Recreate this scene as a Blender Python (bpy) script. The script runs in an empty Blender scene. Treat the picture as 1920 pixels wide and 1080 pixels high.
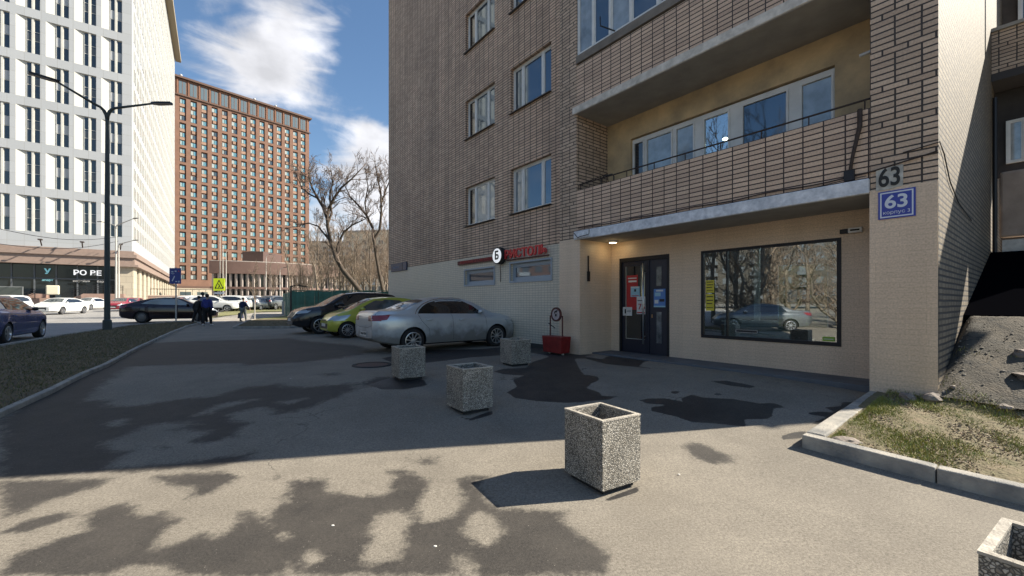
import bpy, bmesh, math, random
import numpy as np
from mathutils import Vector, Matrix
from mathutils.bvhtree import BVHTree
R = math.radians
random.seed(7)
SC = bpy.context.scene
COL = SC.collection

# ---------------------------------------------------------------- camera, sky, sun, exposure
F = 792.0; HZ = 567.0; H = 1.5                    # focal length in px of the 1920 px photo, horizon row, eye height
cam_d = bpy.data.cameras.new('camera'); cam = bpy.data.objects.new('camera', cam_d); COL.objects.link(cam)
cam.location = (0, 0, H); cam.rotation_euler = (R(90), 0, 0)
cam_d.sensor_width = 36; cam_d.lens = F/1920*36; cam_d.shift_y = (HZ-540)/1920
cam_d.clip_start = 0.05; cam_d.clip_end = 6000
SC.camera = cam
SUN_EL, SUN_AZ = 36.0, 80.0                        # elevation; azimuth from +Y towards +X
w = bpy.data.worlds.new('World'); SC.world = w; w.use_nodes = True
nt = w.node_tree; N = nt.nodes; Lk = nt.links
for n in list(N): N.remove(n)
wo = N.new('ShaderNodeOutputWorld'); bg = N.new('ShaderNodeBackground'); bg.inputs[1].default_value = 0.070
sky = N.new('ShaderNodeTexSky'); sky.sky_type = 'NISHITA'; sky.sun_disc = False
sky.sun_elevation = R(SUN_EL); sky.sun_rotation = R(SUN_AZ); sky.air_density = 1.15; sky.dust_density = 0.3; sky.ozone_density = 3.0
tc = N.new('ShaderNodeTexCoord')
def wn(op, a, b=None, c=None):
    n = N.new('ShaderNodeMath'); n.operation = op
    for i, v in enumerate((a, b, c)):
        if v is None: continue
        if isinstance(v, (int, float)): n.inputs[i].default_value = v
        else: Lk.new(v, n.inputs[i])
    return n.outputs[0]
mp = N.new('ShaderNodeMapping'); Lk.new(tc.outputs['Generated'], mp.inputs[0]); mp.inputs['Scale'].default_value = (1, 1, 1.7); mp.inputs['Rotation'].default_value = (0, R(-12), 0)
nz = N.new('ShaderNodeTexNoise'); Lk.new(mp.outputs[0], nz.inputs[0]); nz.inputs['Scale'].default_value = 3.6; nz.inputs['Detail'].default_value = 9; nz.inputs['Roughness'].default_value = 0.6; nz.inputs['Distortion'].default_value = 0.5
def cdir(px, py):
    v = Vector(((px-960)/F, 1, (HZ-py)/F)); v.normalize(); return v
tot = None
for px, py, r, amp in [(420, 105, 5, .22), (505, 100, 6, .26), (575, 30, 4, .2), (385, 80, 3.5, .1), (540, 140, 4, .12), (655, 225, 2.5, .08), (650, 400, 9, .34), (725, 330, 5, .28), (600, 185, 4, -.05), (650, 290, 4, -.02), (690, 210, 4, -.04), (400, 20, 5, -.2), (690, 40, 5, -.05), (700, 160, 4, -.08), (620, 140, 3, -.05), (450, 215, 3.5, -.06), (340, 60, 4, -.12)]:
    vm = N.new('ShaderNodeVectorMath'); vm.operation = 'DOT_PRODUCT'
    nn = N.new('ShaderNodeVectorMath'); nn.operation = 'NORMALIZE'; Lk.new(tc.outputs['Generated'], nn.inputs[0])
    Lk.new(nn.outputs[0], vm.inputs[0]); vm.inputs[1].default_value = cdir(px, py)
    mr = N.new('ShaderNodeMapRange'); mr.interpolation_type = 'SMOOTHSTEP'; Lk.new(vm.outputs['Value'], mr.inputs[0])
    mr.inputs[1].default_value = math.cos(R(r*1.6)); mr.inputs[2].default_value = 1.0; mr.inputs[3].default_value = 0; mr.inputs[4].default_value = amp
    tot = mr.outputs[0] if tot is None else wn('ADD', tot, mr.outputs[0])
mp2 = N.new('ShaderNodeMapping'); Lk.new(tc.outputs['Generated'], mp2.inputs[0]); mp2.inputs['Scale'].default_value = (2.2, 2.2, 9); mp2.inputs['Rotation'].default_value = (0, R(24), 0)
nzw = N.new('ShaderNodeTexNoise'); Lk.new(mp2.outputs[0], nzw.inputs[0]); nzw.inputs['Scale'].default_value = 2.6; nzw.inputs['Detail'].default_value = 8; nzw.inputs['Distortion'].default_value = .8
dens = wn('ADD', wn('ADD', nz.outputs[0], tot), wn('MULTIPLY', wn('SUBTRACT', nzw.outputs[0], .45), .8))
cr = N.new('ShaderNodeMapRange'); cr.interpolation_type = 'SMOOTHSTEP'; Lk.new(dens, cr.inputs[0])
cr.inputs[1].default_value = .60; cr.inputs[2].default_value = 1.02; cr.inputs[3].default_value = 0; cr.inputs[4].default_value = .95
nz2 = N.new('ShaderNodeTexNoise'); Lk.new(mp.outputs[0], nz2.inputs[0]); nz2.inputs['Scale'].default_value = 9; nz2.inputs['Detail'].default_value = 6
ccol = N.new('ShaderNodeMapRange'); Lk.new(nz2.outputs[0], ccol.inputs[0]); ccol.inputs[1].default_value = .35; ccol.inputs[2].default_value = .7; ccol.inputs[3].default_value = 4.6; ccol.inputs[4].default_value = 7.4
comb = N.new('ShaderNodeCombineColor'); Lk.new(ccol.outputs[0], comb.inputs[0]); Lk.new(ccol.outputs[0], comb.inputs[1]); Lk.new(wn('MULTIPLY', ccol.outputs[0], 1.04), comb.inputs[2])
mx = N.new('ShaderNodeMix'); mx.data_type = 'RGBA'; Lk.new(cr.outputs[0], mx.inputs[0]); hsv = N.new('ShaderNodeHueSaturation'); hsv.inputs['Saturation'].default_value = 1.06; Lk.new(sky.outputs[0], hsv.inputs['Color']); Lk.new(hsv.outputs[0], mx.inputs[6]); Lk.new(comb.outputs[0], mx.inputs[7])
Lk.new(mx.outputs[2], bg.inputs[0]); Lk.new(bg.outputs[0], wo.inputs[0])
sd = bpy.data.lights.new('sun', 'SUN'); sd.energy = 5.0; sd.angle = R(.5); sd.color = (1, .92, .78)
sun = bpy.data.objects.new('sun', sd); COL.objects.link(sun)
sv = Vector((math.sin(R(SUN_AZ))*math.cos(R(SUN_EL)), math.cos(R(SUN_AZ))*math.cos(R(SUN_EL)), math.sin(R(SUN_EL))))
sun.rotation_euler = (-sv).to_track_quat('-Z', 'Y').to_euler()
SC.view_settings.view_transform = 'Standard'; SC.view_settings.look = 'None'; SC.view_settings.gamma = 1; SC.view_settings.use_curve_mapping = False
SC.view_settings.exposure = 1.18
SC.cycles.max_bounces = 6; SC.cycles.diffuse_bounces = 3; SC.cycles.glossy_bounces = 4; SC.cycles.transparent_max_bounces = 10
SC.cycles.use_denoising = True; SC.cycles.sample_clamp_indirect = 6

# ---------------------------------------------------------------- coordinates
n_ = math.hypot(615, 792)
LX = Vector((615/n_, -792/n_, 0)); LY = Vector((792/n_, 615/n_, 0)); ANG = math.atan2(LX.y, LX.x)
def W(s, b, z=0): v = LX*s + LY*b; return Vector((v.x, v.y, z))
def sm(t): t = min(1, max(0, t)); return t*t*(3-2*t)
def gz(x, y): return .25*sm((y-3)/4.6) + max(0, min(y, 90)-20)*.0125
def gzn(x, y):
    t = np.clip((y-3)/4.6, 0, 1); return .25*t*t*(3-2*t) + np.clip(np.minimum(y, 90)-20, 0, None)*.0125
def G(px, py, dz=0):                               # photo pixel -> point on the ground
    Y = 10.
    for _ in range(60):
        Y = .5*Y + .5*F*(H-gz(0, Y)-dz)/(py-HZ)
    X = (px-960)/F*Y
    return Vector((X, Y, gz(X, Y)+dz))
def P(px, py, Y): return Vector(((px-960)/F*Y, Y, H+(HZ-py)/F*Y))

# ---------------------------------------------------------------- materials
def mat(name, col=(.5, .5, .5), rough=.7, metal=0, spec=.5, bump=0, bscale=30, var=0, vscale=3, emis=None, est=1, coat=0, ior=None, coords='Object', dark=None):
    m = bpy.data.materials.new(name); m.use_nodes = True; t = m.node_tree; p = t.nodes['Principled BSDF']
    p.inputs['Base Color'].default_value = (*col, 1); p.inputs['Roughness'].default_value = rough; p.inputs['Metallic'].default_value = metal
    p.inputs['Specular IOR Level'].default_value = spec; p.inputs['Coat Weight'].default_value = coat; p.inputs['Coat Roughness'].default_value = .04
    if ior: p.inputs['IOR'].default_value = ior
    if emis: p.inputs['Emission Color'].default_value = (*emis, 1); p.inputs['Emission Strength'].default_value = est
    tcn = t.nodes.new('ShaderNodeTexCoord'); co = tcn.outputs[coords]
    if var:
        nn = t.nodes.new('ShaderNodeTexNoise'); nn.inputs['Scale'].default_value = vscale; nn.inputs['Detail'].default_value = 6; nn.inputs['Roughness'].default_value = .6
        t.links.new(co, nn.inputs[0])
        r = t.nodes.new('ShaderNodeMapRange'); t.links.new(nn.outputs[0], r.inputs[0]); r.inputs[1].default_value = .3; r.inputs[2].default_value = .7
        mx = t.nodes.new('ShaderNodeMix'); mx.data_type = 'RGBA'; t.links.new(r.outputs[0], mx.inputs[0])
        d = dark or tuple(c*(1-var) for c in col)
        mx.inputs[6].default_value = (*d, 1); mx.inputs[7].default_value = (*[min(1, c*(1+var*.5)) for c in col], 1)
        t.links.new(mx.outputs[2], p.inputs['Base Color'])
    if bump:
        nb = t.nodes.new('ShaderNodeTexNoise'); nb.inputs['Scale'].default_value = bscale; nb.inputs['Detail'].default_value = 8; t.links.new(co, nb.inputs[0])
        b = t.nodes.new('ShaderNodeBump'); b.inputs['Strength'].default_value = bump; b.inputs['Distance'].default_value = .02
        t.links.new(nb.outputs[0], b.inputs['Height']); t.links.new(b.outputs[0], p.inputs['Normal'])
    return m
def brick_mat(name, c1, c2, mortar, bw, rh, mw, offset=0, freq=2, bump=.4, stain=.25, squash=1, sqf=2, dirt=(.12, .10, .09), rough=.75, streak=0):
    m = bpy.data.materials.new(name); m.use_nodes = True; t = m.node_tree; p = t.nodes['Principled BSDF']; p.inputs['Roughness'].default_value = rough
    uv = t.nodes.new('ShaderNodeUVMap'); br = t.nodes.new('ShaderNodeTexBrick'); 
    dn = t.nodes.new('ShaderNodeTexNoise'); dn.inputs['Scale'].default_value = 1.1; dn.inputs['Detail'].default_value = 4; t.links.new(uv.outputs[0], dn.inputs[0])
    ds = t.nodes.new('ShaderNodeVectorMath'); ds.operation = 'MULTIPLY_ADD'; t.links.new(dn.outputs['Color'], ds.inputs[0]); ds.inputs[1].default_value = (.02, .012, 0); t.links.new(uv.outputs[0], ds.inputs[2])
    t.links.new(ds.outputs[0], br.inputs['Vector'])
    br.offset = offset; br.offset_frequency = freq; br.squash = squash; br.squash_frequency = sqf
    br.inputs['Color1'].default_value = (*c1, 1); br.inputs['Color2'].default_value = (*c2, 1); br.inputs['Mortar'].default_value = (*mortar, 1)
    br.inputs['Scale'].default_value = 1; br.inputs['Mortar Size'].default_value = mw; br.inputs['Mortar Smooth'].default_value = .15
    br.inputs['Brick Width'].default_value = bw; br.inputs['Row Height'].default_value = rh; br.inputs['Bias'].default_value = -.1
    n1 = t.nodes.new('ShaderNodeTexNoise'); n1.inputs['Scale'].default_value = .55; n1.inputs['Detail'].default_value = 9; n1.inputs['Roughness'].default_value = .65; t.links.new(uv.outputs[0], n1.inputs[0])
    r = t.nodes.new('ShaderNodeMapRange'); t.links.new(n1.outputs[0], r.inputs[0]); r.inputs[1].default_value = .45; r.inputs[2].default_value = .75; r.inputs[4].default_value = stain
    mx = t.nodes.new('ShaderNodeMix'); mx.data_type = 'RGBA'; t.links.new(r.outputs[0], mx.inputs[0]); t.links.new(br.outputs[0], mx.inputs[6]); mx.inputs[7].default_value = (*dirt, 1)
    n2 = t.nodes.new('ShaderNodeTexNoise'); n2.inputs['Scale'].default_value = 45; n2.inputs['Detail'].default_value = 5; t.links.new(uv.outputs[0], n2.inputs[0])
    hs = t.nodes.new('ShaderNodeHueSaturation'); t.links.new(mx.outputs[2], hs.inputs['Color'])
    r2 = t.nodes.new('ShaderNodeMapRange'); t.links.new(n2.outputs[0], r2.inputs[0]); r2.inputs[1].default_value = .3; r2.inputs[2].default_value = .7; r2.inputs[3].default_value = .82; r2.inputs[4].default_value = 1.16
    out = r2.outputs[0]
    if streak:
        mpn = t.nodes.new('ShaderNodeMapping'); t.links.new(uv.outputs[0], mpn.inputs[0]); mpn.inputs['Scale'].default_value = (2.2, .16, 1)
        n3 = t.nodes.new('ShaderNodeTexNoise'); n3.inputs['Scale'].default_value = 1; n3.inputs['Detail'].default_value = 5; t.links.new(mpn.outputs[0], n3.inputs[0])
        r3 = t.nodes.new('ShaderNodeMapRange'); t.links.new(n3.outputs[0], r3.inputs[0]); r3.inputs[1].default_value = .35; r3.inputs[2].default_value = .7; r3.inputs[3].default_value = 1.06; r3.inputs[4].default_value = 1-streak
        mm = t.nodes.new('ShaderNodeMath'); mm.operation = 'MULTIPLY'; t.links.new(out, mm.inputs[0]); t.links.new(r3.outputs[0], mm.inputs[1]); out = mm.outputs[0]
    t.links.new(out, hs.inputs['Value']); t.links.new(hs.outputs[0], p.inputs['Base Color'])
    inv = t.nodes.new('ShaderNodeMath'); inv.operation = 'SUBTRACT'; inv.inputs[0].default_value = 1; t.links.new(br.outputs['Fac'], inv.inputs[1])
    ad = t.nodes.new('ShaderNodeMath'); ad.operation = 'MULTIPLY_ADD'; t.links.new(n2.outputs[0], ad.inputs[0]); ad.inputs[1].default_value = .35; t.links.new(inv.outputs[0], ad.inputs[2])
    b = t.nodes.new('ShaderNodeBump'); b.inputs['Strength'].default_value = bump; b.inputs['Distance'].default_value = .012; t.links.new(ad.outputs[0], b.inputs['Height']); t.links.new(b.outputs[0], p.inputs['Normal'])
    return m
M = {}
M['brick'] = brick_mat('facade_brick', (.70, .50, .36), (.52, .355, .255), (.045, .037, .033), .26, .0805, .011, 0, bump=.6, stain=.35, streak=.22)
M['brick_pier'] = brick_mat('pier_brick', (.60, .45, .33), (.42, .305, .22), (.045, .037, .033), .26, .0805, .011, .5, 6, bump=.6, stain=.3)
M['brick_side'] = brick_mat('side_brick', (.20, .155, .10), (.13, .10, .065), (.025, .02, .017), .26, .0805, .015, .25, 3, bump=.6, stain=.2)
M['brick_parapet'] = brick_mat('parapet_brick', (.68, .495, .36), (.50, .355, .26), (.045, .03, .028), .262, .0805, .010, 0, bump=.6, stain=.25)
M['tile_l'] = brick_mat('small_wall_tile', (.62, .56, .45), (.56, .51, .41), (.33, .30, .25), .125, .068, .006, 0, bump=.25, stain=.12, dirt=(.26, .23, .19), rough=.45)
M['tile_r'] = brick_mat('long_wall_tile', (.68, .525, .385), (.645, .495, .36), (.55, .42, .30), .50, .068, .0028, .5, 5, bump=.12, stain=.22, streak=.10, dirt=(.40, .31, .23), rough=.4)
M['plaster'] = mat('ochre_plaster', (.56, .41, .23), .9, var=.35, vscale=1.3, bump=.3, bscale=14, dark=(.27, .22, .15))
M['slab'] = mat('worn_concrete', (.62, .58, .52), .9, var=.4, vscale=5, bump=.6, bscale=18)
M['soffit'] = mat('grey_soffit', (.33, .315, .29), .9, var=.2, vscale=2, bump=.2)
M['slab_white'] = mat('flaking_white_paint', (.70, .72, .76), .7, var=.25, vscale=9, bump=.5, bscale=25, dark=(.42, .45, .5))
M['frame'] = mat('white_plastic', (.66, .66, .64), .4, var=.12, vscale=4)
M['metal_dark'] = mat('dark_metal', (.03, .03, .033), .45, .6)
M['iron'] = mat('rusty_iron', (.05, .035, .03), .7, .3, var=.4, vscale=20)
M['sill'] = mat('tin_sill', (.10, .09, .085), .5, .4)
M['black'] = mat('black_rubber', (.012, .012, .013), .75)
M['granite_step'] = mat('grey_screed', (.11, .12, .135), .7, var=.3, vscale=2.5, bump=.25, bscale=50)
M['glass'] = mat('window_glass', (.10, .14, .18), .03, .55, spec=.9)
M['glass_dark'] = mat('dark_glass', (.014, .017, .02), .04, 0, spec=.9, ior=1.55)
M['curtain_glass'] = mat('curtained_glass', (.30, .34, .36), .04, .15, spec=.9, var=.45, vscale=2.4)
M['ply'] = mat('pink_plaster', (.40, .30, .235), .85, var=.25, vscale=2.5, bump=.25)
M['shade_black'] = mat('balcony_shade_black', (.003, .003, .004), 1, spec=0)  # flat black without gloss: balcony shadow put into the colour
def clear_glass(name, fac=.5, tint=(.75, .85, .85)):
    m = bpy.data.materials.new(name); m.use_nodes = True; t = m.node_tree
    for n in list(t.nodes): t.nodes.remove(n)
    o = t.nodes.new('ShaderNodeOutputMaterial'); a = t.nodes.new('ShaderNodeBsdfTransparent'); g = t.nodes.new('ShaderNodeBsdfGlossy'); x = t.nodes.new('ShaderNodeMixShader')
    a.inputs[0].default_value = (*tint, 1); g.inputs['Roughness'].default_value = .012; g.inputs[0].default_value = (.95, .97, 1, 1); x.inputs[0].default_value = fac
    t.links.new(a.outputs[0], x.inputs[1]); t.links.new(g.outputs[0], x.inputs[2]); t.links.new(x.outputs[0], o.inputs[0]); return m
M['clear'] = clear_glass('shop_glass', .32)

# ---------------------------------------------------------------- objects
def prop(o, label=None, cat=None, group=None, kind=None):
    if label: o['label'] = label
    if cat: o['category'] = cat
    if group: o['group'] = group
    if kind: o['kind'] = kind
    return o
def thing(name, label, cat, loc=(0, 0, 0), rot=0, group=None):
    o = bpy.data.objects.new(name, None); COL.objects.link(o); o.location = loc; o.rotation_euler = (0, 0, rot); o.empty_display_size = .2
    return prop(o, label, cat, group)
def copy_tree(o, parent=None):
    c = o.copy(); COL.objects.link(c)
    if parent is not None: c.parent = parent
    for ch in o.children: copy_tree(ch, c)
    return c
class MB:
    def __init__(s): s.v = []; s.f = []; s.m = []; s.mi = 0; s.off = Vector((0, 0, 0))
    def add(s, vs, fs):
        b = len(s.v); s.v += [tuple(v) for v in vs]; s.f += [tuple(b+i for i in f) for f in fs]; s.m += [s.mi]*len(fs); return s
    def box(s, x0, x1, y0, y1, z0, z1):
        return s.add([(x0, y0, z0), (x1, y0, z0), (x1, y1, z0), (x0, y1, z0), (x0, y0, z1), (x1, y0, z1), (x1, y1, z1), (x0, y1, z1)],
                     [(0, 3, 2, 1), (4, 5, 6, 7), (0, 1, 5, 4), (1, 2, 6, 5), (2, 3, 7, 6), (3, 0, 4, 7)])
    def quad(s, *p): return s.add(p, [tuple(range(len(p)))])
    def prism(s, poly, z0, z1):                    # poly in xy, counter-clockwise
        n = len(poly); vs = [(x, y, z0) for x, y in poly]+[(x, y, z1) for x, y in poly]
        return s.add(vs, [tuple(range(n))[::-1], tuple(range(n, 2*n))]+[(i, (i+1) % n, n+(i+1) % n, n+i) for i in range(n)])
    def prism_y(s, poly, y0, y1):                  # poly in xz
        n = len(poly); vs = [(x, y0, z) for x, z in poly]+[(x, y1, z) for x, z in poly]
        return s.add(vs, [tuple(range(n)), tuple(range(n, 2*n))[::-1]]+[((i+1) % n, i, n+i, n+(i+1) % n) for i in range(n)])
    def tube(s, pts, r, n=8, cap=True):
        pts = [Vector(p) for p in pts]; rs = r if isinstance(r, (list, tuple)) else [r]*len(pts); b = len(s.v); up = None
        for i, p in enumerate(pts):
            d = (pts[min(i+1, len(pts)-1)]-pts[max(i-1, 0)]).normalized()
            if up is None: up = Vector((0, 0, 1)) if abs(d.z) < .9 else Vector((1, 0, 0))
            a = d.cross(up).normalized(); c = a.cross(d).normalized(); up = c
            for k in range(n):
                t = 2*math.pi*k/n; s.v.append(tuple(p+(a*math.cos(t)+c*math.sin(t))*rs[i]))
        for i in range(len(pts)-1):
            for k in range(n): s.f.append((b+i*n+k, b+i*n+(k+1) % n, b+(i+1)*n+(k+1) % n, b+(i+1)*n+k)); s.m.append(s.mi)
        if cap:
            s.f.append(tuple(b+k for k in range(n))[::-1]); s.f.append(tuple(b+(len(pts)-1)*n+k for k in range(n))); s.m += [s.mi]*2
        return s
    def lathe(s, prof, n=24, axis='z', c=(0, 0, 0)):   # prof (r, h)
        b = len(s.v)
        for r, h in prof:
            for k in range(n):
                t = 2*math.pi*k/n; x, y = r*math.cos(t), r*math.sin(t)
                p = (x, y, h) if axis == 'z' else ((x, h, y) if axis == 'y' else (h, x, y))
                s.v.append((p[0]+c[0], p[1]+c[1], p[2]+c[2]))
        for i in range(len(prof)-1):
            for k in range(n): s.f.append((b+i*n+k, b+i*n+(k+1) % n, b+(i+1)*n+(k+1) % n, b+(i+1)*n+k)); s.m.append(s.mi)
        return s
    def ball(s, c, r, n=10, sz=1):
        return s.lathe([(r*math.sin(math.pi*i/n)+1e-5, -r*sz*math.cos(math.pi*i/n)) for i in range(n+1)], n*2, 'z', c)
    def build(s, name, mats, parent=None, off=(0, 0, 0), smooth=False, sharp=None, bevel=0, recalc=False):
        me = bpy.data.meshes.new(name); ov = Vector(off)
        me.from_pydata([(v[0]-ov.x, v[1]-ov.y, v[2]-ov.z) for v in s.v], [], s.f)
        if not isinstance(mats, (list, tuple)): mats = [mats]
        for m in mats: me.materials.append(m)
        if len(mats) > 1: me.polygons.foreach_set('material_index', s.m)
        me.update(); uv = me.uv_layers.new(name='UVMap'); sv_ = s.v
        data = np.zeros(len(me.loops)*2)
        for p in me.polygons:
            nx, ny, nz_ = abs(p.normal.x), abs(p.normal.y), abs(p.normal.z)
            for li in p.loop_indices:
                v = sv_[me.loops[li].vertex_index]
                if nz_ >= nx and nz_ >= ny: a, b = v[0], v[1]
                elif ny >= nx: a, b = v[0], v[2]
                else: a, b = v[1], v[2]
                data[2*li] = a; data[2*li+1] = b
        uv.data.foreach_set('uv', data)
        if recalc or bevel:
            bm = bmesh.new(); bm.from_mesh(me)
            if bevel:
                bmesh.ops.remove_doubles(bm, verts=bm.verts, dist=1e-5)
                bmesh.ops.bevel(bm, geom=[e for e in bm.edges if e.calc_face_angle(0) > .6], offset=bevel, segments=2, affect='EDGES', profile=.5)
            if recalc: bmesh.ops.recalc_face_normals(bm, faces=bm.faces)
            bm.to_mesh(me); bm.free()
        if smooth:
            me.shade_smooth()
            if sharp: me.set_sharp_from_angle(angle=R(sharp))
        o = bpy.data.objects.new(name, me); COL.objects.link(o)
        if parent is not None: o.parent = parent
        return o
def text_part(txt, size, name, m, parent, loc, rot=(R(90), 0, 0), extrude=.004, sx=1, align='CENTER', offset=0):
    cu = bpy.data.curves.new(name, 'FONT'); cu.body = txt; cu.size = size; cu.extrude = extrude; cu.align_x = align; cu.align_y = 'CENTER'; cu.offset = offset
    o = bpy.data.objects.new('tmp', cu); COL.objects.link(o); dg = bpy.context.evaluated_depsgraph_get(); dg.update()
    me = bpy.data.meshes.new_from_object(o.evaluated_get(dg)); bpy.data.objects.remove(o); bpy.data.curves.remove(cu)
    me.materials.clear(); me.materials.append(m); me.name = name
    q = bpy.data.objects.new(name, me); COL.objects.link(q); q.parent = parent; q.location = loc; q.rotation_euler = rot; q.scale = (sx, 1, 1)
    return q
# ---------------------------------------------------------------- ground
def pixpoly(pts, dz=0): return [tuple(G(*p))[:2] for p in pts]
def z1(pts, x0, y0, k): return [(x0+x/k, y0+y/k) for x, y in pts]
A_ = lambda pts: z1(pts, 0, 600, 2.6667)           # crops of the photograph the outlines were traced in
B_ = lambda pts: z1(pts, 1100, 680, 3.5556)
C_ = lambda pts: z1(pts, 800, 640, 3.84)
D_ = lambda pts: z1(pts, 0, 880, 3.0)
E_ = lambda pts: z1(pts, 500, 840, 3.0)
DAMP = [A_([(640, 125), (900, 108), (1450, 92), (1560, 110), (1800, 130), (1870, 160), (1680, 195), (1500, 212), (1240, 225), (1190, 215), (1000, 218), (650, 235), (560, 290), (500, 330), (430, 410), (520, 400), (560, 432), (690, 430), (850, 400), (1100, 375), (1230, 335), (1390, 318), (1430, 335), (1530, 340), (1740, 318), (1790, 345), (1640, 400), (1480, 460), (1370, 482), (1345, 470), (1400, 458), (1310, 432), (1200, 458), (1150, 470), (1180, 512), (1250, 515), (1100, 600), (1000, 612), (950, 608), (1040, 555), (900, 545), (840, 550), (1000, 520), (950, 505), (730, 520), (690, 550), (640, 565), (560, 600), (495, 625), (560, 652), (690, 650), (600, 680), (520, 750), (300, 775), (0, 795), (0, 510), (220, 350), (400, 240), (520, 165)]),
        A_([(560, 740), (740, 725), (900, 715), (1050, 690), (1280, 655), (1295, 660), (1180, 710), (1050, 735), (800, 748), (560, 765)]),
        A_([(1605, 272), (1680, 266), (1700, 274), (1640, 282)]), A_([(800, 632), (850, 626), (840, 640)]), A_([(1120, 575), (1185, 560), (1170, 585)]),
        A_([(1780, 325), (1880, 290), (1960, 285), (2100, 290), (2120, 320), (2020, 345), (1880, 335)]),
        D_([(0, 65), (640, 50), (560, 85), (420, 130), (260, 180), (160, 230), (0, 285)]),
        D_([(0, 590), (80, 490), (135, 430), (110, 400), (200, 350), (0, 360), (0, 350), (120, 300), (350, 235), (440, 262), (560, 225), (680, 190), (780, 200), (740, 245), (800, 262), (920, 232), (950, 280), (1020, 275), (930, 330), (870, 400), (860, 455), (960, 430), (1080, 385), (1150, 350), (1200, 392), (1270, 350), (1330, 300), (1350, 235), (1440, 240), (1500, 310), (1600, 350), (1560, 390), (1700, 450), (1790, 520), (1750, 600), (1640, 600), (1610, 545), (1600, 600), (1000, 600), (900, 535), (720, 545), (600, 600), (0, 600)]),
        D_([(900, 30), (1080, 18), (1310, 15), (1330, 45), (1180, 130), (1060, 160), (1100, 110), (980, 90), (880, 60)]),
        E_([(90, 265), (150, 180), (330, 185), (350, 250), (480, 265), (660, 265), (740, 240), (695, 205), (720, 150), (680, 140), (690, 120), (760, 125), (920, 175), (890, 270), (850, 340), (890, 425), (1060, 380), (1110, 330), (1110, 250), (1065, 180), (1140, 155), (1270, 160), (1160, 220), (1310, 350), (1500, 345), (1680, 360), (1680, 390), (1630, 400), (1740, 470), (1860, 540), (1920, 620), (1920, 720), (1220, 720), (1180, 660), (1040, 600), (1050, 650), (1110, 720), (560, 720), (160, 720), (120, 660), (0, 640), (0, 400), (40, 350), (140, 300)]),
        E_([(800, 65), (960, 60), (950, 85), (900, 95)]), B_([(640, 545), (760, 540), (980, 620), (960, 660), (840, 675), (720, 620)])]
DRY = [A_([(650, 255), (800, 235), (1100, 217), (1190, 222), (900, 245), (760, 265)]), A_([(690, 320), (900, 265), (960, 285), (830, 318), (760, 330)]), A_([(880, 315), (1050, 275), (1300, 262), (1230, 285), (1000, 300)]),
       A_([(520, 520), (600, 500), (640, 520), (560, 535)]), A_([(980, 475), (1100, 420), (1290, 395), (1100, 440), (1050, 465)]), A_([(1390, 410), (1510, 395), (1450, 420)]),
       D_([(85, 495), (135, 450), (110, 405), (210, 330), (430, 260), (520, 258), (470, 345), (330, 390), (210, 440)]),
       E_([(560, 480), (620, 380), (770, 362), (840, 415), (770, 480), (790, 540), (740, 625), (620, 650), (525, 635), (600, 500)]),
       E_([(1110, 430), (1170, 350), (1260, 380), (1340, 480), (1260, 545), (1170, 535), (1110, 480)]),
       E_([(1035, 600), (1120, 610), (1215, 720), (1110, 720), (1060, 660)]), E_([(210, 600), (250, 570), (300, 620), (260, 650)]), E_([(50, 490), (90, 478), (130, 500), (80, 512)]), E_([(110, 640), (160, 720), (105, 720)])]
SOAK = [C_([(480, 215), (560, 195), (720, 190), (760, 150), (860, 120), (940, 85), (1060, 90), (1070, 140), (1100, 200), (1130, 240), (1230, 255), (1240, 280), (1180, 305), (1150, 335), (1240, 365), (1260, 385), (1180, 400), (1130, 435), (990, 440), (800, 428), (640, 405), (575, 365), (650, 325), (620, 275), (700, 245), (560, 235)]),
        C_([(860, 85), (1060, 85), (1140, 110), (1260, 130), (1330, 95), (1400, 75), (1740, 110), (1560, 150), (1530, 180), (1680, 205), (1500, 185), (1290, 165), (1140, 125), (980, 125)]),
        C_([(1110, 400), (1180, 390), (1380, 395), (1300, 420), (1130, 430)]),
        B_([(345, 250), (420, 240), (520, 240), (640, 262), (630, 240), (700, 215), (780, 235), (980, 245), (1150, 275), (1240, 272), (1335, 300), (1240, 310), (1240, 360), (1200, 380), (1050, 380), (1065, 428), (900, 410), (700, 395), (600, 360), (430, 320), (430, 295), (560, 285), (400, 272)]),
        B_([(550, 205), (570, 188), (635, 195), (600, 210)]), B_([(820, 125), (930, 120), (1140, 160), (1090, 170), (960, 155)]), B_([(840, 212), (880, 205), (900, 215), (870, 222)]),
        B_([(1465, 338), (1560, 328), (1660, 335), (1590, 300), (1700, 290), (1700, 262), (1860, 262), (1640, 400), (1560, 420), (1500, 410), (1600, 365), (1500, 350)]),
        B_([(1300, 490), (1380, 465), (1470, 460), (1430, 505), (1310, 515)]),
        [(660, 683), (690, 679), (722, 681), (728, 685), (700, 689), (670, 688)],
        [(715, 672), (800, 655), (900, 655), (960, 650), (985, 648), (960, 665), (880, 670), (800, 680), (740, 682)],
        [(690, 722), (735, 708), (795, 712), (802, 722), (765, 730), (715, 731)], [(835, 772), (880, 785), (922, 770), (925, 776), (882, 790)], [(1085, 925), (1130, 938), (1200, 910), (1196, 922), (1140, 940)],
        [(965, 640), (1035, 655), (1085, 664), (1120, 668), (1030, 668), (960, 655)]]
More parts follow.
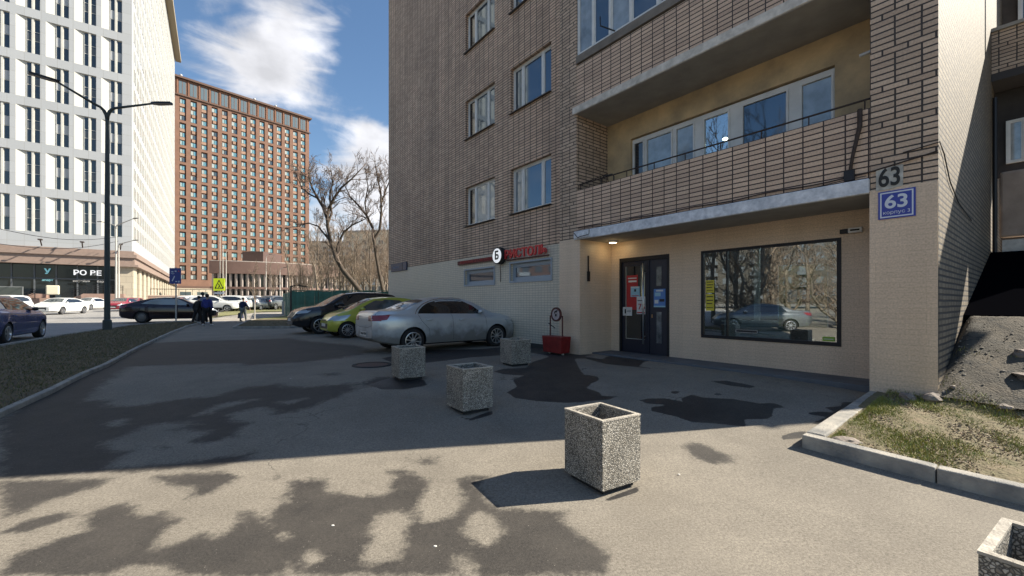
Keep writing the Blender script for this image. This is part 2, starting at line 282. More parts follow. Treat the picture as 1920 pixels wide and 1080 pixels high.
def sdist(px, py, poly):
    d = np.full(px.shape, 1e9); inside = np.zeros(px.shape, bool); n = len(poly)
    for i in range(n):
        x0, y0 = poly[i]; x1_, y1_ = poly[(i+1) % n]; ex, ey = x1_-x0, y1_-y0; L2 = ex*ex+ey*ey+1e-12
        t = np.clip(((px-x0)*ex+(py-y0)*ey)/L2, 0, 1); d = np.minimum(d, (px-x0-t*ex)**2+(py-y0-t*ey)**2)
        c = ((y0 > py) != (y1_ > py)); c &= px < (ex*(py-y0)/(ey if abs(ey) > 1e-12 else 1e-12)+x0); inside ^= c
    return np.where(inside, -1, 1)*np.sqrt(d)
def axis(lo, hi, c0, c1, step, grow):
    a = list(np.arange(c0, c1, step)); st = step
    while a[-1] < hi: st *= grow; a.append(a[-1]+st)
    st = step; b = [a[0]]
    while b[-1] > lo: st *= grow; b.append(b[-1]-st)
    return np.array(b[::-1][:-1]+a)
gx = axis(-900, 900, -8.5, 5.2, .05, 1.09); gy = [1.6]
while gy[-1] < 30: gy.append(gy[-1]+max(.03, .011*gy[-1]))
gy = np.array(gy); up = [gy[-1]]; st = .5
while up[-1] < 2500: st *= 1.13; up.append(up[-1]+st)
dn = [gy[0]]; st = .05
while dn[-1] > -300: st *= 1.25; dn.append(dn[-1]-st)
gy = np.concatenate([dn[::-1][:-1], gy, up[1:]])
XX, YY = np.meshgrid(gx, gy); fx, fy = XX.ravel(), YY.ravel(); fz = gzn(fx, fy)
fz = fz + .006*np.sin(fx*1.3+fy*.7)*np.clip((fy-1)/4, 0, 1)*np.clip((60-fy)/20, 0, 1)*np.clip((20-np.abs(fx))/10, 0, 1)
near = (np.abs(fx) < 22) & (fy > .5) & (fy < 32)
def field(polys, soft, signs=None):
    out = np.zeros(fx.shape); v = np.full(near.sum(), -9.)
    nx, ny = fx[near], fy[near]; sc = soft*np.maximum(ny, 2)/3
    for p in polys: v = np.maximum(v, -sdist(nx, ny, pixpoly(p))/sc)
    if signs:
        for p in signs: v = np.minimum(v, sdist(nx, ny, pixpoly(p))/sc)
    out[near] = np.clip(v*.5+.5, 0, 1); return out
damp = field(DAMP, .10, DRY); soak = field(SOAK, .03)
nrow, ncol = XX.shape; idx = np.arange(nrow*ncol).reshape(nrow, ncol)
quads = np.stack([idx[:-1, :-1], idx[:-1, 1:], idx[1:, 1:], idx[1:, :-1]], -1).reshape(-1, 4)
gm = bpy.data.meshes.new('ground'); gm.from_pydata(np.stack([fx, fy, fz], -1).tolist(), [], quads.tolist())
for nme, arr in (('damp', damp), ('soak', soak)):
    at = gm.attributes.new(nme, 'FLOAT', 'POINT'); at.data.foreach_set('value', arr)
gm.shade_smooth(); ground = bpy.data.objects.new('ground', gm); COL.objects.link(ground); prop(ground, kind='structure')
def asphalt(name, base=(.215, .191, .156), speck=True, wet=True, dampc=(.031, .028, .026)):
    m = bpy.data.materials.new(name); m.use_nodes = True; t = m.node_tree; p = t.nodes['Principled BSDF']; L_ = t.links
    tcn = t.nodes.new('ShaderNodeTexCoord'); co = tcn.outputs['Object']
    def noise(sc, de=6, ro=.6):
        n = t.nodes.new('ShaderNodeTexNoise'); n.inputs['Scale'].default_value = sc; n.inputs['Detail'].default_value = de; n.inputs['Roughness'].default_value = ro; L_.new(co, n.inputs[0]); return n.outputs[0]
    def mr(a, i0, i1, o0, o1):
        n = t.nodes.new('ShaderNodeMapRange'); n.interpolation_type = 'SMOOTHSTEP'; L_.new(a, n.inputs[0])
        for k, v in enumerate((i0, i1, o0, o1)): n.inputs[k+1].default_value = v
        return n.outputs[0]
    def mth(op, a, b):
        n = t.nodes.new('ShaderNodeMath'); n.operation = op
        for k, v in enumerate((a, b)):
            if isinstance(v, float): n.inputs[k].default_value = v
            else: L_.new(v, n.inputs[k])
        return n.outputs[0]
    def mix(f, a, b):
        n = t.nodes.new('ShaderNodeMix'); n.data_type = 'RGBA'; L_.new(f, n.inputs[0])
        for k, v in ((6, a), (7, b)):
            if isinstance(v, tuple): n.inputs[k].default_value = (*v, 1)
            else: L_.new(v, n.inputs[k])
        return n.outputs[2]
    big = mr(noise(.9, 8), .3, .7, 0, 1); grain = mth('ADD', mth('MULTIPLY', noise(190, 3, .8), .5), mth('MULTIPLY', noise(55, 4, .8), .5))
    c = mix(big, tuple(v*.84 for v in base), tuple(v*1.08 for v in base))
    rough = None
    if wet:
        a1 = t.nodes.new('ShaderNodeAttribute'); a1.attribute_name = 'damp'; a2 = t.nodes.new('ShaderNodeAttribute'); a2.attribute_name = 'soak'
        nn = mth('ADD', mth('MULTIPLY', noise(4, 9, .7), .62), mth('MULTIPLY', noise(21, 6, .7), .38))
        d = mr(mth('ADD', a1.outputs['Fac'], mth('MULTIPLY', mth('SUBTRACT', nn, .5), 1.9)), .24, .76, 0., 1.)
        c = mix(mth('MULTIPLY', d, .93), c, dampc)
        s = mr(mth('ADD', a2.outputs['Fac'], mth('MULTIPLY', mth('SUBTRACT', nn, .5), .8)), .42, .58, 0., 1.)
        c = mix(mth('MULTIPLY', s, .97), c, (.017, .016, .017))
        rough = mth('SUBTRACT', mth('SUBTRACT', .93, mth('MULTIPLY', d, .16)), mth('MULTIPLY', s, .30))
    hs = t.nodes.new('ShaderNodeHueSaturation'); L_.new(c, hs.inputs['Color']); L_.new(mr(grain, .36, .64, .55, 1.5), hs.inputs['Value'])
    col = hs.outputs[0]
    if speck:
        vo = t.nodes.new('ShaderNodeTexVoronoi'); vo.inputs['Scale'].default_value = 60; L_.new(co, vo.inputs[0])
        sp = mth('MULTIPLY', mr(vo.outputs['Distance'], .12, .22, 1., 0.), mr(noise(41, 2), .58, .70, 0., .75))
        col = mix(sp, col, (.42, .38, .32))
    if wet:
        vc = t.nodes.new('ShaderNodeTexVoronoi'); vc.feature = 'DISTANCE_TO_EDGE'; vc.inputs['Scale'].default_value = .42
        nv = t.nodes.new('ShaderNodeTexNoise'); nv.inputs['Scale'].default_value = 1.6; nv.inputs['Detail'].default_value = 8; L_.new(co, nv.inputs[0])
        ad = t.nodes.new('ShaderNodeVectorMath'); ad.operation = 'MULTIPLY_ADD'; L_.new(nv.outputs['Color'], ad.inputs[0]); ad.inputs[1].default_value = (1.6, 1.6, 0); L_.new(co, ad.inputs[2]); L_.new(ad.outputs[0], vc.inputs[0])
        ck = mth('MULTIPLY', mr(vc.outputs['Distance'], .0, .006, 1., 0.), mr(noise(.7, 3), .52, .62, 0., .7)); col = mix(ck, col, (.03, .028, .026))
        tl = mr(noise(2.2, 8, .75), .35, .72, 0., .28); col = mix(tl, col, (.12, .105, .088))
    L_.new(col, p.inputs['Base Color'])
    if rough is not None: L_.new(rough, p.inputs['Roughness'])
    else: p.inputs['Roughness'].default_value = .9
    p.inputs['Specular IOR Level'].default_value = .35
    b = t.nodes.new('ShaderNodeBump'); b.inputs['Strength'].default_value = .55; b.inputs['Distance'].default_value = .006
    L_.new(grain, b.inputs['Height']); L_.new(b.outputs[0], p.inputs['Normal']); return m
M['asphalt'] = asphalt('forecourt_asphalt'); gm.materials.append(M['asphalt'])
M['road'] = asphalt('road_asphalt', (.27, .26, .245), False, False)
M['path'] = asphalt('pale_path', (.33, .30, .26), False, False)

def drape(name, pts, dz, m, kind='structure', skirt=0, res=None, zf=None, clip=None):
    """flat region with outline pts (xy) laid dz above the ground, gridded so it follows the slope"""
    bm = bmesh.new(); vs = [bm.verts.new((x, y, 0)) for x, y in pts]; bm.faces.new(vs)
    xs = [p[0] for p in pts]; ys = [p[1] for p in pts]; res = res or max(max(ys)-min(ys), max(xs)-min(xs))/40
    for ax, lo, hi in ((1, min(ys), max(ys)), (0, min(xs), max(xs))):
        k = lo+res
        while k < hi:
            co = (0, k, 0) if ax else (k, 0, 0); no = (0, 1, 0) if ax else (1, 0, 0)
            bmesh.ops.bisect_plane(bm, geom=bm.verts[:]+bm.edges[:]+bm.faces[:], plane_co=co, plane_no=no); k += res
    bmesh.ops.triangulate(bm, faces=bm.faces[:])
    for v in bm.verts: v.co.z = (zf(v.co.x, v.co.y) if zf else gz(v.co.x, v.co.y))+dz
    bmesh.ops.recalc_face_normals(bm, faces=bm.faces[:])
    if sum(f.normal.z for f in bm.faces) < 0: bmesh.ops.reverse_faces(bm, faces=bm.faces[:])
    me = bpy.data.meshes.new(name); bm.to_mesh(me); bm.free(); me.materials.append(m)
    o = bpy.data.objects.new(name, me); COL.objects.link(o); prop(o, kind=kind); return o
def kerb(name, pts, wdt, hgt, m, side=1, zf=None, step=1.0, label=None):
    """concrete kerb strip along a polyline (xy), beside it on the given side"""
    mb = MB(); q = []
    for (a, b) in zip(pts[:-1], pts[1:]):
        a, b = Vector(a), Vector(b); L = (b-a).length; n = max(1, round(L/step))
        for i in range(n): q.append(a.lerp(b, i/n))
    q.append(Vector(pts[-1])); zf = zf or gz
    nr = []
    for i in range(len(q)):
        d = (q[min(i+1, len(q)-1)]-q[max(i-1, 0)]).normalized(); nr.append(Vector((-d.y, d.x))*side)
    for i in range(len(q)-1):
        a, b = q[i], q[i+1]; g = (b-a).normalized()*.004; a0, b0 = a+g, b-g; a1, b1 = a0+nr[i]*wdt, b0+nr[i+1]*wdt
        za, zb = zf(a.x, a.y), zf(b.x, b.y); j = random.uniform(-.004, .004)
        vs = [(a0.x, a0.y, za-.15), (b0.x, b0.y, zb-.15), (b1.x, b1.y, zb-.15), (a1.x, a1.y, za-.15), (a0.x, a0.y, za+hgt+j), (b0.x, b0.y, zb+hgt+j), (b1.x, b1.y, zb+hgt+j), (a1.x, a1.y, za+hgt+j)]
        mb.add(vs, [(0, 3, 2, 1), (4, 5, 6, 7), (0, 1, 5, 4), (1, 2, 6, 5), (2, 3, 7, 6), (3, 0, 4, 7)])
    return prop(mb.build(name, m, bevel=.012, recalc=True), kind='structure')
M['kerb'] = mat('kerb_concrete', (.36, .33, .28), .9, var=.35, vscale=4, bump=.5, bscale=60, dark=(.17, .17, .165))
M['lawn_dark'] = mat('verge_soil_grass', (.14, .105, .055), .95, var=.5, vscale=3, bump=1, bscale=20, dark=(.055, .045, .03))
M['lawn_dry'] = mat('dry_lawn_soil', (.15, .115, .07), .95, var=.5, vscale=7, bump=1, bscale=28, dark=(.09, .085, .035))
M['lawn_green'] = mat('spring_lawn', (.16, .17, .05), .95, var=.5, vscale=2, bump=1, bscale=10, dark=(.19, .16, .09))
def gp(l): return [tuple(G(*p)[:2]) for p in l]
# left verge between the forecourt and the road
kin = gp([(-260, 925), (-120, 850), (0, 785), (100, 738), (200, 690), (262, 655), (322, 626), (352, 613), (378, 606.5)])
kout = gp([(380, 604.5), (330, 605), (240, 612), (120, 630), (0, 652), (-160, 682), (-400, 730)])
drape('lawn_verge', kin+kout, .05, M['lawn_dark'], res=.7)
kerb('kerb_verge', kin, .09, .075, M['kerb'], 1)
kerb('kerb_road', kout, .13, .10, M['kerb'], 1)
road = [k for k in kout]+[(-60, 4), (-190, 30), (-190, 90), (-60, 90), (-34, 60)]
drape('road', [(k[0]-.02, k[1]) for k in kout]+[(-70, -14), (-200, 10), (-200, 130), (-66, 110), (-30, 58), (-17.6, 27.2)], .004, M['road'], res=4)
# verge behind the parked cars, the path and the lawns beyond
v2 = gp([(436, 616), (462, 603.5), (476, 600.5), (548, 600), (640, 601), (740, 602), (740, 615), (545, 615.5)])
drape('lawn_corner', v2, .07, M['lawn_dark'], res=1)
kerb('kerb_corner', gp([(476, 600.5), (462, 603.5), (436, 616), (545, 615.5), (740, 615)]), .12, .10, M['kerb'], 1)
drape('path', gp([(396, 606), (466, 602.5), (560, 590), (700, 581.5), (690, 578.5), (560, 583.5), (480, 586.5), (425, 593), (388, 603)]), .012, M['path'], res=2)
drape('lawn_far', gp([(424, 593), (480, 586.6), (560, 583.6), (640, 579), (620, 576.5), (540, 577.5), (440, 581), (396, 590), (398, 597)]), .05, M['lawn_green'], res=2)
drape('lawn_park', gp([(478, 600), (560, 590.5), (700, 582), (1100, 583), (1100, 600), (548, 599)]), .055, M['lawn_green'], res=2)

# lawn and broken embankment at the right, along the pier
S0, B0 = -1.567, 4.89; PB = 7.45; PS = -.902
def zb_(s, b):
    g = gz(*W(s, b)[:2]); base = g+.105+.05*sm((b-5)/2)
    ramp = .36*max(0, b-7.15)*sm((s+1.25)/.5) if b > 7.15 else 0
    return min(base+ramp, 1.27+.02*math.sin(s*3))
def grid_patch(name, s0, s1, b0, b1, ds, zf, m, amp=0, fr=3, kind='structure'):
    ns, nb = int((s1-s0)/ds)+1, int((b1-b0)/ds)+1; vs = []; rnd = random.Random(3)
    for j in range(nb+1):
        for i in range(ns+1):
            s, b = s0+(s1-s0)*i/ns, b0+(b1-b0)*j/nb; p = W(s, b)
            e = amp*(math.sin(s*fr*2.1+b*1.7)*math.sin(b*fr*1.3+s)+rnd.uniform(-.5, .5))
            vs.append((p.x, p.y, zf(s, b)+e))
    fs = [(j*(ns+1)+i, j*(ns+1)+i+1, (j+1)*(ns+1)+i+1, (j+1)*(ns+1)+i) for j in range(nb) for i in range(ns)]
    me = bpy.data.meshes.new(name); me.from_pydata(vs, [], fs); me.materials.append(m); me.shade_smooth()
    o = bpy.data.objects.new(name, me); COL.objects.link(o); prop(o, kind=kind); return o
grid_patch('lawn', S0+.1, 9, B0+.1, 7.35, .035, zb_, M['lawn_dry'], .012)
M['broken'] = mat('cracked_blind_area', (.095, .078, .056), .95, var=.55, vscale=3, bump=.8, bscale=45, dark=(.06, .055, .045))
mbk = M['broken']; t = mbk.node_tree; vo = t.nodes.new('ShaderNodeTexVoronoi'); vo.feature = 'DISTANCE_TO_EDGE'; vo.inputs['Scale'].default_value = 1.3
tcx = t.nodes.new('ShaderNodeTexCoord'); ns_ = t.nodes.new('ShaderNodeTexNoise'); ns_.inputs['Scale'].default_value = 3; t.links.new(tcx.outputs['Object'], ns_.inputs[0])
va = t.nodes.new('ShaderNodeVectorMath'); va.operation = 'MULTIPLY_ADD'; t.links.new(ns_.outputs['Color'], va.inputs[0]); va.inputs[1].default_value = (.5, .5, .5); t.links.new(tcx.outputs['Object'], va.inputs[2]); t.links.new(va.outputs[0], vo.inputs[0])
rr = t.nodes.new('ShaderNodeMapRange'); t.links.new(vo.outputs['Distance'], rr.inputs[0]); rr.inputs[1].default_value = .0; rr.inputs[2].default_value = .022; rr.inputs[3].default_value = 0; rr.inputs[4].default_value = 1
p_ = t.nodes['Principled BSDF']; src = p_.inputs['Base Color'].links[0].from_socket; mxx = t.nodes.new('ShaderNodeMix'); mxx.data_type = 'RGBA'; t.links.new(rr.outputs[0], mxx.inputs[0]); mxx.inputs[6].default_value = (.03, .03, .028, 1); t.links.new(src, mxx.inputs[7]); t.links.new(mxx.outputs[2], p_.inputs['Base Color'])
grid_patch('embankment', PS, 9, 7.3, 10.2, .04, lambda s, b: zb_(s, b)+.035, mbk, .008, 5)
# kerb round the lawn
def kseg(a, b, n):
    for i in range(n):
        pass
kerb('kerb_lawn', [tuple(W(9, B0)[:2]), tuple(W(S0, B0)[:2])], .125, .128, M['kerb'], -1, step=1.0)
kerb('kerb_lawn_side', [tuple(W(S0+.0, B0+.129)[:2]), tuple(W(S0, 7.42)[:2])], .16, .128, M['kerb'], -1, step=1.0)
# ---------------------------------------------------------------- the brick apartment building
LB, RB, TB, TOP = 7.73, 8.6, 3.03, 50.0              # left facade plane, recess back plane, tile height, roof height
FO = (-8.0, 16.0, 0.0)
apt = thing('apartment_building', 'tall brick apartment block with cream tiled ground floor, shop door and open balcony', 'building', W(-8, 16, 0), ANG)
def bb(mb, name, m, **k): return mb.build(name, m, k.pop('parent', apt), k.pop('off', FO), **k)
def wall_face(mb, s0, s1, z0, z1, b, holes=(), depth=.14):
    ss = sorted({s0, s1, *[v for h in holes for v in h[:2] if s0 < v < s1]}); zs = sorted({z0, z1, *[v for h in holes for v in h[2:] if z0 < v < z1]})
    for a0, a1 in zip(ss[:-1], ss[1:]):
        for c0, c1 in zip(zs[:-1], zs[1:]):
            m0, m1 = (a0+a1)/2, (c0+c1)/2
            if any(h[0] < m0 < h[1] and h[2] < m1 < h[3] for h in holes): continue
            mb.quad((a0, b, c0), (a1, b, c0), (a1, b, c1), (a0, b, c1))
    for h0, h1, g0, g1 in holes:
        if g0 >= z1 or g1 <= z0: continue
        d = b+depth
        mb.quad((h0, b, g0), (h0, d, g0), (h0, d, g1), (h0, b, g1)); mb.quad((h1, b, g0), (h1, b, g1), (h1, d, g1), (h1, d, g0))
        mb.quad((h0, b, g1), (h0, d, g1), (h1, d, g1), (h1, b, g1)); mb.quad((h0, b, g0), (h1, b, g0), (h1, d, g0), (h0, d, g0))
def win_unit(s0, s1, z0, z1, b, split, glass, name='window', fw=.055, parent=apt, off=FO, sill=True, fm='frame', panes=None, dep=.06):
    """frame with mullions at fractions split, a pane per light"""
    f = MB(); f.box(s0, s1, b, b+dep, z0, z0+fw); f.box(s0, s1, b, b+dep, z1-fw, z1); f.box(s0, s0+fw, b, b+dep, z0+fw, z1-fw); f.box(s1-fw, s1, b, b+dep, z0+fw, z1-fw)
    xs = [0]+list(split)+[1]
    for q in split: c = s0+(s1-s0)*q; f.box(c-fw*.75, c+fw*.75, b-.002, b+dep-.002, z0+fw, z1-fw)
    lights = []
    for k, (p0, p1) in enumerate(zip(xs[:-1], xs[1:])):
        a0 = s0+(s1-s0)*p0+(fw if p0 == 0 else fw*.75); a1 = s0+(s1-s0)*p1-(fw if p1 == 1 else fw*.75)
        iw = .03; f.box(a0, a1, b+.012, b+dep-.01, z0+fw, z0+fw+iw); f.box(a0, a1, b+.012, b+dep-.01, z1-fw-iw, z1-fw); f.box(a0, a0+iw, b+.012, b+dep-.01, z0+fw+iw, z1-fw-iw); f.box(a1-iw, a1, b+.012, b+dep-.01, z0+fw+iw, z1-fw-iw)
        lights.append((a0+iw, a1-iw))
    w_ = f.build(name, M[fm], parent, off)
    for k, (a0, a1) in enumerate(lights):
        g = MB(); g.box(a0, a1, b+.026, b+.036, z0+fw+.03, z1-fw-.03); g.build('pane', M[panes[k] if panes else glass], w_, off)
    if sill:
        g = MB(); g.box(s0-.02, s1+.02, b-.2, b-.001, z0-.02, z0-.003); g.build('sill', M['sill'], w_, off)
    return w_
WL, WR = (-12.6, -10.84), (-10.03, -8.25)
rows = [(4.13+3*k, 5.48+3*k) for k in range(5)]
holes = [(c[0], c[1], a, b) for c in (WL, WR) for a, b in rows]
low = [(-12.6, -10.86, 2.10, 2.60), (-10.0, -8.24, 2.13, 2.65)]
mb = MB(); wall_face(mb, -19.57, -7.64, TB, TOP, LB, holes, .16); mb.quad((-7.64, LB, TB), (-7.64, PB, TB), (-7.64, PB, TOP), (-7.64, LB, TOP))
mb.quad((-19.57, 24.3, 0), (-19.57, LB, 0), (-19.57, LB, TOP), (-19.57, 24.3, TOP)); mb.quad((4, 24.3, 0), (-19.57, 24.3, 0), (-19.57, 24.3, TOP), (4, 24.3, TOP)) if 0 else mb.quad((PS, 24.3, 0), (-19.57, 24.3, 0), (-19.57, 24.3, TOP), (PS, 24.3, TOP))
bb(mb, 'facade_wall', M['brick'])
mb = MB(); wall_face(mb, -19.57, -7.64, 0, TB, LB-.012, low, .18); mb.quad((-7.64, LB-.012, 0), (-7.64, PB-.012, 0), (-7.64, PB-.012, TB), (-7.64, LB-.012, TB)); mb.quad((-19.57, LB-.012, TB), (-7.64, LB-.012, TB), (-7.64, LB+.05, TB), (-19.57, LB+.05, TB))
mb.quad((-19.572, 12, 0), (-19.572, LB-.012, 0), (-19.572, LB-.012, TB), (-19.572, 12, TB))
bb(mb, 'tile_wall', M['tile_l'])
mb = MB(); mb.box(-19.6, -7.62, LB-.06, LB-.013, 0, .36); bb(mb, 'plinth', mat('wet_plinth', (.05, .05, .045), .8, var=.4, vscale=3))
mb = MB(); mb.box(-19.57, PS, LB+.3, 24.2, TOP-.02, TOP); bb(mb, 'roof', M['slab'])
mb = MB(); mb.box(-19.4, PS-.2, LB+.35, 24.1, .0, TOP-.1); bb(mb, 'core', M['soffit'])
# piers either side of the balcony bay, tiled below, brick above
mb = MB(); mb.quad((-7.64, PB, TB), (-7.07, PB, TB), (-7.07, PB, TOP), (-7.64, PB, TOP)); mb.quad((-7.07, PB, TB), (-7.07, RB, TB), (-7.07, RB, TOP), (-7.07, PB, TOP)); bb(mb, 'left_pier', M['brick_pier'])
mb = MB(); mb.quad((-7.64, PB-.012, 0), (-6.95, PB-.012, 0), (-6.95, PB-.012, TB), (-7.64, PB-.012, TB)); mb.quad((-6.95, PB-.012, 0), (-6.95, RB, 0), (-6.95, RB, TB), (-6.95, PB-.012, TB)); bb(mb, 'left_pier_tiles', M['tile_r'])
mb = MB(); mb.quad((S0, PB, TB), (PS, PB, TB), (PS, PB, TOP), (S0, PB, TOP)); mb.quad((S0, RB, TB), (S0, PB, TB), (S0, PB, TOP), (S0, RB, TOP)); bb(mb, 'right_pier', M['brick_pier'])
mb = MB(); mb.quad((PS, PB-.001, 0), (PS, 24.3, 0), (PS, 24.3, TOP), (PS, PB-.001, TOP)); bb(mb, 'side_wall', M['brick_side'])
mb = MB(); mb.box(S0-.004, PS-.003, PB-.014, PB-.002, 0, TB); mb.quad((S0-.004, RB, 0), (S0-.004, PB-.014, 0), (S0-.004, PB-.014, TB), (S0-.004, RB, TB)); bb(mb, 'right_pier_tiles', M['tile_r'])
# recessed shop wall with door and window openings
DOOR = (-6.69, -5.32, .27, 2.59); SHOP = (-4.58, -2.18, .765, 2.575)
mb = MB(); wall_face(mb, -6.95, S0, 0, 3.0, RB, [DOOR, SHOP], .12); bb(mb, 'shop_wall', M['tile_r'])
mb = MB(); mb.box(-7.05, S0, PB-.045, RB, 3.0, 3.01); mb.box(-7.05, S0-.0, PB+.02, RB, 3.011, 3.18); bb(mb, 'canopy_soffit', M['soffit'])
mb = MB(); mb.box(-7.1, S0-.003, PB-.06, PB+.018, 2.995, 3.20); bb(mb, 'canopy_edge', M['slab_white'], bevel=.012, recalc=True)
mb = MB(); mb.box(-6.94, S0-.01, 7.86, RB-.001, .0, .285); bb(mb, 'landing_step', M['granite_step'], bevel=.01, recalc=True)
# balcony bay, floor by floor
for k in range(5):
    z = 3.0+3*k
    if k:
        mb = MB(); mb.box(-7.16, S0-.003, PB-.05, RB, z+.02, z+.19); bb(mb, 'balcony_slab', M['slab'], bevel=.012, recalc=True)
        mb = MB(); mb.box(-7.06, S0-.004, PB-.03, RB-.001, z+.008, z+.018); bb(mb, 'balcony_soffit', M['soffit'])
    mb = MB(); mb.box(-7.065, S0-.002, PB+.006, PB+.13, z+.19+.012, z+1.18); bb(mb, 'balcony_parapet', M['brick_parapet'])
    if k:
        mb = MB(); mb.box(-7.068, S0-.001, PB-.02, PB+.16, z+1.22, z+1.40); bb(mb, 'balcony_ledge', mat('ledge_%d' % k, (.20, .175, .15), .9, var=.3, vscale=4))
        win_unit(-7.05, S0-.01, z+1.41, z+3.0, PB+.02, [.09, .18, .28, .40, .52, .64, .76, .88], 'curtain_glass', 'balcony_glazing', fw=.035, sill=False, fm='metal_dark' if k > 3 else 'frame', panes=['curtain_glass', 'glass', 'curtain_glass', 'glass', 'glass', 'curtain_glass', 'glass', 'glass', 'curtain_glass'])
for k in range(1):
    mb = MB(); wall_face(mb, -7.07, S0, 3.0+3*k, 6.03+3*k, RB, [(-6.36, -2.27, 3.95+3*k, 5.48+3*k)], .14); bb(mb, 'loggia_wall', M['plaster'])
    pts = [0, .05, .145, .245, .43, .555, .645, .70, .80, 1]
# first-floor window strip: narrow, wide, narrow | narrow | wide | narrow
SEG = [(-6.33, -6.02, 'glass_dark'), (-5.98, -5.28, 'curtain_glass'), (-5.22, -4.76, 'curtain_glass'), (-4.58, -4.02, 'clear'), (-3.80, -2.98, 'glass'), (-2.80, -2.30, 'curtain_glass')]
f = MB(); f.box(-6.36, -2.27, RB+.075, RB+.14, 3.97, 5.46); loggia_window = None
f = MB(); zz0, zz1 = 3.97, 5.46; f.box(-6.36, -2.27, RB+.07, RB+.13, zz1-.07, zz1); f.box(-6.36, -2.27, RB+.07, RB+.13, zz0, zz0+.07)
edges = [-6.36]+[v for sg in SEG for v in sg[:2]]+[-2.27]
for a0, a1 in zip(edges[::2], edges[1::2]): f.box(a0, a1, RB+.071, RB+.129, zz0+.07, zz1-.07)
for a0, a1, g_ in SEG:
    for q in ((a0, a0+.035), (a1-.035, a1)): f.box(*q, RB+.055, RB+.125, zz0+.07, zz1-.07)
    f.box(a0+.035, a1-.035, RB+.055, RB+.125, zz1-.11, zz1-.07); f.box(a0+.035, a1-.035, RB+.055, RB+.125, zz0+.07, zz0+.11)
lw = bb(f, 'loggia_window', M['frame'])
for a0, a1, g_ in SEG: mb = MB(); mb.box(a0+.035, a1-.035, RB+.09, RB+.10, zz0+.11, zz1-.11); bb(mb, 'pane', M[g_], parent=lw)
M['room_dark'] = mat('dim_room', (.10, .10, .11), .9); M['lamp_glow'] = mat('lamp_glow', (.9, .85, .7), .5, emis=(1, .86, .62), est=6)
mb = MB(); mb.box(-4.7, -3.9, RB+.145, RB+.15, 3.9, 5.5); mb.quad((-4.7, RB+.9, 3.9), (-3.9, RB+.9, 3.9), (-3.9, RB+.9, 5.5), (-4.7, RB+.9, 5.5)); mb = MB()
for q in (((-4.75, RB+1, 3.8), (-3.85, RB+1, 3.8), (-3.85, RB+1, 5.6), (-4.75, RB+1, 5.6)), ((-4.75, RB+.13, 3.8), (-4.75, RB+1, 3.8), (-4.75, RB+1, 5.6), (-4.75, RB+.13, 5.6)), ((-3.85, RB+.13, 3.8), (-3.85, RB+.13, 5.6), (-3.85, RB+1, 5.6), (-3.85, RB+1, 3.8)), ((-4.75, RB+.13, 5.6), (-4.75, RB+1, 5.6), (-3.85, RB+1, 5.6), (-3.85, RB+.13, 5.6))): mb.quad(*q)
bb(mb, 'flat_interior', M['room_dark'])
lampt = thing('ceiling_lamp', 'small lit ceiling lamp seen through the first floor balcony window', 'lamp', W(-4.32, RB+.5, 4.98), ANG)
MB().ball((0, 0, 0), .055, 8, .6).build('lamp_shade', M['lamp_glow'], lampt, smooth=True)
# core must not fill the recess
for o in apt.children:
    if o.name.startswith('core'): core = o
bpy.data.objects.remove(core)
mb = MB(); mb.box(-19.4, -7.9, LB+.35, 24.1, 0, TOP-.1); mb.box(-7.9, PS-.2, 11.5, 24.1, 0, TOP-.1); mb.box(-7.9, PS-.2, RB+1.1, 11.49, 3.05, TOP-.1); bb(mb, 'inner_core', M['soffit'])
# ordinary windows of the left facade
tints = [['glass', 'glass', 'glass'], ['curtain_glass', 'curtain_glass', 'curtain_glass']]
for k, (z0, z1_) in enumerate(rows):
    win_unit(*WL, z0, z1_, LB+.12, [.27, .70], 'glass', panes=['glass_dark', 'curtain_glass' if k == 0 else 'glass', 'curtain_glass' if k in (0, 3) else 'glass'])
    win_unit(*WR, z0, z1_, LB+.12, [.25, .74], 'glass', panes=['curtain_glass' if k == 0 else 'glass', 'glass', 'glass'])
M['frame_blue'] = mat('blue_grey_frame', (.30, .35, .40), .45)
for s0, s1, z0, z1_ in low:
    w_ = win_unit(s0+.0, s1-.0, z0, z1_, LB+.07, [], 'glass', 'low_window', fw=.09, sill=False, fm='frame_blue', panes=['glass'])
    f = MB(); b0 = LB-.035
    f.box(s0-.05, s1+.05, b0, LB-.0125, z0-.05, z0); f.box(s0-.05, s1+.05, b0, LB-.0125, z1_, z1_+.05); f.box(s0-.05, s0, b0, LB-.0125, z0, z1_); f.box(s1, s1+.05, b0, LB-.0125, z0, z1_); f.build('casing', M['frame_blue'], w_, FO)
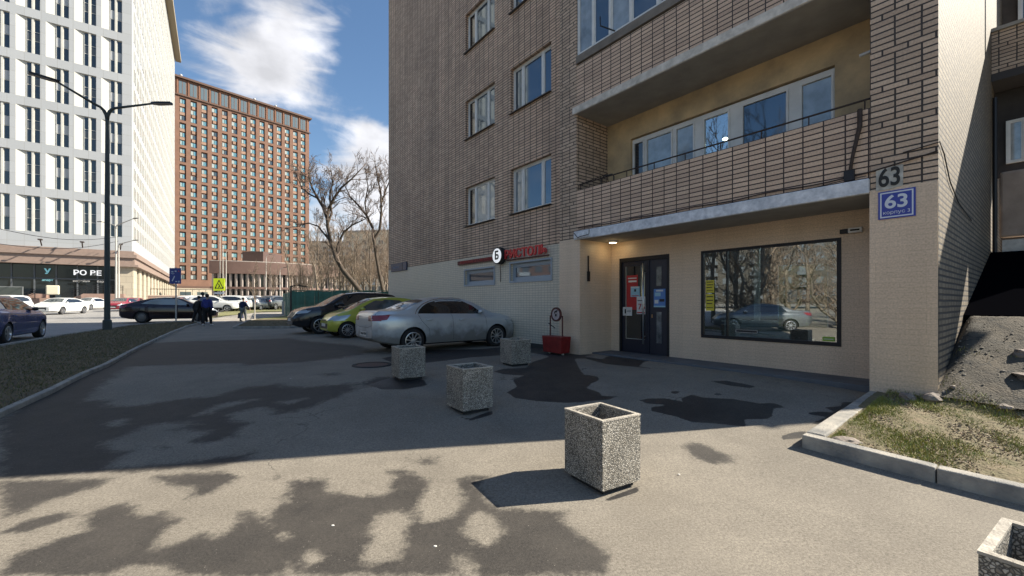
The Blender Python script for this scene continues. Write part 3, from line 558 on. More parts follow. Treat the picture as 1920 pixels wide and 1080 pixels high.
# shop window: dark frame, clear pane, room behind with lit tubes
f = MB(); s0, s1, z0, z1_ = SHOP
for q in ((s0, s1, z0, z0+.065), (s0, s1, z1_-.05, z1_), (s0, s0+.05, z0+.065, z1_-.05), (s1-.06, s1, z0+.065, z1_-.05), (s0+.52, s0+.545, z0+.065, z1_-.05)): f.box(q[0], q[1], RB-.012, RB+.06, q[2], q[3])
sw = bb(f, 'shop_window', M['metal_dark'])
mb = MB(); mb.box(s0+.05, s1-.06, RB+.02, RB+.03, z0+.065, z1_-.05); bb(mb, 'pane', M['clear'], parent=sw)
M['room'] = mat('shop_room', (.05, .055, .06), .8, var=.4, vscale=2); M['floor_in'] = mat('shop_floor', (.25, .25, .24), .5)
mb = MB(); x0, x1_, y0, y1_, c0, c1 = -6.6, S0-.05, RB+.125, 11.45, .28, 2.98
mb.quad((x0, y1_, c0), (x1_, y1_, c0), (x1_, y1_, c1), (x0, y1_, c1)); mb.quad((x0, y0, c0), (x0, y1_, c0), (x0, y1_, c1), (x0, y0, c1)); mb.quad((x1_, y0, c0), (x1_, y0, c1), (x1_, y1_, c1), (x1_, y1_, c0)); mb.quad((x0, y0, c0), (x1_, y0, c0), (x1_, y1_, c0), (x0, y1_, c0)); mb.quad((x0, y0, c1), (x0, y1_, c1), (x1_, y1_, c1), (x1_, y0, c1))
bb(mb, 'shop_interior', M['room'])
M['tube'] = mat('lit_tube', (.9, .95, 1), .5, emis=(.85, .95, 1), est=9)
for k, (a, b, L) in enumerate([(-4.3, 10.2, 1.1), (-3.2, 9.7, 1.1), (-2.9, 10.6, 1.3)]):
    t_ = thing('tube_light', ['lit ceiling tube behind the left part of the shop window', 'lit ceiling tube in the middle of the shop window, nearest the glass', 'lit ceiling tube at the right of the shop window, farther in'][k], 'light', W(a, b, 2.93), ANG, 'ceiling tubes inside the shop')
    m2 = MB(); m2.box(-L/2, L/2, -.05, .05, 0, .04); m2.build('housing', M['frame'], t_); m2 = MB(); m2.tube([(-L/2+.03, 0, -.02), (L/2-.03, 0, -.02)], .018, 8); m2.build('tube', M['tube'], t_)
M['chest'] = mat('white_enamel', (.42, .45, .46), .3); M['counter'] = mat('grey_counter', (.16, .18, .19), .5)
t_ = thing('shop_counter', 'low grey counter with white chest behind the shop window glass', 'counter', W(-3.4, 9.5, .281), ANG)
m2 = MB(); m2.box(-1.0, .25, -.3, .3, .0, .80); m2.build('chest', M['chest'], t_, bevel=.02, recalc=True); m2 = MB(); m2.box(-1.03, .28, -.33, .33, .80, .84); m2.build('counter_top', M['frame'], t_); m2 = MB(); m2.box(.3, 1.1, -.3, .3, 0, .82); m2.build('cabinet', M['metal_dark'], t_)
m2 = MB(); m2.box(-.52, -.42, .02, .10, .84, 2.6); m2.build('post', M['frame'], t_)
m2 = MB(); m2.box(.28, .31, .02, .05, .84, 1.6); m2.box(.40, .43, .02, .05, .84, 1.6); m2.build('post', M['frame'], t_)
# the double door
M['door_blue'] = mat('navy_door_paint', (.012, .014, .028), .4, spec=.6); M['steel'] = mat('brushed_steel', (.55, .6, .62), .3, .85)
dr = MB(); d0, d1_, e0, e1 = DOOR; dr.box(d0, d0+.06, RB-.01, RB+.1, e0, e1); dr.box(d1_-.06, d1_, RB-.01, RB+.1, e0, e1); dr.box(d0+.06, d1_-.06, RB-.01, RB+.1, e1-.09, e1); dr.box(d0, d1_, RB-.01, RB+.1, e0-.02, e0+.02)
door = bb(dr, 'door', M['metal_dark'])
mid = -5.88
m2 = MB(); wall_face(m2, d0+.06, mid, e0+.02, e1-.09, RB+.03, [(d0+.18, mid-.1, .62, 2.38)], .03); dl = bb(m2, 'glazed_leaf', M['door_blue'], parent=door)
m2 = MB(); m2.box(d0+.18, mid-.1, RB+.045, RB+.055, .62, 2.38); bb(m2, 'leaf_glass', M['glass_dark'], parent=door)
m2 = MB(); 
for q in ((d0+.17, d0+.185, .62, 2.38), (d0+.17, mid-.1, .61, .625)): m2.box(q[0], q[1], RB+.02, RB+.032, q[2], q[3])
bb(m2, 'glazing_trim', M['steel'], parent=door)
m2 = MB(); m2.box(mid+.004, d1_-.06, RB+.03, RB+.06, e0+.02, e1-.09); m2.box(mid-.02, mid+.03, RB+.008, RB+.03, e0+.02, e1-.09); bb(m2, 'solid_leaf', M['door_blue'], parent=door)
for a, b_ in ((1.88, 2.32), (.56, 1.28)):
    m2 = MB(); m2.box(-5.66, -5.53, RB+.022, RB+.032, a, b_); bb(m2, 'narrow_light', mat('narrow_light_%d' % int(a*10), (.20, .21, .22), .15, .3, var=.6, vscale=6), parent=door)
m2 = MB(); m2.tube([(mid-.075, RB-.07, .52), (mid-.075, RB-.07, 2.42)], .02, 10); m2.tube([(mid-.075, RB-.07, .7), (mid-.075, RB+.03, .7)], .012); m2.tube([(mid-.075, RB-.07, 2.2), (mid-.075, RB+.03, 2.2)], .012); bb(m2, 'handle', M['steel'], parent=door, smooth=True)
m2 = MB(); m2.box(mid+.09, mid+.115, RB+.018, RB+.03, 1.14, 1.22); bb(m2, 'lock', mat('brass', (.5, .3, .15), .4, .8), parent=door)
# ---- paper and stickers on the shop front: each is its own thing
red = mat('poster_red', (.42, .03, .03), .6); white = mat('poster_white', (.62, .62, .60), .6); pblue = mat('poster_blue', (.10, .22, .50), .5); pcy = mat('poster_pale_blue', (.30, .50, .60), .5); yel = mat('poster_yellow', (.62, .52, .05), .6); dk = mat('print_black', (.02, .02, .02), .7); grn = mat('sticker_green', (.25, .42, .05), .6)
def poster(name, label, s, z, wdt, hgt, m, bits, b=RB+.0, cat='poster', group=None):
    t_ = thing(name, label, cat, W(s, b, z), ANG, group)
    m2 = MB(); m2.box(-wdt/2, wdt/2, -.004, 0, -hgt/2, hgt/2); m2.build('sheet', m, t_)
    for (x0, x1_, c0, c1, mm) in bits: m2 = MB(); m2.box(x0*wdt, x1_*wdt, -.007, -.0042, c0*hgt, c1*hgt); m2.build('print', mm, t_)
    return t_
db = RB+.025
poster('poster', 'tall dark red poster with white heading on the left door leaf', -6.35, 1.74, .34, .84, red, [(-.35, .4, .40, .43, white), (-.3, .4, .30, .35, white)], db+.018, group='posters on the shop door')
poster('poster', 'small pale blue notice above the white one on the left door leaf', -6.25, 1.76, .26, .25, pcy, [(-.4, .4, -.42, -.36, red), (-.1, .1, .0, .25, dk), (-.45, .45, .38, .46, white)], db+.008, group='posters on the shop door')
poster('poster', 'white notice with red figure 75 beside the long door handle', -6.08, 1.43, .24, .42, white, [(-.45, .45, -.45, -.38, red), (-.4, .3, .25, .29, dk)], db+.0, group='posters on the shop door')
text_part('75', .2, 'number', red, bpy.data.objects['poster.002'], (.02, -.009, -.04))
poster('poster', 'white sheet with small black symbol low on the left door leaf', -6.47, 1.28, .27, .21, white, [(-.3, -.15, -.25, .25, dk), (-.05, .4, -.05, 0, dk), (-.05, .4, .1, .14, dk)], db+.0, group='posters on the shop door')
poster('poster', 'blue picture poster on the right door leaf', -5.58, 1.60, .30, .42, pblue, [(-.5, .5, -.5, -.42, pcy), (-.4, .1, .1, .3, pcy), (.0, .42, -.2, -.05, M['door_blue']), (-.3, .3, .36, .45, white), (-.42, -.1, -.3, -.1, white)], db-.002, group='posters on the shop door')
for k, (z, lab) in enumerate([(1.83, 'upper yellow notice at the left edge of the shop window'), (1.50, 'lower yellow notice at the left edge of the shop window')]):
    poster('window_notice', lab, -4.40, z, .17, .26 if k == 0 else .34, yel, [(-.4, .4, .32, .38, dk), (-.4, .4, .1, .16, dk), (-.4, .3, -.1, -.04, dk), (-.4, .4, -.34, -.3, dk)], RB+.014, 'notice', 'yellow notices in the shop window')
poster('window_sticker', 'green sticker in the lower right corner of the shop window', -2.36, .88, .17, .075, grn, [(-.4, .4, -.1, .05, white)], RB+.014, 'sticker')
poster('window_sticker', 'long dark strip sticker near the bottom of the shop window', -3.68, .94, .42, .07, dk, [(-.48, .48, .30, .38, white), (-.48, .48, -.38, -.30, white), (-.48, -.46, -.3, .3, white), (.46, .48, -.3, .3, white)], RB+.014, 'sticker')
t_ = poster('paper_display', 'large yellow green poster hanging in the right part of the shop window', -2.78, 1.62, .78, 1.12, mat('poster_leafy', (.30, .32, .08), .6, var=.8, vscale=9, dark=(.07, .09, .03)), [(-.5, .5, .49, .5, white), (-.5, -.48, -.5, .49, white), (.48, .5, -.5, .49, white), (-.3, -.1, -.1, .1, white), (.0, .15, -.15, .12, dk), (.2, .42, .0, .18, dk)], RB+.12)
# ---- fittings on the building
def fthing(name, label, cat, s, b, z, group=None): return thing(name, label, cat, W(s, b, z), ANG, group)
t_ = fthing('downlight', 'round lit lamp on the canopy ceiling above the shop door', 'lamp', -6.62, 8.25, 3.0)
MB().lathe([(.001, -.05), (.10, -.05), (.115, -.03), (.115, 0)], 20).build('rim', M['frame'], t_, smooth=True, sharp=40); MB().lathe([(.001, -.056), (.085, -.053), (.095, -.045)], 20).build('diffuser', mat('warm_diffuser', (1, .9, .7), .5, emis=(1, .80, .48), est=5), t_)
ld = bpy.data.lights.new('downlight_lamp', 'POINT'); ld.energy = .55; ld.color = (1, .72, .35); ld.shadow_soft_size = .06; lo = bpy.data.objects.new('downlight_lamp', ld); COL.objects.link(lo); lo.parent = t_; lo.location = (0, 0, -.12)
t_ = fthing('bracket', 'black bracket fixed on the side wall of the recess left of the door', 'bracket', -6.95, 7.72, 2.25)
m2 = MB(); m2.box(.0, .025, -.01, .02, 0, .38); m2.build('strip', M['iron'], t_); m2 = MB(); m2.box(.0, .04, -.03, .04, -.24, .0); m2.build('holder', M['metal_dark'], t_)
t_ = fthing('cable_box', 'white cable box with dark wiring at the left end of the canopy edge', 'cable box', -6.93, PB-.06, 3.1)
m2 = MB(); m2.box(-.14, .36, -.035, -.001, -.08, .08); m2.build('cover', M['slab_white'], t_); m2 = MB(); m2.tube([(-.13, -.045, .06), (.0, -.05, -.07), (.1, -.045, -.05), (.2, -.045, -.045), (.35, -.045, -.03), (.355, -.045, .075)], .008, 6); m2.build('wiring', M['metal_dark'], t_)
t_ = fthing('security_camera', 'small white wall camera above the right corner of the shop window', 'camera', -2.06, RB-.001, 2.66)
m2 = MB(); m2.box(-.13, -.02, -.05, 0, -.03, .04); m2.build('mount', M['metal_dark'], t_); m2 = MB(); m2.box(-.01, .17, -.10, -.02, -.035, .045); m2.build('housing', M['frame'], t_, bevel=.008, recalc=True); m2 = MB(); m2.box(.02, .14, -.105, -.1, -.008, .018); m2.build('face', dk, t_)
t_ = fthing('security_camera', 'white bullet camera under the upper balcony slab beside the right pier', 'camera', S0-.02, 8.1, 5.25)
m2 = MB(); m2.tube([(-.24, -.02, -.02), (-.10, 0, 0)], .024, 12); m2.build('housing', M['frame'], t_, smooth=True, sharp=40); m2 = MB(); m2.tube([(-.14, 0, 0), (0.02, 0, .03)], .014); m2.build('arm', M['frame'], t_)
t_ = fthing('balcony_rail', 'thin iron handrail above the brick parapet of the first balcony', 'railing', -4.3, PB+.07, 4.18)
m2 = MB(); m2.tube([(-2.76, 0, .15), (2.72, 0, .15)], .014, 6); m2.build('bar', M['iron'], t_)
for k in range(9): m2 = MB(); m2.tube([(-2.7+.67*k, 0, 0), (-2.7+.67*k, 0, .15)], .009, 6); m2.build('post', M['iron'], t_)
m2 = MB(); m2.tube([(-2.74, 0, .15), (-2.5, .75, .5), (-2.5, .8, .1)], .012, 6); m2.build('brace', M['iron'], t_)
t_ = fthing('cable', 'dark cable sagging along the parapet just above the canopy', 'cable', -4.3, PB-.02, 3.27)
pp = [(-2.7+5.4*i/24, 0, .04*math.sin(i*1.1)*.3-.02*math.sin(i/24*math.pi)) for i in range(25)]+[(3.3, -.01, .10), (3.40, -.01, .12)]
m2 = MB(); m2.tube(pp, .010, 5); m2.build('strand', M['iron'], t_); m2 = MB(); m2.tube([(a, b-.012, c-.05+.02*math.sin(i*.9)) for i, (a, b, c) in enumerate(pp[:25])], .006, 5); m2.build('strand', M['iron'], t_)
t_ = fthing('cable', 'black cable crossing the sunlit side wall from the number plate', 'cable', PS+.004, PB, 3.4)
m2 = MB(); m2.tube([(-.33, -.02, .06), (.01, -.015, .1), (.012, .3, .02), (.012, .8, -.25), (.012, 1.6, -.42), (.012, 3.2, -.5)], .007, 6); m2.build('strand', M['metal_dark'], t_)
t_ = fthing('wall_pipe', 'rusty slanted pipe on the parapet beside the right pier', 'pipe', -1.80, PB-.01, 3.2)
m2 = MB(); m2.tube([(0, 0, .05), (.05, -.03, .35), (.13, -.03, .75), (.13, -.03, .98)], [.022, .022, .03, .03], 8); m2.build('pipe', M['iron'], t_); m2 = MB(); m2.box(-.05, .07, -.04, .005, .02, .16); m2.build('clamp', M['metal_dark'], t_)
t_ = fthing('wall_pipe', 'thin bent metal rod standing on the balcony ledge of the second floor', 'pipe', -6.1, PB-.02, 7.42)
m2 = MB(); m2.tube([(.2, 0, 0), (.0, -.25, .12), (-.01, -.25, .32)], .014, 6); m2.build('rod', M['metal_dark'], t_)
t_ = fthing('clothes_frame', 'small black clothes frame at the left end of the open balcony', 'clothes frame', -6.6, PB+.35, 4.0)
m2 = MB(); m2.tube([(0, 0, 0), (0, 0, .42), (.05, .03, .48), (.28, .05, .48), (.33, .05, .42), (.33, .05, .05)], .013, 6); m2.build('frame', M['metal_dark'], t_)
# ---- street number plates
blue_s = mat('enamel_blue', (.035, .055, .33), .35); lt = mat('enamel_white', (.62, .66, .74), .4); old = mat('old_plate', (.46, .45, .41), .8, var=.4, vscale=12)
t_ = fthing('address_plate', 'blue enamel plate reading 63 on the right pier', 'plate', -1.29, PB-.014, 2.80)
m2 = MB(); m2.box(-.185, .185, -.018, 0, -.185, .185); m2.build('board', blue_s, t_)
m2 = MB()
for q in ((-.165, .165, .152, .168), (-.165, .165, -.168, -.152), (-.165, -.150, -.152, .152), (.150, .165, -.152, .152)): m2.box(q[0], q[1], -.0205, -.018, q[2], q[3])
m2.build('border', lt, t_)
text_part('63', .24, 'number', lt, t_, (0, -.021, .028), extrude=.002, sx=1.02, offset=.005); text_part('корпус 3', .062, 'lettering', lt, t_, (0, -.021, -.105), extrude=.002, sx=1.05)
t_ = fthing('number_plate', 'weathered old 63 house number plate above the blue plate', 'plate', -1.36, PB-.002, 3.16)
m2 = MB(); m2.prism_y([(-.14, -.15), (.0, -.15), (.13, -.13), (.135, .15), (-.14, .135)], -.02, 0); m2.build('board', old, t_)
text_part('63', .34, 'number', dk, t_, (.0, -.024, .0), extrude=.003, sx=.70, offset=.006)
t_ = fthing('street_plate', 'dark blue street name plate at the far corner of the brick building', 'plate', -18.2, LB-.014, 3.10)
m2 = MB(); m2.box(-.95, .80, -.05, 0, -.18, .18); m2.build('board', mat('navy_board', (.035, .045, .09), .5), t_); text_part('проспект', .16, 'lettering', mat('pale_letters', (.25, .28, .36), .5), t_, (-.35, -.052, 0), extrude=.002); m2 = MB(); m2.box(.34, .40, -.054, -.05, -.15, .15); m2.build('divider', dk, t_)
text_part('1', .2, 'number', bpy.data.materials['pale_letters'], t_, (.58, -.052, 0), extrude=.002)
# ---- shop sign
M['sign_red'] = mat('sign_red', (.62, .035, .035), .5); M['sign_dark'] = mat('sign_side', (.10, .012, .015), .6)
t_ = fthing('shop_sign', 'red letters with white round emblem above the low windows', 'sign', -10.4, LB-.02, 2.88)
cx = -.02; m2 = MB(); m2.lathe([(.001, -.20), (.24, -.20), (.26, -.18), (.26, -.03), (.001, -.03)], 36, 'y', (cx, 0, .04)); m2.build('emblem_rim', dk, t_, smooth=True, sharp=30)
m2 = MB(); m2.lathe([(.001, -.206), (.22, -.206), (.22, -.2)], 36, 'y', (cx, 0, .04)); m2.build('emblem_face', mat('emblem_white', (.85, .88, .88), .4, emis=(1, 1, 1), est=.25), t_)
text_part('Б', .34, 'emblem_letter', dk, t_, (cx, -.21, .035), extrude=.004, offset=.012)
text_part('РИСТОЛЬ', .34, 'letters', M['sign_red'], t_, (1.17, -.10, .03), extrude=.02, sx=1.12, offset=.008)
m2 = MB(); m2.box(.26, 2.1, -.05, .0, -.13, -.10); m2.build('rail', M['sign_dark'], t_)
m2 = MB(); m2.box(-2.6, -.27, -.06, .0, -.07, .065); m2.build('strip_board', M['sign_dark'], t_)
text_part('ФЕДЕРАЛЬНАЯ СЕТЬ МАГАЗИНОВ', .115, 'small_letters', mat('sign_dull_red', (.40, .05, .045), .5), t_, (-1.44, -.065, 0), extrude=.006, sx=1.0)
m2 = MB(); m2.tube([(-.1, -.02, -.22), (-.09, -.015, -.75)], .01, 5); m2.build('hanging_wire', dk, t_)
# ---- the rear wing's balconies, right edge of the photo
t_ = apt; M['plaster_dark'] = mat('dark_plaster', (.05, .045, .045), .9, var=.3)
mb = MB(); mb.box(PS+.003, 2.9, 14.5, 14.64, 6.66, 7.62); bb(mb, 'wing_parapet', M['brick_pier'])
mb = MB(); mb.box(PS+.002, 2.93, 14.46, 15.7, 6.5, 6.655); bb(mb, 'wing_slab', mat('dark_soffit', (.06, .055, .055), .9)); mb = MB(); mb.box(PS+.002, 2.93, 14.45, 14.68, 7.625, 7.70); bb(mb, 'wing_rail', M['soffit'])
mb = MB(); mb.box(PS+.12, 2.9, 14.5, 14.62, 2.95, 4.43); bb(mb, 'wing_parapet', M['ply'], bevel=.05, recalc=True)
mb = MB(); mb.box(PS+.16, 2.93, 14.52, 15.7, 2.55, 2.90); bb(mb, 'wing_slab', M['slab'])
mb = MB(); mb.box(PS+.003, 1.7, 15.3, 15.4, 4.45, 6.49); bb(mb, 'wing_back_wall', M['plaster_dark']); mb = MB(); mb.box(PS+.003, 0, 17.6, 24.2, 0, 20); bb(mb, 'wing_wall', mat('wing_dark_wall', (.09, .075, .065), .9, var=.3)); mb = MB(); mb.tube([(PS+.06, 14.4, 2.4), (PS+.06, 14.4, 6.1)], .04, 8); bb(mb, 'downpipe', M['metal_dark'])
win_unit(-.62, -.1, 7.8, 9.9, 17.5, [.5], 'glass', sill=False); win_unit(-.72, -.42, 4.75, 5.75, 15.23, [], 'curtain_glass', sill=False, fw=.04); win_unit(-.6, -.1, 4.3, 5.7, 17.5, [], 'glass_dark', sill=False)
mb = MB(); mb.tube([(-.15, 14.6, 7.7), (-.15, 14.6, 10.6)], .06, 8); bb(mb, 'wing_post', M['frame'])
mb = MB(); mb.add([(PS+.004, 9.75, 1.30), (5, 9.75, 1.30), (5, 14.3, 2.62), (PS+.004, 14.3, 2.62), (PS+.004, 9.75, 1.0), (5, 9.75, 1.0), (5, 14.3, 1.0), (PS+.004, 14.3, 1.0)], [(0, 1, 2, 3), (4, 5, 1, 0), (5, 6, 2, 1), (6, 7, 3, 2), (7, 4, 0, 3)]); bb(mb, 'shade_slope', M['shade_black'])  # made-up black slope in place of the shadow below the balconies
# ---------------------------------------------------------------- concrete planters
def pebble(name):
    m = bpy.data.materials.new(name); m.use_nodes = True; t = m.node_tree; p = t.nodes['Principled BSDF']; p.inputs['Roughness'].default_value = .75
    tcn = t.nodes.new('ShaderNodeTexCoord'); n = t.nodes.new('ShaderNodeTexNoise'); n.inputs['Scale'].default_value = 40; t.links.new(tcn.outputs['Object'], n.inputs[0])
    ad = t.nodes.new('ShaderNodeVectorMath'); ad.operation = 'MULTIPLY_ADD'; t.links.new(n.outputs['Color'], ad.inputs[0]); ad.inputs[1].default_value = (.012, .012, .012); t.links.new(tcn.outputs['Object'], ad.inputs[2])
    v = t.nodes.new('ShaderNodeTexVoronoi'); v.feature = 'DISTANCE_TO_EDGE'; v.inputs['Scale'].default_value = 72; t.links.new(ad.outputs[0], v.inputs[0])
    v2 = t.nodes.new('ShaderNodeTexVoronoi'); v2.inputs['Scale'].default_value = 72; t.links.new(ad.outputs[0], v2.inputs[0])
    r = t.nodes.new('ShaderNodeMapRange'); t.links.new(v.outputs['Distance'], r.inputs[0]); r.inputs[1].default_value = .06; r.inputs[2].default_value = .22
    rp = t.nodes.new('ShaderNodeValToRGB'); sp = t.nodes.new('ShaderNodeSeparateColor'); t.links.new(v2.outputs['Color'], sp.inputs[0]); t.links.new(sp.outputs[0], rp.inputs[0])
    e = rp.color_ramp.elements; e[0].color = (.22, .19, .15, 1); e[1].color = (.56, .52, .45, 1); k = e.new(.35); k.color = (.42, .38, .31, 1)
    x = t.nodes.new('ShaderNodeMix'); x.data_type = 'RGBA'; t.links.new(r.outputs[0], x.inputs[0]); x.inputs[6].default_value = (.085, .08, .07, 1); t.links.new(rp.outputs[0], x.inputs[7])
    n3 = t.nodes.new('ShaderNodeTexNoise'); n3.inputs['Scale'].default_value = 4; n3.inputs['Detail'].default_value = 5; t.links.new(tcn.outputs['Object'], n3.inputs[0])
    hs = t.nodes.new('ShaderNodeHueSaturation'); t.links.new(x.outputs[2], hs.inputs['Color']); r3 = t.nodes.new('ShaderNodeMapRange'); t.links.new(n3.outputs[0], r3.inputs[0]); r3.inputs[1].default_value = .3; r3.inputs[2].default_value = .7; r3.inputs[3].default_value = .7; r3.inputs[4].default_value = 1.15; t.links.new(r3.outputs[0], hs.inputs['Value'])
    t.links.new(hs.outputs[0], p.inputs['Base Color'])
    b = t.nodes.new('ShaderNodeBump'); b.inputs['Strength'].default_value = 1; b.inputs['Distance'].default_value = .006; t.links.new(v.outputs['Distance'], b.inputs['Height']); t.links.new(b.outputs[0], p.inputs['Normal']); return m
M['pebble'] = pebble('exposed_pebbles'); M['rim'] = mat('smooth_concrete_rim', (.42, .38, .32), .8, var=.45, vscale=12, bump=.4, bscale=60)
M['inside'] = mat('planter_inside', (.07, .075, .06), .95, var=.6, vscale=18, bump=.8, dark=(.03, .03, .025))
def planter(label, loc, rot, a, b, h):
    t_ = thing('concrete_planter', label, 'planter', loc, rot, 'pebbled concrete planters on the forecourt'); w_ = .03; g = .045
    m2 = MB(); A, Bq = a/2, b/2
    for x0, x1_, y0, y1_ in ((-A, A, -Bq, -Bq+w_), (-A, A, Bq-w_, Bq), (-A, -A+w_, -Bq+w_, Bq-w_), (A-w_, A, -Bq+w_, Bq-w_)): m2.box(x0, x1_, y0, y1_, g, h-.012)
    m2.box(-A+w_, A-w_, -Bq+w_, Bq-w_, g, .09); m2.build('shell', M['pebble'], t_)
    m2 = MB(); e = .003
    for x0, x1_, y0, y1_ in ((-A-e, A+e, -Bq-e, -Bq+w_), (-A-e, A+e, Bq-w_, Bq+e), (-A-e, -A+w_, -Bq+w_, Bq-w_), (A-w_, A+e, -Bq+w_, Bq-w_)): m2.box(x0, x1_, y0, y1_, h-.0119, h)
    m2.build('rim', M['rim'], t_); m2 = MB(); m2.box(-A+.04, A-.04, -Bq+.04, Bq-.04, 0, g-.002); m2.build('foot', M['black'], t_)
    m2 = MB(); m2.box(-A+w_+.001, A-w_-.001, -Bq+w_+.001, Bq-w_-.001, .091, h*.45); m2.build('soil', M['inside'], t_); return t_
for lab, F_, rot, a, b, h in [('large sunlit pebbled planter nearest the middle of the photo, casting a sharp shadow', (1130, 935), 31, .41, .465, .585),
                              ('pebbled planter in shade, second nearest, in front of the others', (868, 783), 35, .43, .44, .56),
                              ('shaded pebbled planter directly behind the silver car rear wheel', (749, 717), 32, .43, .44, .53),
                              ('shaded pebbled planter by the front wheel of the silver car', (959, 688), 30, .44, .46, .52)]:
    f0 = G(*F_); c, s = math.cos(R(rot)), math.sin(R(rot)); x, y = f0.x+c*a/2-s*b/2, f0.y+s*a/2+c*b/2
    planter(lab, (x, y, gz(x, y)), R(rot), a, b, h)
planter('pebbled planter cut by the lower right corner of the photo', (1.99, 1.47, 0), R(33), .43, .43, .60)
# manhole and litter specks
mh = G(698, 685); t_ = thing('manhole_cover', 'round dark manhole cover behind the silver car', 'manhole cover', (mh.x, mh.y, mh.z+.004), 0)
MB().lathe([(.001, .012), (.30, .012), (.30, .0)], 32).build('lid', mat('rust_lid', (.10, .06, .05), .7, .3, bump=.5), t_); MB().lathe([(.31, .0), (.31, .016), (.38, .016), (.39, .0)], 32).build('ring', M['black'], t_)
# red pavement sign with flower trough
sp = W(-7.38, 7.08); t_ = thing('pavement_sign', 'red trough with round letter sign on two posts beside the left pier', 'sign', (sp.x, sp.y, gz(sp.x, sp.y)), ANG)
rp_ = mat('worn_red_paint', (.22, .014, .012), .5, var=.35, vscale=6); m2 = MB(); m2.add([(-.31, -.14, .05), (.31, -.14, .05), (.31, .14, .05), (-.31, .14, .05), (-.34, -.16, .44), (.34, -.16, .44), (.34, .16, .44), (-.34, .16, .44)], [(0, 3, 2, 1), (4, 5, 6, 7), (0, 1, 5, 4), (1, 2, 6, 5), (2, 3, 7, 6), (3, 0, 4, 7)]); m2.build('trough', rp_, t_, bevel=.008, recalc=True)
for x in (-.21, .21): m2 = MB(); m2.tube([(x, 0, .44), (x, 0, .93)], .017, 8); m2.build('post', mat('dark_red_%d' % (x > 0), (.07, .012, .012), .5), t_); 
for x in (-.22, .22): m2 = MB(); m2.tube([(x, 0, 0), (x, 0, .05)], .03, 8); m2.build('foot', M['frame'], t_)
m2 = MB(); m2.lathe([(.13, -.02), (.172, -.02), (.172, .02), (.13, .02), (.13, -.02)], 32, 'y', (0, 0, .96)); m2.box(-.21, -.165, -.012, .012, .90, .925); m2.box(.165, .21, -.012, .012, .90, .925); m2.build('ring', bpy.data.materials['dark_red_0'], t_, smooth=True, sharp=30)
m2 = MB(); m2.lathe([(.001, -.012), (.131, -.012), (.131, .012), (.001, .012)], 32, 'y', (0, 0, .96)); m2.build('disc', mat('pinkish_white', (.42, .36, .36), .5), t_)
text_part('б', .24, 'letter', dk, t_, (0, -.015, .955), extrude=.002, offset=.008)
m2 = MB(); m2.tube([(-.25, -.02, .74), (.0, -.05, .64)], .012, 6); m2.build('stay', M['metal_dark'], t_)

# ---------------------------------------------------------------- cars
def curve(pts, xs, sig=.05):
    p = np.array(pts, float); d = np.linspace(p[0, 0]-.6, p[-1, 0]+.6, 700); y = np.interp(d, p[:, 0], p[:, 1]); st = d[1]-d[0]
    k = np.exp(-.5*(np.arange(-60, 61)*st/sig)**2); k /= k.sum(); y = np.convolve(np.pad(y, 60, 'edge'), k, 'valid'); return np.interp(xs, d, y)
def paint(name, col, dirt=None, rough=.28, metal=.35, dh=.62):
    m = mat(name, col, rough, metal, coat=.7)
    if dirt:
        t = m.node_tree; p = t.nodes['Principled BSDF']; tcn = t.nodes.new('ShaderNodeTexCoord'); sx = t.nodes.new('ShaderNodeSeparateXYZ'); t.links.new(tcn.outputs['Object'], sx.inputs[0])
        n = t.nodes.new('ShaderNodeTexNoise'); n.inputs['Scale'].default_value = 3.2; n.inputs['Detail'].default_value = 8; t.links.new(tcn.outputs['Object'], n.inputs[0])
        a = t.nodes.new('ShaderNodeMath'); a.operation = 'MULTIPLY_ADD'; t.links.new(n.outputs[0], a.inputs[0]); a.inputs[1].default_value = .75; t.links.new(sx.outputs[2], a.inputs[2])
        r = t.nodes.new('ShaderNodeMapRange'); t.links.new(a.outputs[0], r.inputs[0]); r.inputs[1].default_value = dh+.42; r.inputs[2].default_value = dh+.12; r.inputs[3].default_value = .0; r.inputs[4].default_value = .92
        x = t.nodes.new('ShaderNodeMix'); x.data_type = 'RGBA'; t.links.new(r.outputs[0], x.inputs[0]); x.inputs[6].default_value = (*col, 1); x.inputs[7].default_value = (*dirt, 1); t.links.new(x.outputs[2], p.inputs['Base Color'])
        for k, lo, hi in (('Roughness', rough, .8), ('Coat Weight', .7, .0), ('Metallic', metal, 0)):
            q = t.nodes.new('ShaderNodeMapRange'); t.links.new(r.outputs[0], q.inputs[0]); q.inputs[3].default_value = lo; q.inputs[4].default_value = hi; t.links.new(q.outputs[0], p.inputs[k])
    return m
M['tyre'] = mat('tyre_rubber', (.014, .014, .015), .85, bump=.3, bscale=60); M['alloy'] = mat('alloy', (.55, .55, .56), .3, .85); M['lens_red'] = mat('tail_lens', (.23, .02, .025), .15, coat=1); M['lens_clear'] = mat('head_lens', (.45, .48, .5), .08, .3, coat=1)
M['carglass'] = mat('tinted_car_glass', (.012, .014, .016), .03, 0, spec=1, ior=1.6); M['trim'] = mat('black_trim', (.015, .015, .016), .5); M['chrome'] = mat('chrome', (.6, .6, .6), .15, 1); M['plate'] = mat('plate_white', (.55, .55, .53), .5)
M['wind'] = mat('windscreen_glass', (.06, .075, .08), .03, .1, spec=1, ior=1.7)
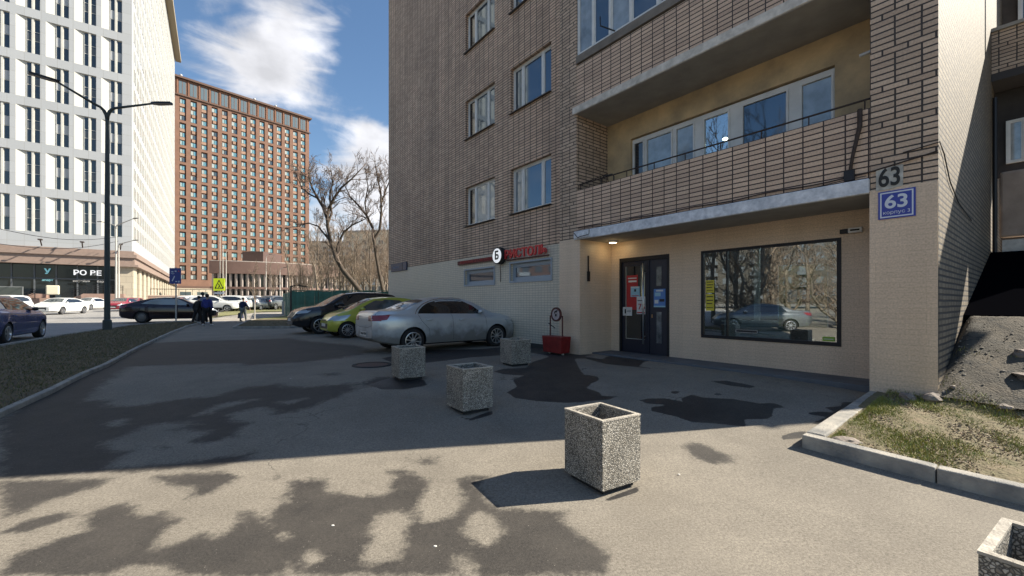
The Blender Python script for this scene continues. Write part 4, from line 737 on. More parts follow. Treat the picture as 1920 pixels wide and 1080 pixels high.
def section(Wd, bot, zb, zt, tum):
    gh = max(zt-zb, .004); hb = zb-bot; k = min(1, gh/.3)
    pts = [(0, bot), (.5*Wd, bot), (.84*Wd, bot+.005), (.93*Wd, bot+.04), (.965*Wd, bot+.11*min(1, hb/.5)), (.985*Wd, bot+.3*hb), (1.0*Wd, bot+.48*hb), (1.0*Wd, bot+.64*hb), (.99*Wd, bot+.78*hb), (.985*Wd, bot+.88*hb), (.965*Wd, bot+.95*hb), (.93*Wd, zb)]
    top = Wd*.90-tum*gh
    for t in (.12, .35, .6, .82): pts.append((Wd*.905-tum*gh*t*(.85+.15*t), zb+gh*t*.97+.003))
    pts += [(top*.965, zb+gh*.935), (top*.88, zt-.028*k-.001), (top*.7, zt-.013*k), (top*.38, zt-.003*k), (0, zt)]
    return pts
class Car:
    def __init__(s, spec):
        s.sp = spec; L = spec['L']; n = 84; u = np.linspace(0, 1, n); xs = L*(u-.07*np.sin(2*np.pi*u)/1.0*.9)
        top = curve(spec['top'], xs, spec.get('sig', .045)); belt = np.minimum(curve(spec['belt'], xs, .09), top-.012); bot = curve(spec['bot'], xs, .05); hw = curve(spec['hw'], xs, .05)
        rows = [section(hw[i], bot[i], belt[i], top[i], spec.get('tum', .42)) for i in range(n)]; m_ = len(rows[0]); V = []; Fs = []
        for i in range(n):
            r = rows[i]; V += [(xs[i]-L/2, y, z) for y, z in r]+[(xs[i]-L/2, -y, z) for y, z in r[-2:0:-1]]
        k = 2*m_-2
        for i in range(n-1):
            for j in range(k): Fs.append((i*k+j, i*k+(j+1) % k, (i+1)*k+(j+1) % k, (i+1)*k+j))
        Fs.append(tuple(range(k))[::-1]); Fs.append(tuple((n-1)*k+j for j in range(k)))
        s.V, s.F, s.L = V, Fs, L; s.bvh = BVHTree.FromPolygons([Vector(v) for v in V], Fs, all_triangles=False)
    def hit(s, p, axis):
        if axis in ('l', 'r'):
            sg = 1 if axis == 'l' else -1; o, d = Vector((p[0]-s.L/2, 3*sg, p[1])), Vector((0, -sg, 0))
        elif axis == 't': o, d = Vector((p[0]-s.L/2, p[1], 4)), Vector((0, 0, -1))
        elif axis == 'f': o, d = Vector((9, p[0], p[1])), Vector((-1, 0, 0))
        else: o, d = Vector((-9, p[0], p[1])), Vector((1, 0, 0))
        h, nrm, _, _ = s.bvh.ray_cast(o, d)
        if h is None: h, nrm, _, _ = s.bvh.find_nearest(o+d*(3-.7) if axis in 'lr' else o+d*(9-s.L/2))
        if nrm.dot(d) > 0: nrm = -nrm
        return h, nrm
    def patch(s, mb, A, Bp, axis, n=14, m=5, off=.004):
        def rs(P_, n):
            P_ = np.array(P_, float); d = np.concatenate([[0], np.cumsum(np.hypot(*np.diff(P_, axis=0).T))]); t = np.linspace(0, d[-1], n+1); return np.stack([np.interp(t, d, P_[:, 0]), np.interp(t, d, P_[:, 1])], -1)
        a, b = rs(A, n), rs(Bp, n); vs = []
        for j in range(m+1):
            for i in range(n+1):
                h, nr = s.hit(a[i]*(1-j/m)+b[i]*j/m, axis); vs.append(h+nr*off)
        mb.add(vs, [(j*(n+1)+i, j*(n+1)+i+1, (j+1)*(n+1)+i+1, (j+1)*(n+1)+i) for j in range(m) for i in range(n)]); return mb
    def line(s, mb, P_, axis, w=.008, off=.003, n=24):
        P_ = [Vector(p) for p in P_]; A, Bq = [], []
        for i, p in enumerate(P_):
            d = (P_[min(i+1, len(P_)-1)]-P_[max(i-1, 0)]).normalized(); q = Vector((-d.y, d.x))*w/2; A.append(tuple(p+q)); Bq.append(tuple(p-q))
        return s.patch(mb, A, Bq, axis, n, 1, off)
def wheel_meshes(r, wd, spokes, style):
    m2 = MB(); h = wd/2
    m2.lathe([(r*.66, -h*.9), (r*.72, -h), (r*.93, -h*.95), (r*.995, -h*.7), (r, -h*.3), (r, h*.3), (r*.995, h*.7), (r*.93, h*.95), (r*.72, h), (r*.66, h*.9), (r*.62, h*.3), (.01, h*.25), (.01, -h*.25), (r*.62, -h*.3), (r*.66, -h*.9)], 32, 'y'); ty = m2
    m3 = MB()
    for sg in (1, -1):
        m3.lathe([(r*.70, sg*h*.97), (r*.655, sg*h*1.0), (r*.62, sg*h*.8), (r*.60, sg*h*.4)], 32, 'y')
        if style == 'steel': m3.lathe([(r*.62, sg*h*.6), (r*.5, sg*h*.85), (r*.3, sg*h*.9), (r*.12, sg*h*1.0), (.001, sg*h*1.0)], 24, 'y')
        else:
            m3.lathe([(r*.15, sg*h*.55), (r*.13, sg*h*.93), (.001, sg*h*.96)], 16, 'y')
            for k in range(spokes):
                a = 2*math.pi*k/spokes; c, s_ = math.cos(a), math.sin(a); ww = .30*r*(5/spokes)**.8
                q = []
                for rr_, wdt, yy in ((r*.10, ww*.55, .93), (r*.4, ww*.42, .88), (r*.645, ww*.62, .95)):
                    for e in (-1, 1): q.append((c*rr_-s_*wdt/2*e, sg*h*yy, s_*rr_+c*wdt/2*e))
                q2 = [(x, y-sg*.025, z) for x, y, z in q]; m3.add(q+q2, [(0, 1, 3, 2), (2, 3, 5, 4), (0, 2, 8, 6), (2, 4, 10, 8), (1, 7, 9, 3), (3, 9, 11, 5)])
    return ty, m3
def make_car(spec, label, group=None, name='parked_car', detail=True):
    c = Car(spec); L = spec['L']; root = thing(name, label, 'car', group=group); P0 = spec['paint']
    me = bpy.data.meshes.new('body'); me.from_pydata(c.V, [], c.F); me.materials.append(P0); me.materials.append(M['black']); body = bpy.data.objects.new('body', me); COL.objects.link(body)
    wx = [spec['wr']-L/2, spec['wf']-L/2]; r = spec['r']; hw = max(v for _, v in spec['hw']); cut = []
    for x in wx:
        for sg in (1, -1):
            m2 = MB(); ra = r*spec.get('arch', 1.13); y0, y1_ = sorted((sg*(hw-.27), sg*(hw+.2))); m2.lathe([(.0005, y0), (ra, y0), (ra, y1_), (.0005, y1_)], 40, 'y', (x, 0, r*.98))
            o = m2.build('cut', M['black'], recalc=True); bm = bmesh.new(); bm.from_mesh(o.data); bmesh.ops.remove_doubles(bm, verts=bm.verts, dist=.001); bmesh.ops.recalc_face_normals(bm, faces=bm.faces); bm.to_mesh(o.data); bm.free()
            md = body.modifiers.new('b', 'BOOLEAN'); md.object = o; md.operation = 'DIFFERENCE'; md.solver = 'EXACT'; cut.append(o)
    bm = bmesh.new(); bm.from_mesh(me); bmesh.ops.recalc_face_normals(bm, faces=bm.faces); bm.to_mesh(me); bm.free()
    dg = bpy.context.evaluated_depsgraph_get(); dg.update(); nm = bpy.data.meshes.new_from_object(body.evaluated_get(dg)); body.modifiers.clear(); body.data = nm; nm.name = 'body'
    for o in cut: bpy.data.objects.remove(o)
    if len(nm.materials) < 2: nm.materials.clear(); nm.materials.append(P0); nm.materials.append(M['black'])
    for p in nm.polygons:
        ct = p.center; p.material_index = 0
        for x in wx:
            d = math.hypot(ct.x-x, ct.z-r*.98)
            if abs(ct.y) > hw-.29 and d < r*spec.get('arch', 1.13)+.003 and abs(ct.y) < hw-.004 and (Vector((x-ct.x, 0, r*.98-ct.z)).dot(p.normal) > .3*d or abs(p.normal.y) > .9 and abs(abs(ct.y)-(hw-.27)) < .01): p.material_index = 1
        if ct.z < spec.get('cladz', .22): p.material_index = 1
    nm.shade_smooth(); nm.set_sharp_from_angle(angle=R(38)); body.parent = root
    def part(nme, m, parent=root, **k):
        def go(fn): mb = MB(); fn(mb); return mb.build(nme, m, parent, smooth=True, **k)
        return go
    for ax in 'lr':
        sd = []
        for nme, A, Bp in spec['side']: part(nme, spec.get('glassm', M['carglass']))(lambda mb: c.patch(mb, A, Bp, ax, 18, 5))
        for A, Bp in spec.get('tail_s', []): part('taillight', M['lens_red'])(lambda mb: c.patch(mb, A, Bp, ax, 8, 4, .006))
        for A, Bp in spec.get('head_s', []): part('headlight', M['lens_clear'])(lambda mb: c.patch(mb, A, Bp, ax, 8, 4, .006))
        if detail:
            part('door_seam', M['trim'])(lambda mb: [c.line(mb, l_, ax) for l_ in spec['seams']])
            for hx, hz in spec['handles']:
                h, nr = c.hit((hx, hz), ax); sg = 1 if ax == 'l' else -1
                part('handle', P0 if not spec.get('dark_handles') else M['trim'])(lambda mb: mb.tube([h+Vector((-.09, 0, 0)), h+Vector((-.07, sg*.035, .0)), h+Vector((.07, sg*.035, 0)), h+Vector((.09, 0, 0))], .014, 6))
        mx, mz = spec['mirror']; h, nr = c.hit((mx, mz), ax); sg = 1 if ax == 'l' else -1
        part('mirror', spec.get('mirrorm', P0))(lambda mb: mb.ball((h.x+.02, h.y+sg*.10, h.z+.03), .085, 8, .75).tube([h, (h.x+.01, h.y+sg*.08, h.z+.01)], .02, 6))
        if 'chrome' in spec: part('window_trim', M['chrome'])(lambda mb: c.line(mb, spec['chrome'], ax, .018, .006, 30))
        if 'clad' in spec: part('sill_cladding', M['trim'])(lambda mb: c.patch(mb, *spec['clad'], ax, 16, 3, .012))
    part('windscreen', M['wind'])(lambda mb: c.patch(mb, *spec['wind'], 't', 14, 8))
    part('rear_window', spec.get('rearm', M['wind']))(lambda mb: c.patch(mb, *spec['rearw'], spec.get('rear_axis', 't'), 14, 8))
    for A, Bp in spec.get('tail_r', []): part('taillight', M['lens_red'])(lambda mb: c.patch(mb, A, Bp, 'b', 8, 5, .006))
    for A, Bp in spec.get('head_f', []): part('headlight', M['lens_clear'])(lambda mb: c.patch(mb, A, Bp, 'f', 8, 5, .007))
    for A, Bp in spec.get('grille', []): part('grille', M['trim'])(lambda mb: c.patch(mb, A, Bp, 'f', 10, 5, .005))
    for z, ax in ((spec.get('plate_r'), 'b'), (spec.get('plate_f'), 'f')):
        if z: part('number_plate', M['plate'])(lambda mb: c.patch(mb, [(-.25, z-.055), (.25, z-.055)], [(-.25, z+.055), (.25, z+.055)], ax, 6, 2, .012))
    if detail and 'plate_txt' in spec:
        h, _ = c.hit((0, spec['plate_r']), 'b'); text_part(spec['plate_txt'], .09, 'plate_number', M['trim'], root, (h.x-.02, 0, h.z), (R(90), 0, R(-90)), extrude=.002, sx=1.2)
    if detail:
        for l_ in spec.get('top_seams', []): part('panel_seam', M['trim'])(lambda mb: c.line(mb, l_, 't', .008))
        for l_ in spec.get('rear_seams', []): part('panel_seam', M['trim'])(lambda mb: c.line(mb, l_, 'b', .008))
    ty, ri = wheel_meshes(r, spec.get('tw', .205), spec.get('spokes', 10), spec.get('style', 'alloy')); tm = rm = None
    for x in wx:
        for sg in (1, -1):
            y = sg*(hw-.125)
            if tm is None:
                w_ = ty.build('wheel', M['tyre'], root, smooth=True, sharp=50); rmo = ri.build('rim', spec.get('rimm', M['alloy']), w_, smooth=True, sharp=30); tm, rm = w_.data, rmo.data
            else:
                w_ = bpy.data.objects.new('wheel', tm); COL.objects.link(w_); w_.parent = root; q = bpy.data.objects.new('rim', rm); COL.objects.link(q); q.parent = w_
            w_.location = (x, y, r); w_.rotation_euler = (0, R(random.uniform(0, 70)), 0)
    return root
def place(o, x, y, head, zoff=0):
    o.location = (x, y, gz(x, y)+zoff); o.rotation_euler = (0, 0, head)
SED = dict(L=4.5, r=.315, wr=.98, wf=3.60, tum=.44, arch=1.15,
    top=[(0, .90), (.03, 1.03), (.12, 1.075), (.62, 1.085), (.85, 1.12), (1.15, 1.265), (1.5, 1.385), (1.9, 1.445), (2.3, 1.455), (2.62, 1.42), (2.9, 1.33), (3.35, 1.08), (3.5, 1.015), (4.0, .93), (4.28, .84), (4.42, .72), (4.5, .60)],
    belt=[(0, .86), (.3, .97), (1.0, .965), (2, .935), (3.2, .90), (3.6, .90), (4.1, .83), (4.5, .6)], bot=[(0, .42), (.1, .30), (.5, .22), (1, .19), (3.6, .19), (4.2, .20), (4.5, .27)],
    hw=[(0, .60), (.05, .72), (.2, .815), (.55, .865), (.98, .88), (1.5, .865), (2.4, .862), (3.2, .865), (3.6, .88), (4.0, .855), (4.3, .74), (4.45, .60), (4.5, .5)],
    side=[('side_window', [(1.13, 1.0), (2.9, .972), (3.16, .985)], [(1.13, 1.0), (1.22, 1.13), (1.45, 1.27), (1.8, 1.355), (2.2, 1.375), (2.5, 1.35), (2.85, 1.2), (3.16, .985)])],
    wind=([(3.36, -.66), (3.42, -.3), (3.43, 0), (3.42, .3), (3.36, .66)], [(2.72, -.50), (2.68, 0), (2.72, .50)]), rearw=([(.86, -.58), (.80, 0), (.86, .58)], [(1.42, -.48), (1.46, 0), (1.42, .48)]),
    tail_r=[([(.36, .83), (.78, .83)], [(.38, .96), (.78, .975)]), ([(-.36, .83), (-.78, .83)], [(-.38, .96), (-.78, .975)])], tail_s=[([(.03, .83), (.30, .86)], [(.03, .96), (.40, .985)])], head_s=[([(4.0, .66), (4.38, .62)], [(3.88, .80), (4.3, .76)])], head_f=[([(.38, .58), (.7, .62)], [(.42, .70), (.7, .76)]), ([(-.38, .58), (-.7, .62)], [(-.42, .70), (-.7, .76)])],
    grille=[([(-.32, .36), (.32, .36)], [(-.34, .66), (.34, .66)])], plate_r=.50, plate_f=.42, mirror=(3.02, 1.0), handles=[(1.42, .84), (2.42, .815)],
    seams=[[(2.16, .30), (2.14, .7), (2.12, .96)], [(3.22, .30), (3.24, .6), (3.2, .92)], [(1.12, .985), (1.20, .82), (1.42, .60), (1.44, .42)], [(2.16, 1.0), (2.08, 1.36)]],
    top_seams=[[(.12, -.62), (.62, -.64)], [(.12, .62), (.62, .64)], [(3.48, -.74), (3.52, 0), (3.48, .74)]], rear_seams=[[(-.62, 1.0), (-.6, .72), (-.3, .66), (.3, .66), (.6, .72), (.62, 1.0)]])
HAT = dict(L=3.5, r=.285, wr=.62, wf=2.90, tum=.40, sig=.06,
    top=[(0, .85), (.04, 1.0), (.15, 1.22), (.40, 1.40), (.9, 1.46), (1.5, 1.46), (1.95, 1.40), (2.35, 1.22), (2.72, 1.02), (2.85, .96), (3.2, .86), (3.4, .74), (3.5, .58)],
    belt=[(0, .86), (.3, .93), (1.5, .90), (2.6, .88), (3.1, .78), (3.5, .56)], bot=[(0, .36), (.2, .26), (.6, .2), (3, .2), (3.4, .22), (3.5, .28)],
    hw=[(0, .58), (.1, .72), (.4, .795), (.62, .815), (1.2, .805), (2.5, .805), (2.9, .815), (3.2, .77), (3.42, .62), (3.5, .48)],
    side=[('side_window', [(.62, .99), (1.3, .95), (2.3, .95), (2.5, .97)], [(.62, .99), (.68, 1.16), (.9, 1.33), (1.6, 1.36), (1.9, 1.31), (2.3, 1.1), (2.5, .97)])],
    wind=([(2.70, -.60), (2.80, -.2), (2.80, .2), (2.70, .60)], [(1.98, -.47), (1.94, 0), (1.98, .47)]), rearw=([(-.5, 1.0), (.5, 1.0)], [(-.42, 1.28), (.42, 1.28)]), rear_axis='b',
    head_s=[([(3.02, .62), (3.36, .60)], [(2.78, .82), (3.26, .76)])], head_f=[([(.36, .60), (.66, .64)], [(.40, .72), (.66, .80)]), ([(-.36, .60), (-.66, .64)], [(-.40, .72), (-.66, .80)])],
    grille=[([(-.42, .33), (.42, .33)], [(-.50, .50), (.50, .50)]), ([(-.25, .60), (.25, .60)], [(-.28, .64), (.28, .64)])], plate_f=.46, tail_r=[([(.5, .8), (.62, .8)], [(.5, 1.1), (.6, 1.1)]), ([(-.5, .8), (-.62, .8)], [(-.5, 1.1), (-.6, 1.1)])],
    mirror=(2.36, .98), handles=[(1.0, .80)], seams=[[(1.0, .3), (.92, .7), (.95, .93)], [(2.45, .3), (2.5, .6), (2.42, .88)]], mirrorm=None)
SUV = dict(L=4.55, r=.355, wr=.88, wf=3.60, tum=.34, sig=.06, cladz=.30,
    top=[(0, .95), (.04, 1.1), (.15, 1.38), (.42, 1.60), (1.0, 1.69), (1.9, 1.70), (2.5, 1.63), (2.85, 1.48), (3.25, 1.22), (3.42, 1.13), (3.9, 1.07), (4.25, .98), (4.45, .84), (4.55, .62)],
    belt=[(0, 1.0), (.4, 1.12), (1.5, 1.08), (2.8, 1.04), (3.4, 1.02), (4.0, .96), (4.55, .62)], bot=[(0, .45), (.3, .32), (.9, .26), (3.6, .26), (4.3, .28), (4.55, .38)],
    hw=[(0, .66), (.08, .80), (.4, .89), (.88, .915), (1.6, .895), (2.8, .895), (3.6, .915), (4.1, .87), (4.42, .70), (4.55, .5)],
    side=[('side_window', [(.55, 1.22), (1.0, 1.15), (2.9, 1.10), (3.1, 1.11)], [(.55, 1.22), (.75, 1.42), (1.2, 1.54), (2.0, 1.565), (2.4, 1.53), (2.75, 1.36), (3.1, 1.11)])],
    wind=([(3.22, -.70), (3.34, -.3), (3.34, .3), (3.22, .70)], [(2.54, -.56), (2.5, 0), (2.54, .56)]), rearw=([(-.6, 1.18), (.6, 1.18)], [(-.5, 1.48), (.5, 1.48)]), rear_axis='b',
    head_s=[([(4.08, .84), (4.42, .80)], [(3.92, .93), (4.34, .91)])], head_f=[([(.42, .80), (.78, .84)], [(.44, .90), (.78, .95)]), ([(-.42, .80), (-.78, .84)], [(-.44, .90), (-.78, .95)])],
    grille=[([(-.36, .55), (.36, .55)], [(-.40, .86), (.40, .86)])], plate_f=.58, tail_r=[([(.6, .95), (.78, .95)], [(.6, 1.12), (.78, 1.12)]), ([(-.6, .95), (-.78, .95)], [(-.6, 1.12), (-.78, 1.12)])],
    mirror=(2.92, 1.12), handles=[(1.45, .96), (2.35, .94)], seams=[[(2.05, .45), (2.05, 1.08)], [(3.05, .45), (3.1, .8), (3.05, 1.05)], [(1.1, 1.1), (1.2, .8), (1.32, .6)]], clad=([(1.3, .30), (3.15, .30)], [(1.3, .44), (3.15, .44)]))
EST = dict(SED); EST.update(L=4.6, top=[(0, .95), (.05, 1.1), (.2, 1.32), (.5, 1.44), (1.4, 1.475), (2.2, 1.465), (2.62, 1.42), (2.9, 1.33), (3.35, 1.08), (3.5, 1.02), (4.05, .93), (4.35, .83), (4.52, .70), (4.6, .58)],
    belt=[(0, .95), (.3, 1.02), (1.0, 1.0), (2, .96), (3.2, .91), (3.7, .90), (4.2, .83), (4.6, .6)], wf=3.68,
    hw=[(0, .62), (.05, .74), (.2, .82), (.55, .87), (.98, .89), (1.5, .875), (3.2, .875), (3.7, .89), (4.1, .86), (4.4, .74), (4.6, .5)],
    side=[('side_window', [(.45, 1.08), (1.5, 1.02), (2.9, .985), (3.16, .99)], [(.45, 1.08), (.7, 1.30), (1.2, 1.375), (1.9, 1.39), (2.45, 1.355), (2.85, 1.2), (3.16, .99)])],
    rearw=([(-.55, 1.1), (.55, 1.1)], [(-.48, 1.3), (.48, 1.3)]), rear_axis='b', top_seams=[[(3.48, -.74), (3.52, 0), (3.48, .74)]], rear_seams=[], seams=SED['seams']+[[(2.95, .98), (2.97, 1.16)]])
FAS = dict(SED); FAS.update(L=4.85, r=.325, wr=1.05, wf=3.86, top=[(0, .92), (.05, 1.02), (.4, 1.10), (.9, 1.25), (1.5, 1.40), (2.1, 1.46), (2.6, 1.45), (3.0, 1.36), (3.6, 1.07), (3.8, .99), (4.3, .88), (4.65, .76), (4.85, .60)],
    belt=[(0, .90), (.4, .98), (1.2, .98), (2.4, .95), (3.5, .91), (4.0, .88), (4.85, .6)], hw=[(0, .62), (.05, .75), (.25, .84), (.6, .89), (1.05, .91), (1.6, .895), (3.3, .895), (3.86, .91), (4.3, .87), (4.7, .70), (4.85, .5)],
    side=[('side_window', [(1.02, 1.07), (2.0, 1.02), (3.2, .985), (3.42, .99)], [(1.02, 1.07), (1.4, 1.26), (1.9, 1.37), (2.4, 1.39), (2.8, 1.32), (3.1, 1.2), (3.42, .99)])],
    wind=([(3.58, -.68), (3.68, 0), (3.58, .68)], [(2.95, -.5), (2.9, 0), (2.95, .5)]), rearw=([(.72, -.56), (.68, 0), (.72, .56)], [(1.45, -.48), (1.5, 0), (1.45, .48)]),
    head_s=[([(4.3, .68), (4.72, .62)], [(4.15, .80), (4.62, .74)])], mirror=(3.28, 1.0), handles=[(1.6, .86), (2.65, .83)], seams=[[(2.35, .3), (2.3, .98)], [(3.45, .3), (3.42, .9)], [(1.2, 1.0), (1.35, .8), (1.58, .6), (1.6, .4)]], top_seams=[])
def sp_(base, **k): d = dict(base); d.update(k); return d
silver = paint('dusty_silver_paint', (.50, .53, .55), (.17, .16, .145), .28, .4, dh=.66)
c = make_car(sp_(SED, paint=silver, spokes=10, plate_txt='T 463 OM', rearm=M['carglass'], chrome=[(1.06, .985), (1.12, 1.10), (1.30, 1.235), (1.6, 1.345), (1.95, 1.40), (2.3, 1.405), (2.55, 1.375)], glassm=M['carglass']), 'dusty silver saloon car parked nose to the tiled wall')
cs, cb = -10.52, (4.40+6.93)/2+.02; p = W(cs, cb); c.scale = (.965, .97, .97); hd2 = math.atan2(LY.y, LY.x); place(c, p.x, p.y, hd2)
h_ = c.children[0]
yg = paint('lime_yellow_paint', (.46, .46, .06), (.20, .19, .09), .3, .2, dh=.12)
c = make_car(sp_(HAT, paint=yg, spokes=12, mirrorm=yg, glassm=M['wind']), 'small lime yellow hatchback between the silver saloon and the black car')
p = W(-15.95, 3.95+1.72); place(c, p.x, p.y, hd2+math.pi)
bk = paint('black_metallic_paint', (.016, .017, .021), (.05, .048, .045), .22, .3, dh=.10)
c = make_car(sp_(SUV, paint=bk, spokes=8, mirrorm=bk, chrome=[(.5, 1.20), (1.0, 1.13), (2.9, 1.08)]), 'black crossover with roof line above the yellow hatchback, nose out')
p = W(-18.55, 3.25+2.25); c.scale = (.97, 1, 1); place(c, p.x, p.y, hd2+math.pi)
# street cars on the left
def two(pf, pr):  # heading from the contact points of the near side wheels
    a, b = G(*pf), G(*pr); v = a-b; return (a+b)/2, math.atan2(v.y, v.x), v.length
blue = paint('dark_blue_paint', (.05, .085, .27), None, .25, .5)
m_, hd, ln = two((79, 633), (13, 645)); c = make_car(sp_(EST, paint=blue, spokes=5, mirrorm=M['trim']), 'dark blue estate car cut by the left edge of the photo beside the verge kerb')
nrm = Vector((-math.sin(hd), math.cos(hd), 0)); q = m_+nrm*.85; q -= Vector((math.cos(hd), math.sin(hd), 0))*.0; place(c, q.x, q.y, hd)
mar = paint('very_dark_maroon_paint', (.022, .011, .015), (.03, .02, .02), .2, .3, dh=.1)
m_, hd, ln = two((361, 603.8), (276, 606)); c = make_car(sp_(FAS, paint=mar, style='steel', spokes=8, rimm=mat('dull_hubcap', (.16, .155, .15), .5, .5), glassm=mat('pale_opaque_car_glass', (.34, .37, .36), .05, .2)), 'near black fastback saloon side on behind the blue road sign')  # side glass is opaque; daylight through the cabin is put into its pale colour
nrm = Vector((-math.sin(hd), math.cos(hd), 0)); q = m_+nrm*.85; c.scale = (.94, 1, 1.03); place(c, q.x, q.y, hd)
wht = paint('white_paint', (.62, .62, .60), None, .3, 0); FARG = 'cars parked along the far side of the road'
m_, hd, ln = two((95, 590.5), (134, 587.5)); far_sed = make_car(sp_(FAS, paint=wht, spokes=9, plate_f=.42), 'larger white saloon in front of the shop ramp, dark grille turned to the left', FARG, detail=False)
hd = R(-72); nrm = Vector((-math.sin(hd), math.cos(hd), 0)); q = m_+nrm*.0; place(far_sed, q.x, q.y, hd)
wh2 = make_car(sp_(SED, paint=wht, spokes=9), 'smaller white saloon below the ramp railing, behind the larger white saloon', FARG, detail=False)
g_ = G(170, 580.5); place(wh2, g_.x, g_.y, R(-76))
whs = make_car(sp_(SUV, paint=wht, spokes=6), 'white car partly hidden behind the dark blue estate at the left edge', FARG, detail=False)
g_ = G(8, 590); place(whs, g_.x, g_.y, R(-68))
redp = paint('red_paint', (.30, .03, .045), None, .25, .2); pinkp = paint('bright_pink_red_paint', (.50, .05, .11), None, .25, .1); greyp = paint('mid_grey_paint', (.16, .17, .18), None, .3, .4); lgrey = paint('light_grey_paint', (.36, .38, .40), None, .3, .4); navy = paint('navy_paint', (.03, .04, .09), None, .25, .3)
def recolour(src, label, pnt, x, y, head, group):
    c = copy_tree(src); c['label'] = label; c['group'] = group
    for ch in c.children:
        if ch.name.startswith('body'):
            ch.data = ch.data.copy(); ch.data.materials[0] = pnt
    place(c, x, y, head); return c
bpy.context.view_layer.update()
hat2 = make_car(sp_(HAT, paint=redp, mirrorm=redp), 'red hatchback behind the roof of the near black fastback', FARG, detail=False)
g_ = G(250, 582); place(hat2, g_.x, g_.y, R(-60))
for px, py, src, pnt, hdg, lab in [(232, 583, wh2, redp, -70, 'red saloon nearest the white building corner'), (300, 581.5, hat2, wht, -65, 'white hatchback roof showing right of the red hatchback'), (325, 580.8, wh2, navy, -75, 'dark car roof showing behind the blue road sign'), (348, 582, hat2, pinkp, -50, 'bright pink red hatchback just left of the walking group')]:
    g_ = G(px, py); recolour(src, lab, pnt, g_.x, g_.y, R(hdg), FARG)
LOT = 'cars in the far car park'
for k, (px, py, src, pnt, hdg, lab) in enumerate([(402, 584.5, whs, wht, 20, 'white van like car in the car park right of the walking group'), (424, 583.5, whs, wht, 195, 'white car in the car park under the yellow crossing sign'), (438, 581.5, wh2, lgrey, 100, 'light grey car in the car park behind the lone walker, left of him'), (450, 580.5, hat2, redp, 90, 'red and white hatchback in the car park just left of the lone walker'), (466, 581, wh2, greyp, 95, 'grey car in the car park just right of the lone walker'), (478, 580.5, whs, wht, 92, 'white off-roader in the car park near the thin sapling'), (492, 581, hat2, greyp, 80, 'dark grey hatchback in the car park right of the thin sapling'), (505, 580, wh2, lgrey, 85, 'silver saloon in the car park right of the dark grey hatchback'), (518, 580, whs, greyp, 85, 'grey off-roader in the car park left of the green fence'), (530, 579.5, hat2, wht, 85, 'white hatchback at the green fence end of the car park'), (370, 581, whs, wht, 80, 'white car roof behind the walking group'), (386, 580, hat2, navy, 75, 'navy hatchback roof directly behind the blue jacket')]):
    g_ = G(px, py); recolour(src, lab, pnt, g_.x, g_.y, R(hdg), LOT)
# cars and trees outside the frame that the shop window mirrors
recolour(wh2, 'grey saloon parked across the road outside the left of the photo', greyp, -11.8, 3.3, R(95), 'cars outside the left of the photo'); recolour(whs, 'black off-roader parked outside the left of the photo', bk, -10.3, -3.0, R(95), 'cars outside the left of the photo')
# ---------------------------------------------------------------- white tower across the road
def frame(ox, oy, dx, dy):                          # x axis along (dx,dy), y axis to its left
    return math.atan2(dy, dx), Vector((ox, oy, 0))
M['wpanel'] = brick_mat('white_facade_panel', (.38, .395, .41), (.35, .365, .38), (.29, .29, .28), 1.52, 1.48, .02, 0, bump=.1, stain=.12, dirt=(.38, .38, .36))
M['wsplay'] = mat('white_splay', (.52, .51, .47), .8, var=.1, vscale=1)
M['wglass'] = mat('tower_glass', (.035, .05, .065), .06, .2, spec=.9); M['wglass2'] = mat('tower_glass_grey', (.10, .11, .12), .2, .1)
M['wspan'] = mat('tower_spandrel', (.40, .41, .42), .5, .1); M['stone'] = brick_mat('sand_stone', (.48, .42, .32), (.43, .375, .285), (.28, .24, .19), 1.2, .9, .02, .5, 2, bump=.1, stain=.1)
M['granite'] = mat('pink_granite', (.30, .20, .16), .6, var=.2, vscale=2); M['cornice'] = mat('brown_stone_cornice', (.27, .20, .165), .7, var=.15)
wo_ = Vector((-55.8, 62, gz(-55.8, 62))); dS = Vector((-.577, .8165, 0)); dF = Vector((-.8165, -.577, 0))
# local frame: x = along the front towards the corner (-dF), y = into the building (dS)
wa = math.atan2(.577, .8165); wt = thing('office_tower', 'tall white office tower with paired narrow windows and dark glazed ground floor', 'building', wo_, wa)
WH = 77.0; BZ = 8.2; SL = 84.0
def wt_y(t, off=0): return t
cols = [-1.05-2.72*k for k in range(18)]             # right edge of each window pair on the front
rowz = [BZ+2.0+5.93*k for k in range(11)]
mb = MB(); hl = []
for c0 in cols:
    for z in rowz: hl.append((c0-2.20, c0, z, z+4.75))
wall_face(mb, -50, 0, BZ, WH, 0, hl, .75); mb.quad((0, 0, BZ), (0, SL, BZ), (0, SL, WH), (0, 0, WH)); mb.quad((-50, 0, WH), (0, 0, WH), (0, SL, WH), (-50, SL, WH)); mb.quad((0, SL, 0), (-50, SL, 0), (-50, SL, WH), (0, SL, WH)); mb.quad((-50, SL, 0), (-50, 0, 0), (-50, 0, WH), (-50, SL, WH)); mb.quad((-50, .8, BZ), (-.5, .8, BZ), (-.5, .8, WH), (-50, .8, WH))
for c0 in cols:
    for z in rowz:                                  # splayed reveal on the left of every pair
        a = c0-2.20; mb.mi = 1; mb.quad((a, .002, z), (a+.88, .30, z), (a+.88, .30, z+4.75), (a, .002, z+4.75)); mb.mi = 0
mb.build('wall', [M['wpanel'], M['wsplay']], wt)
rn = random.Random(5); pm = pw = None; cnt = 0; rest = MB()
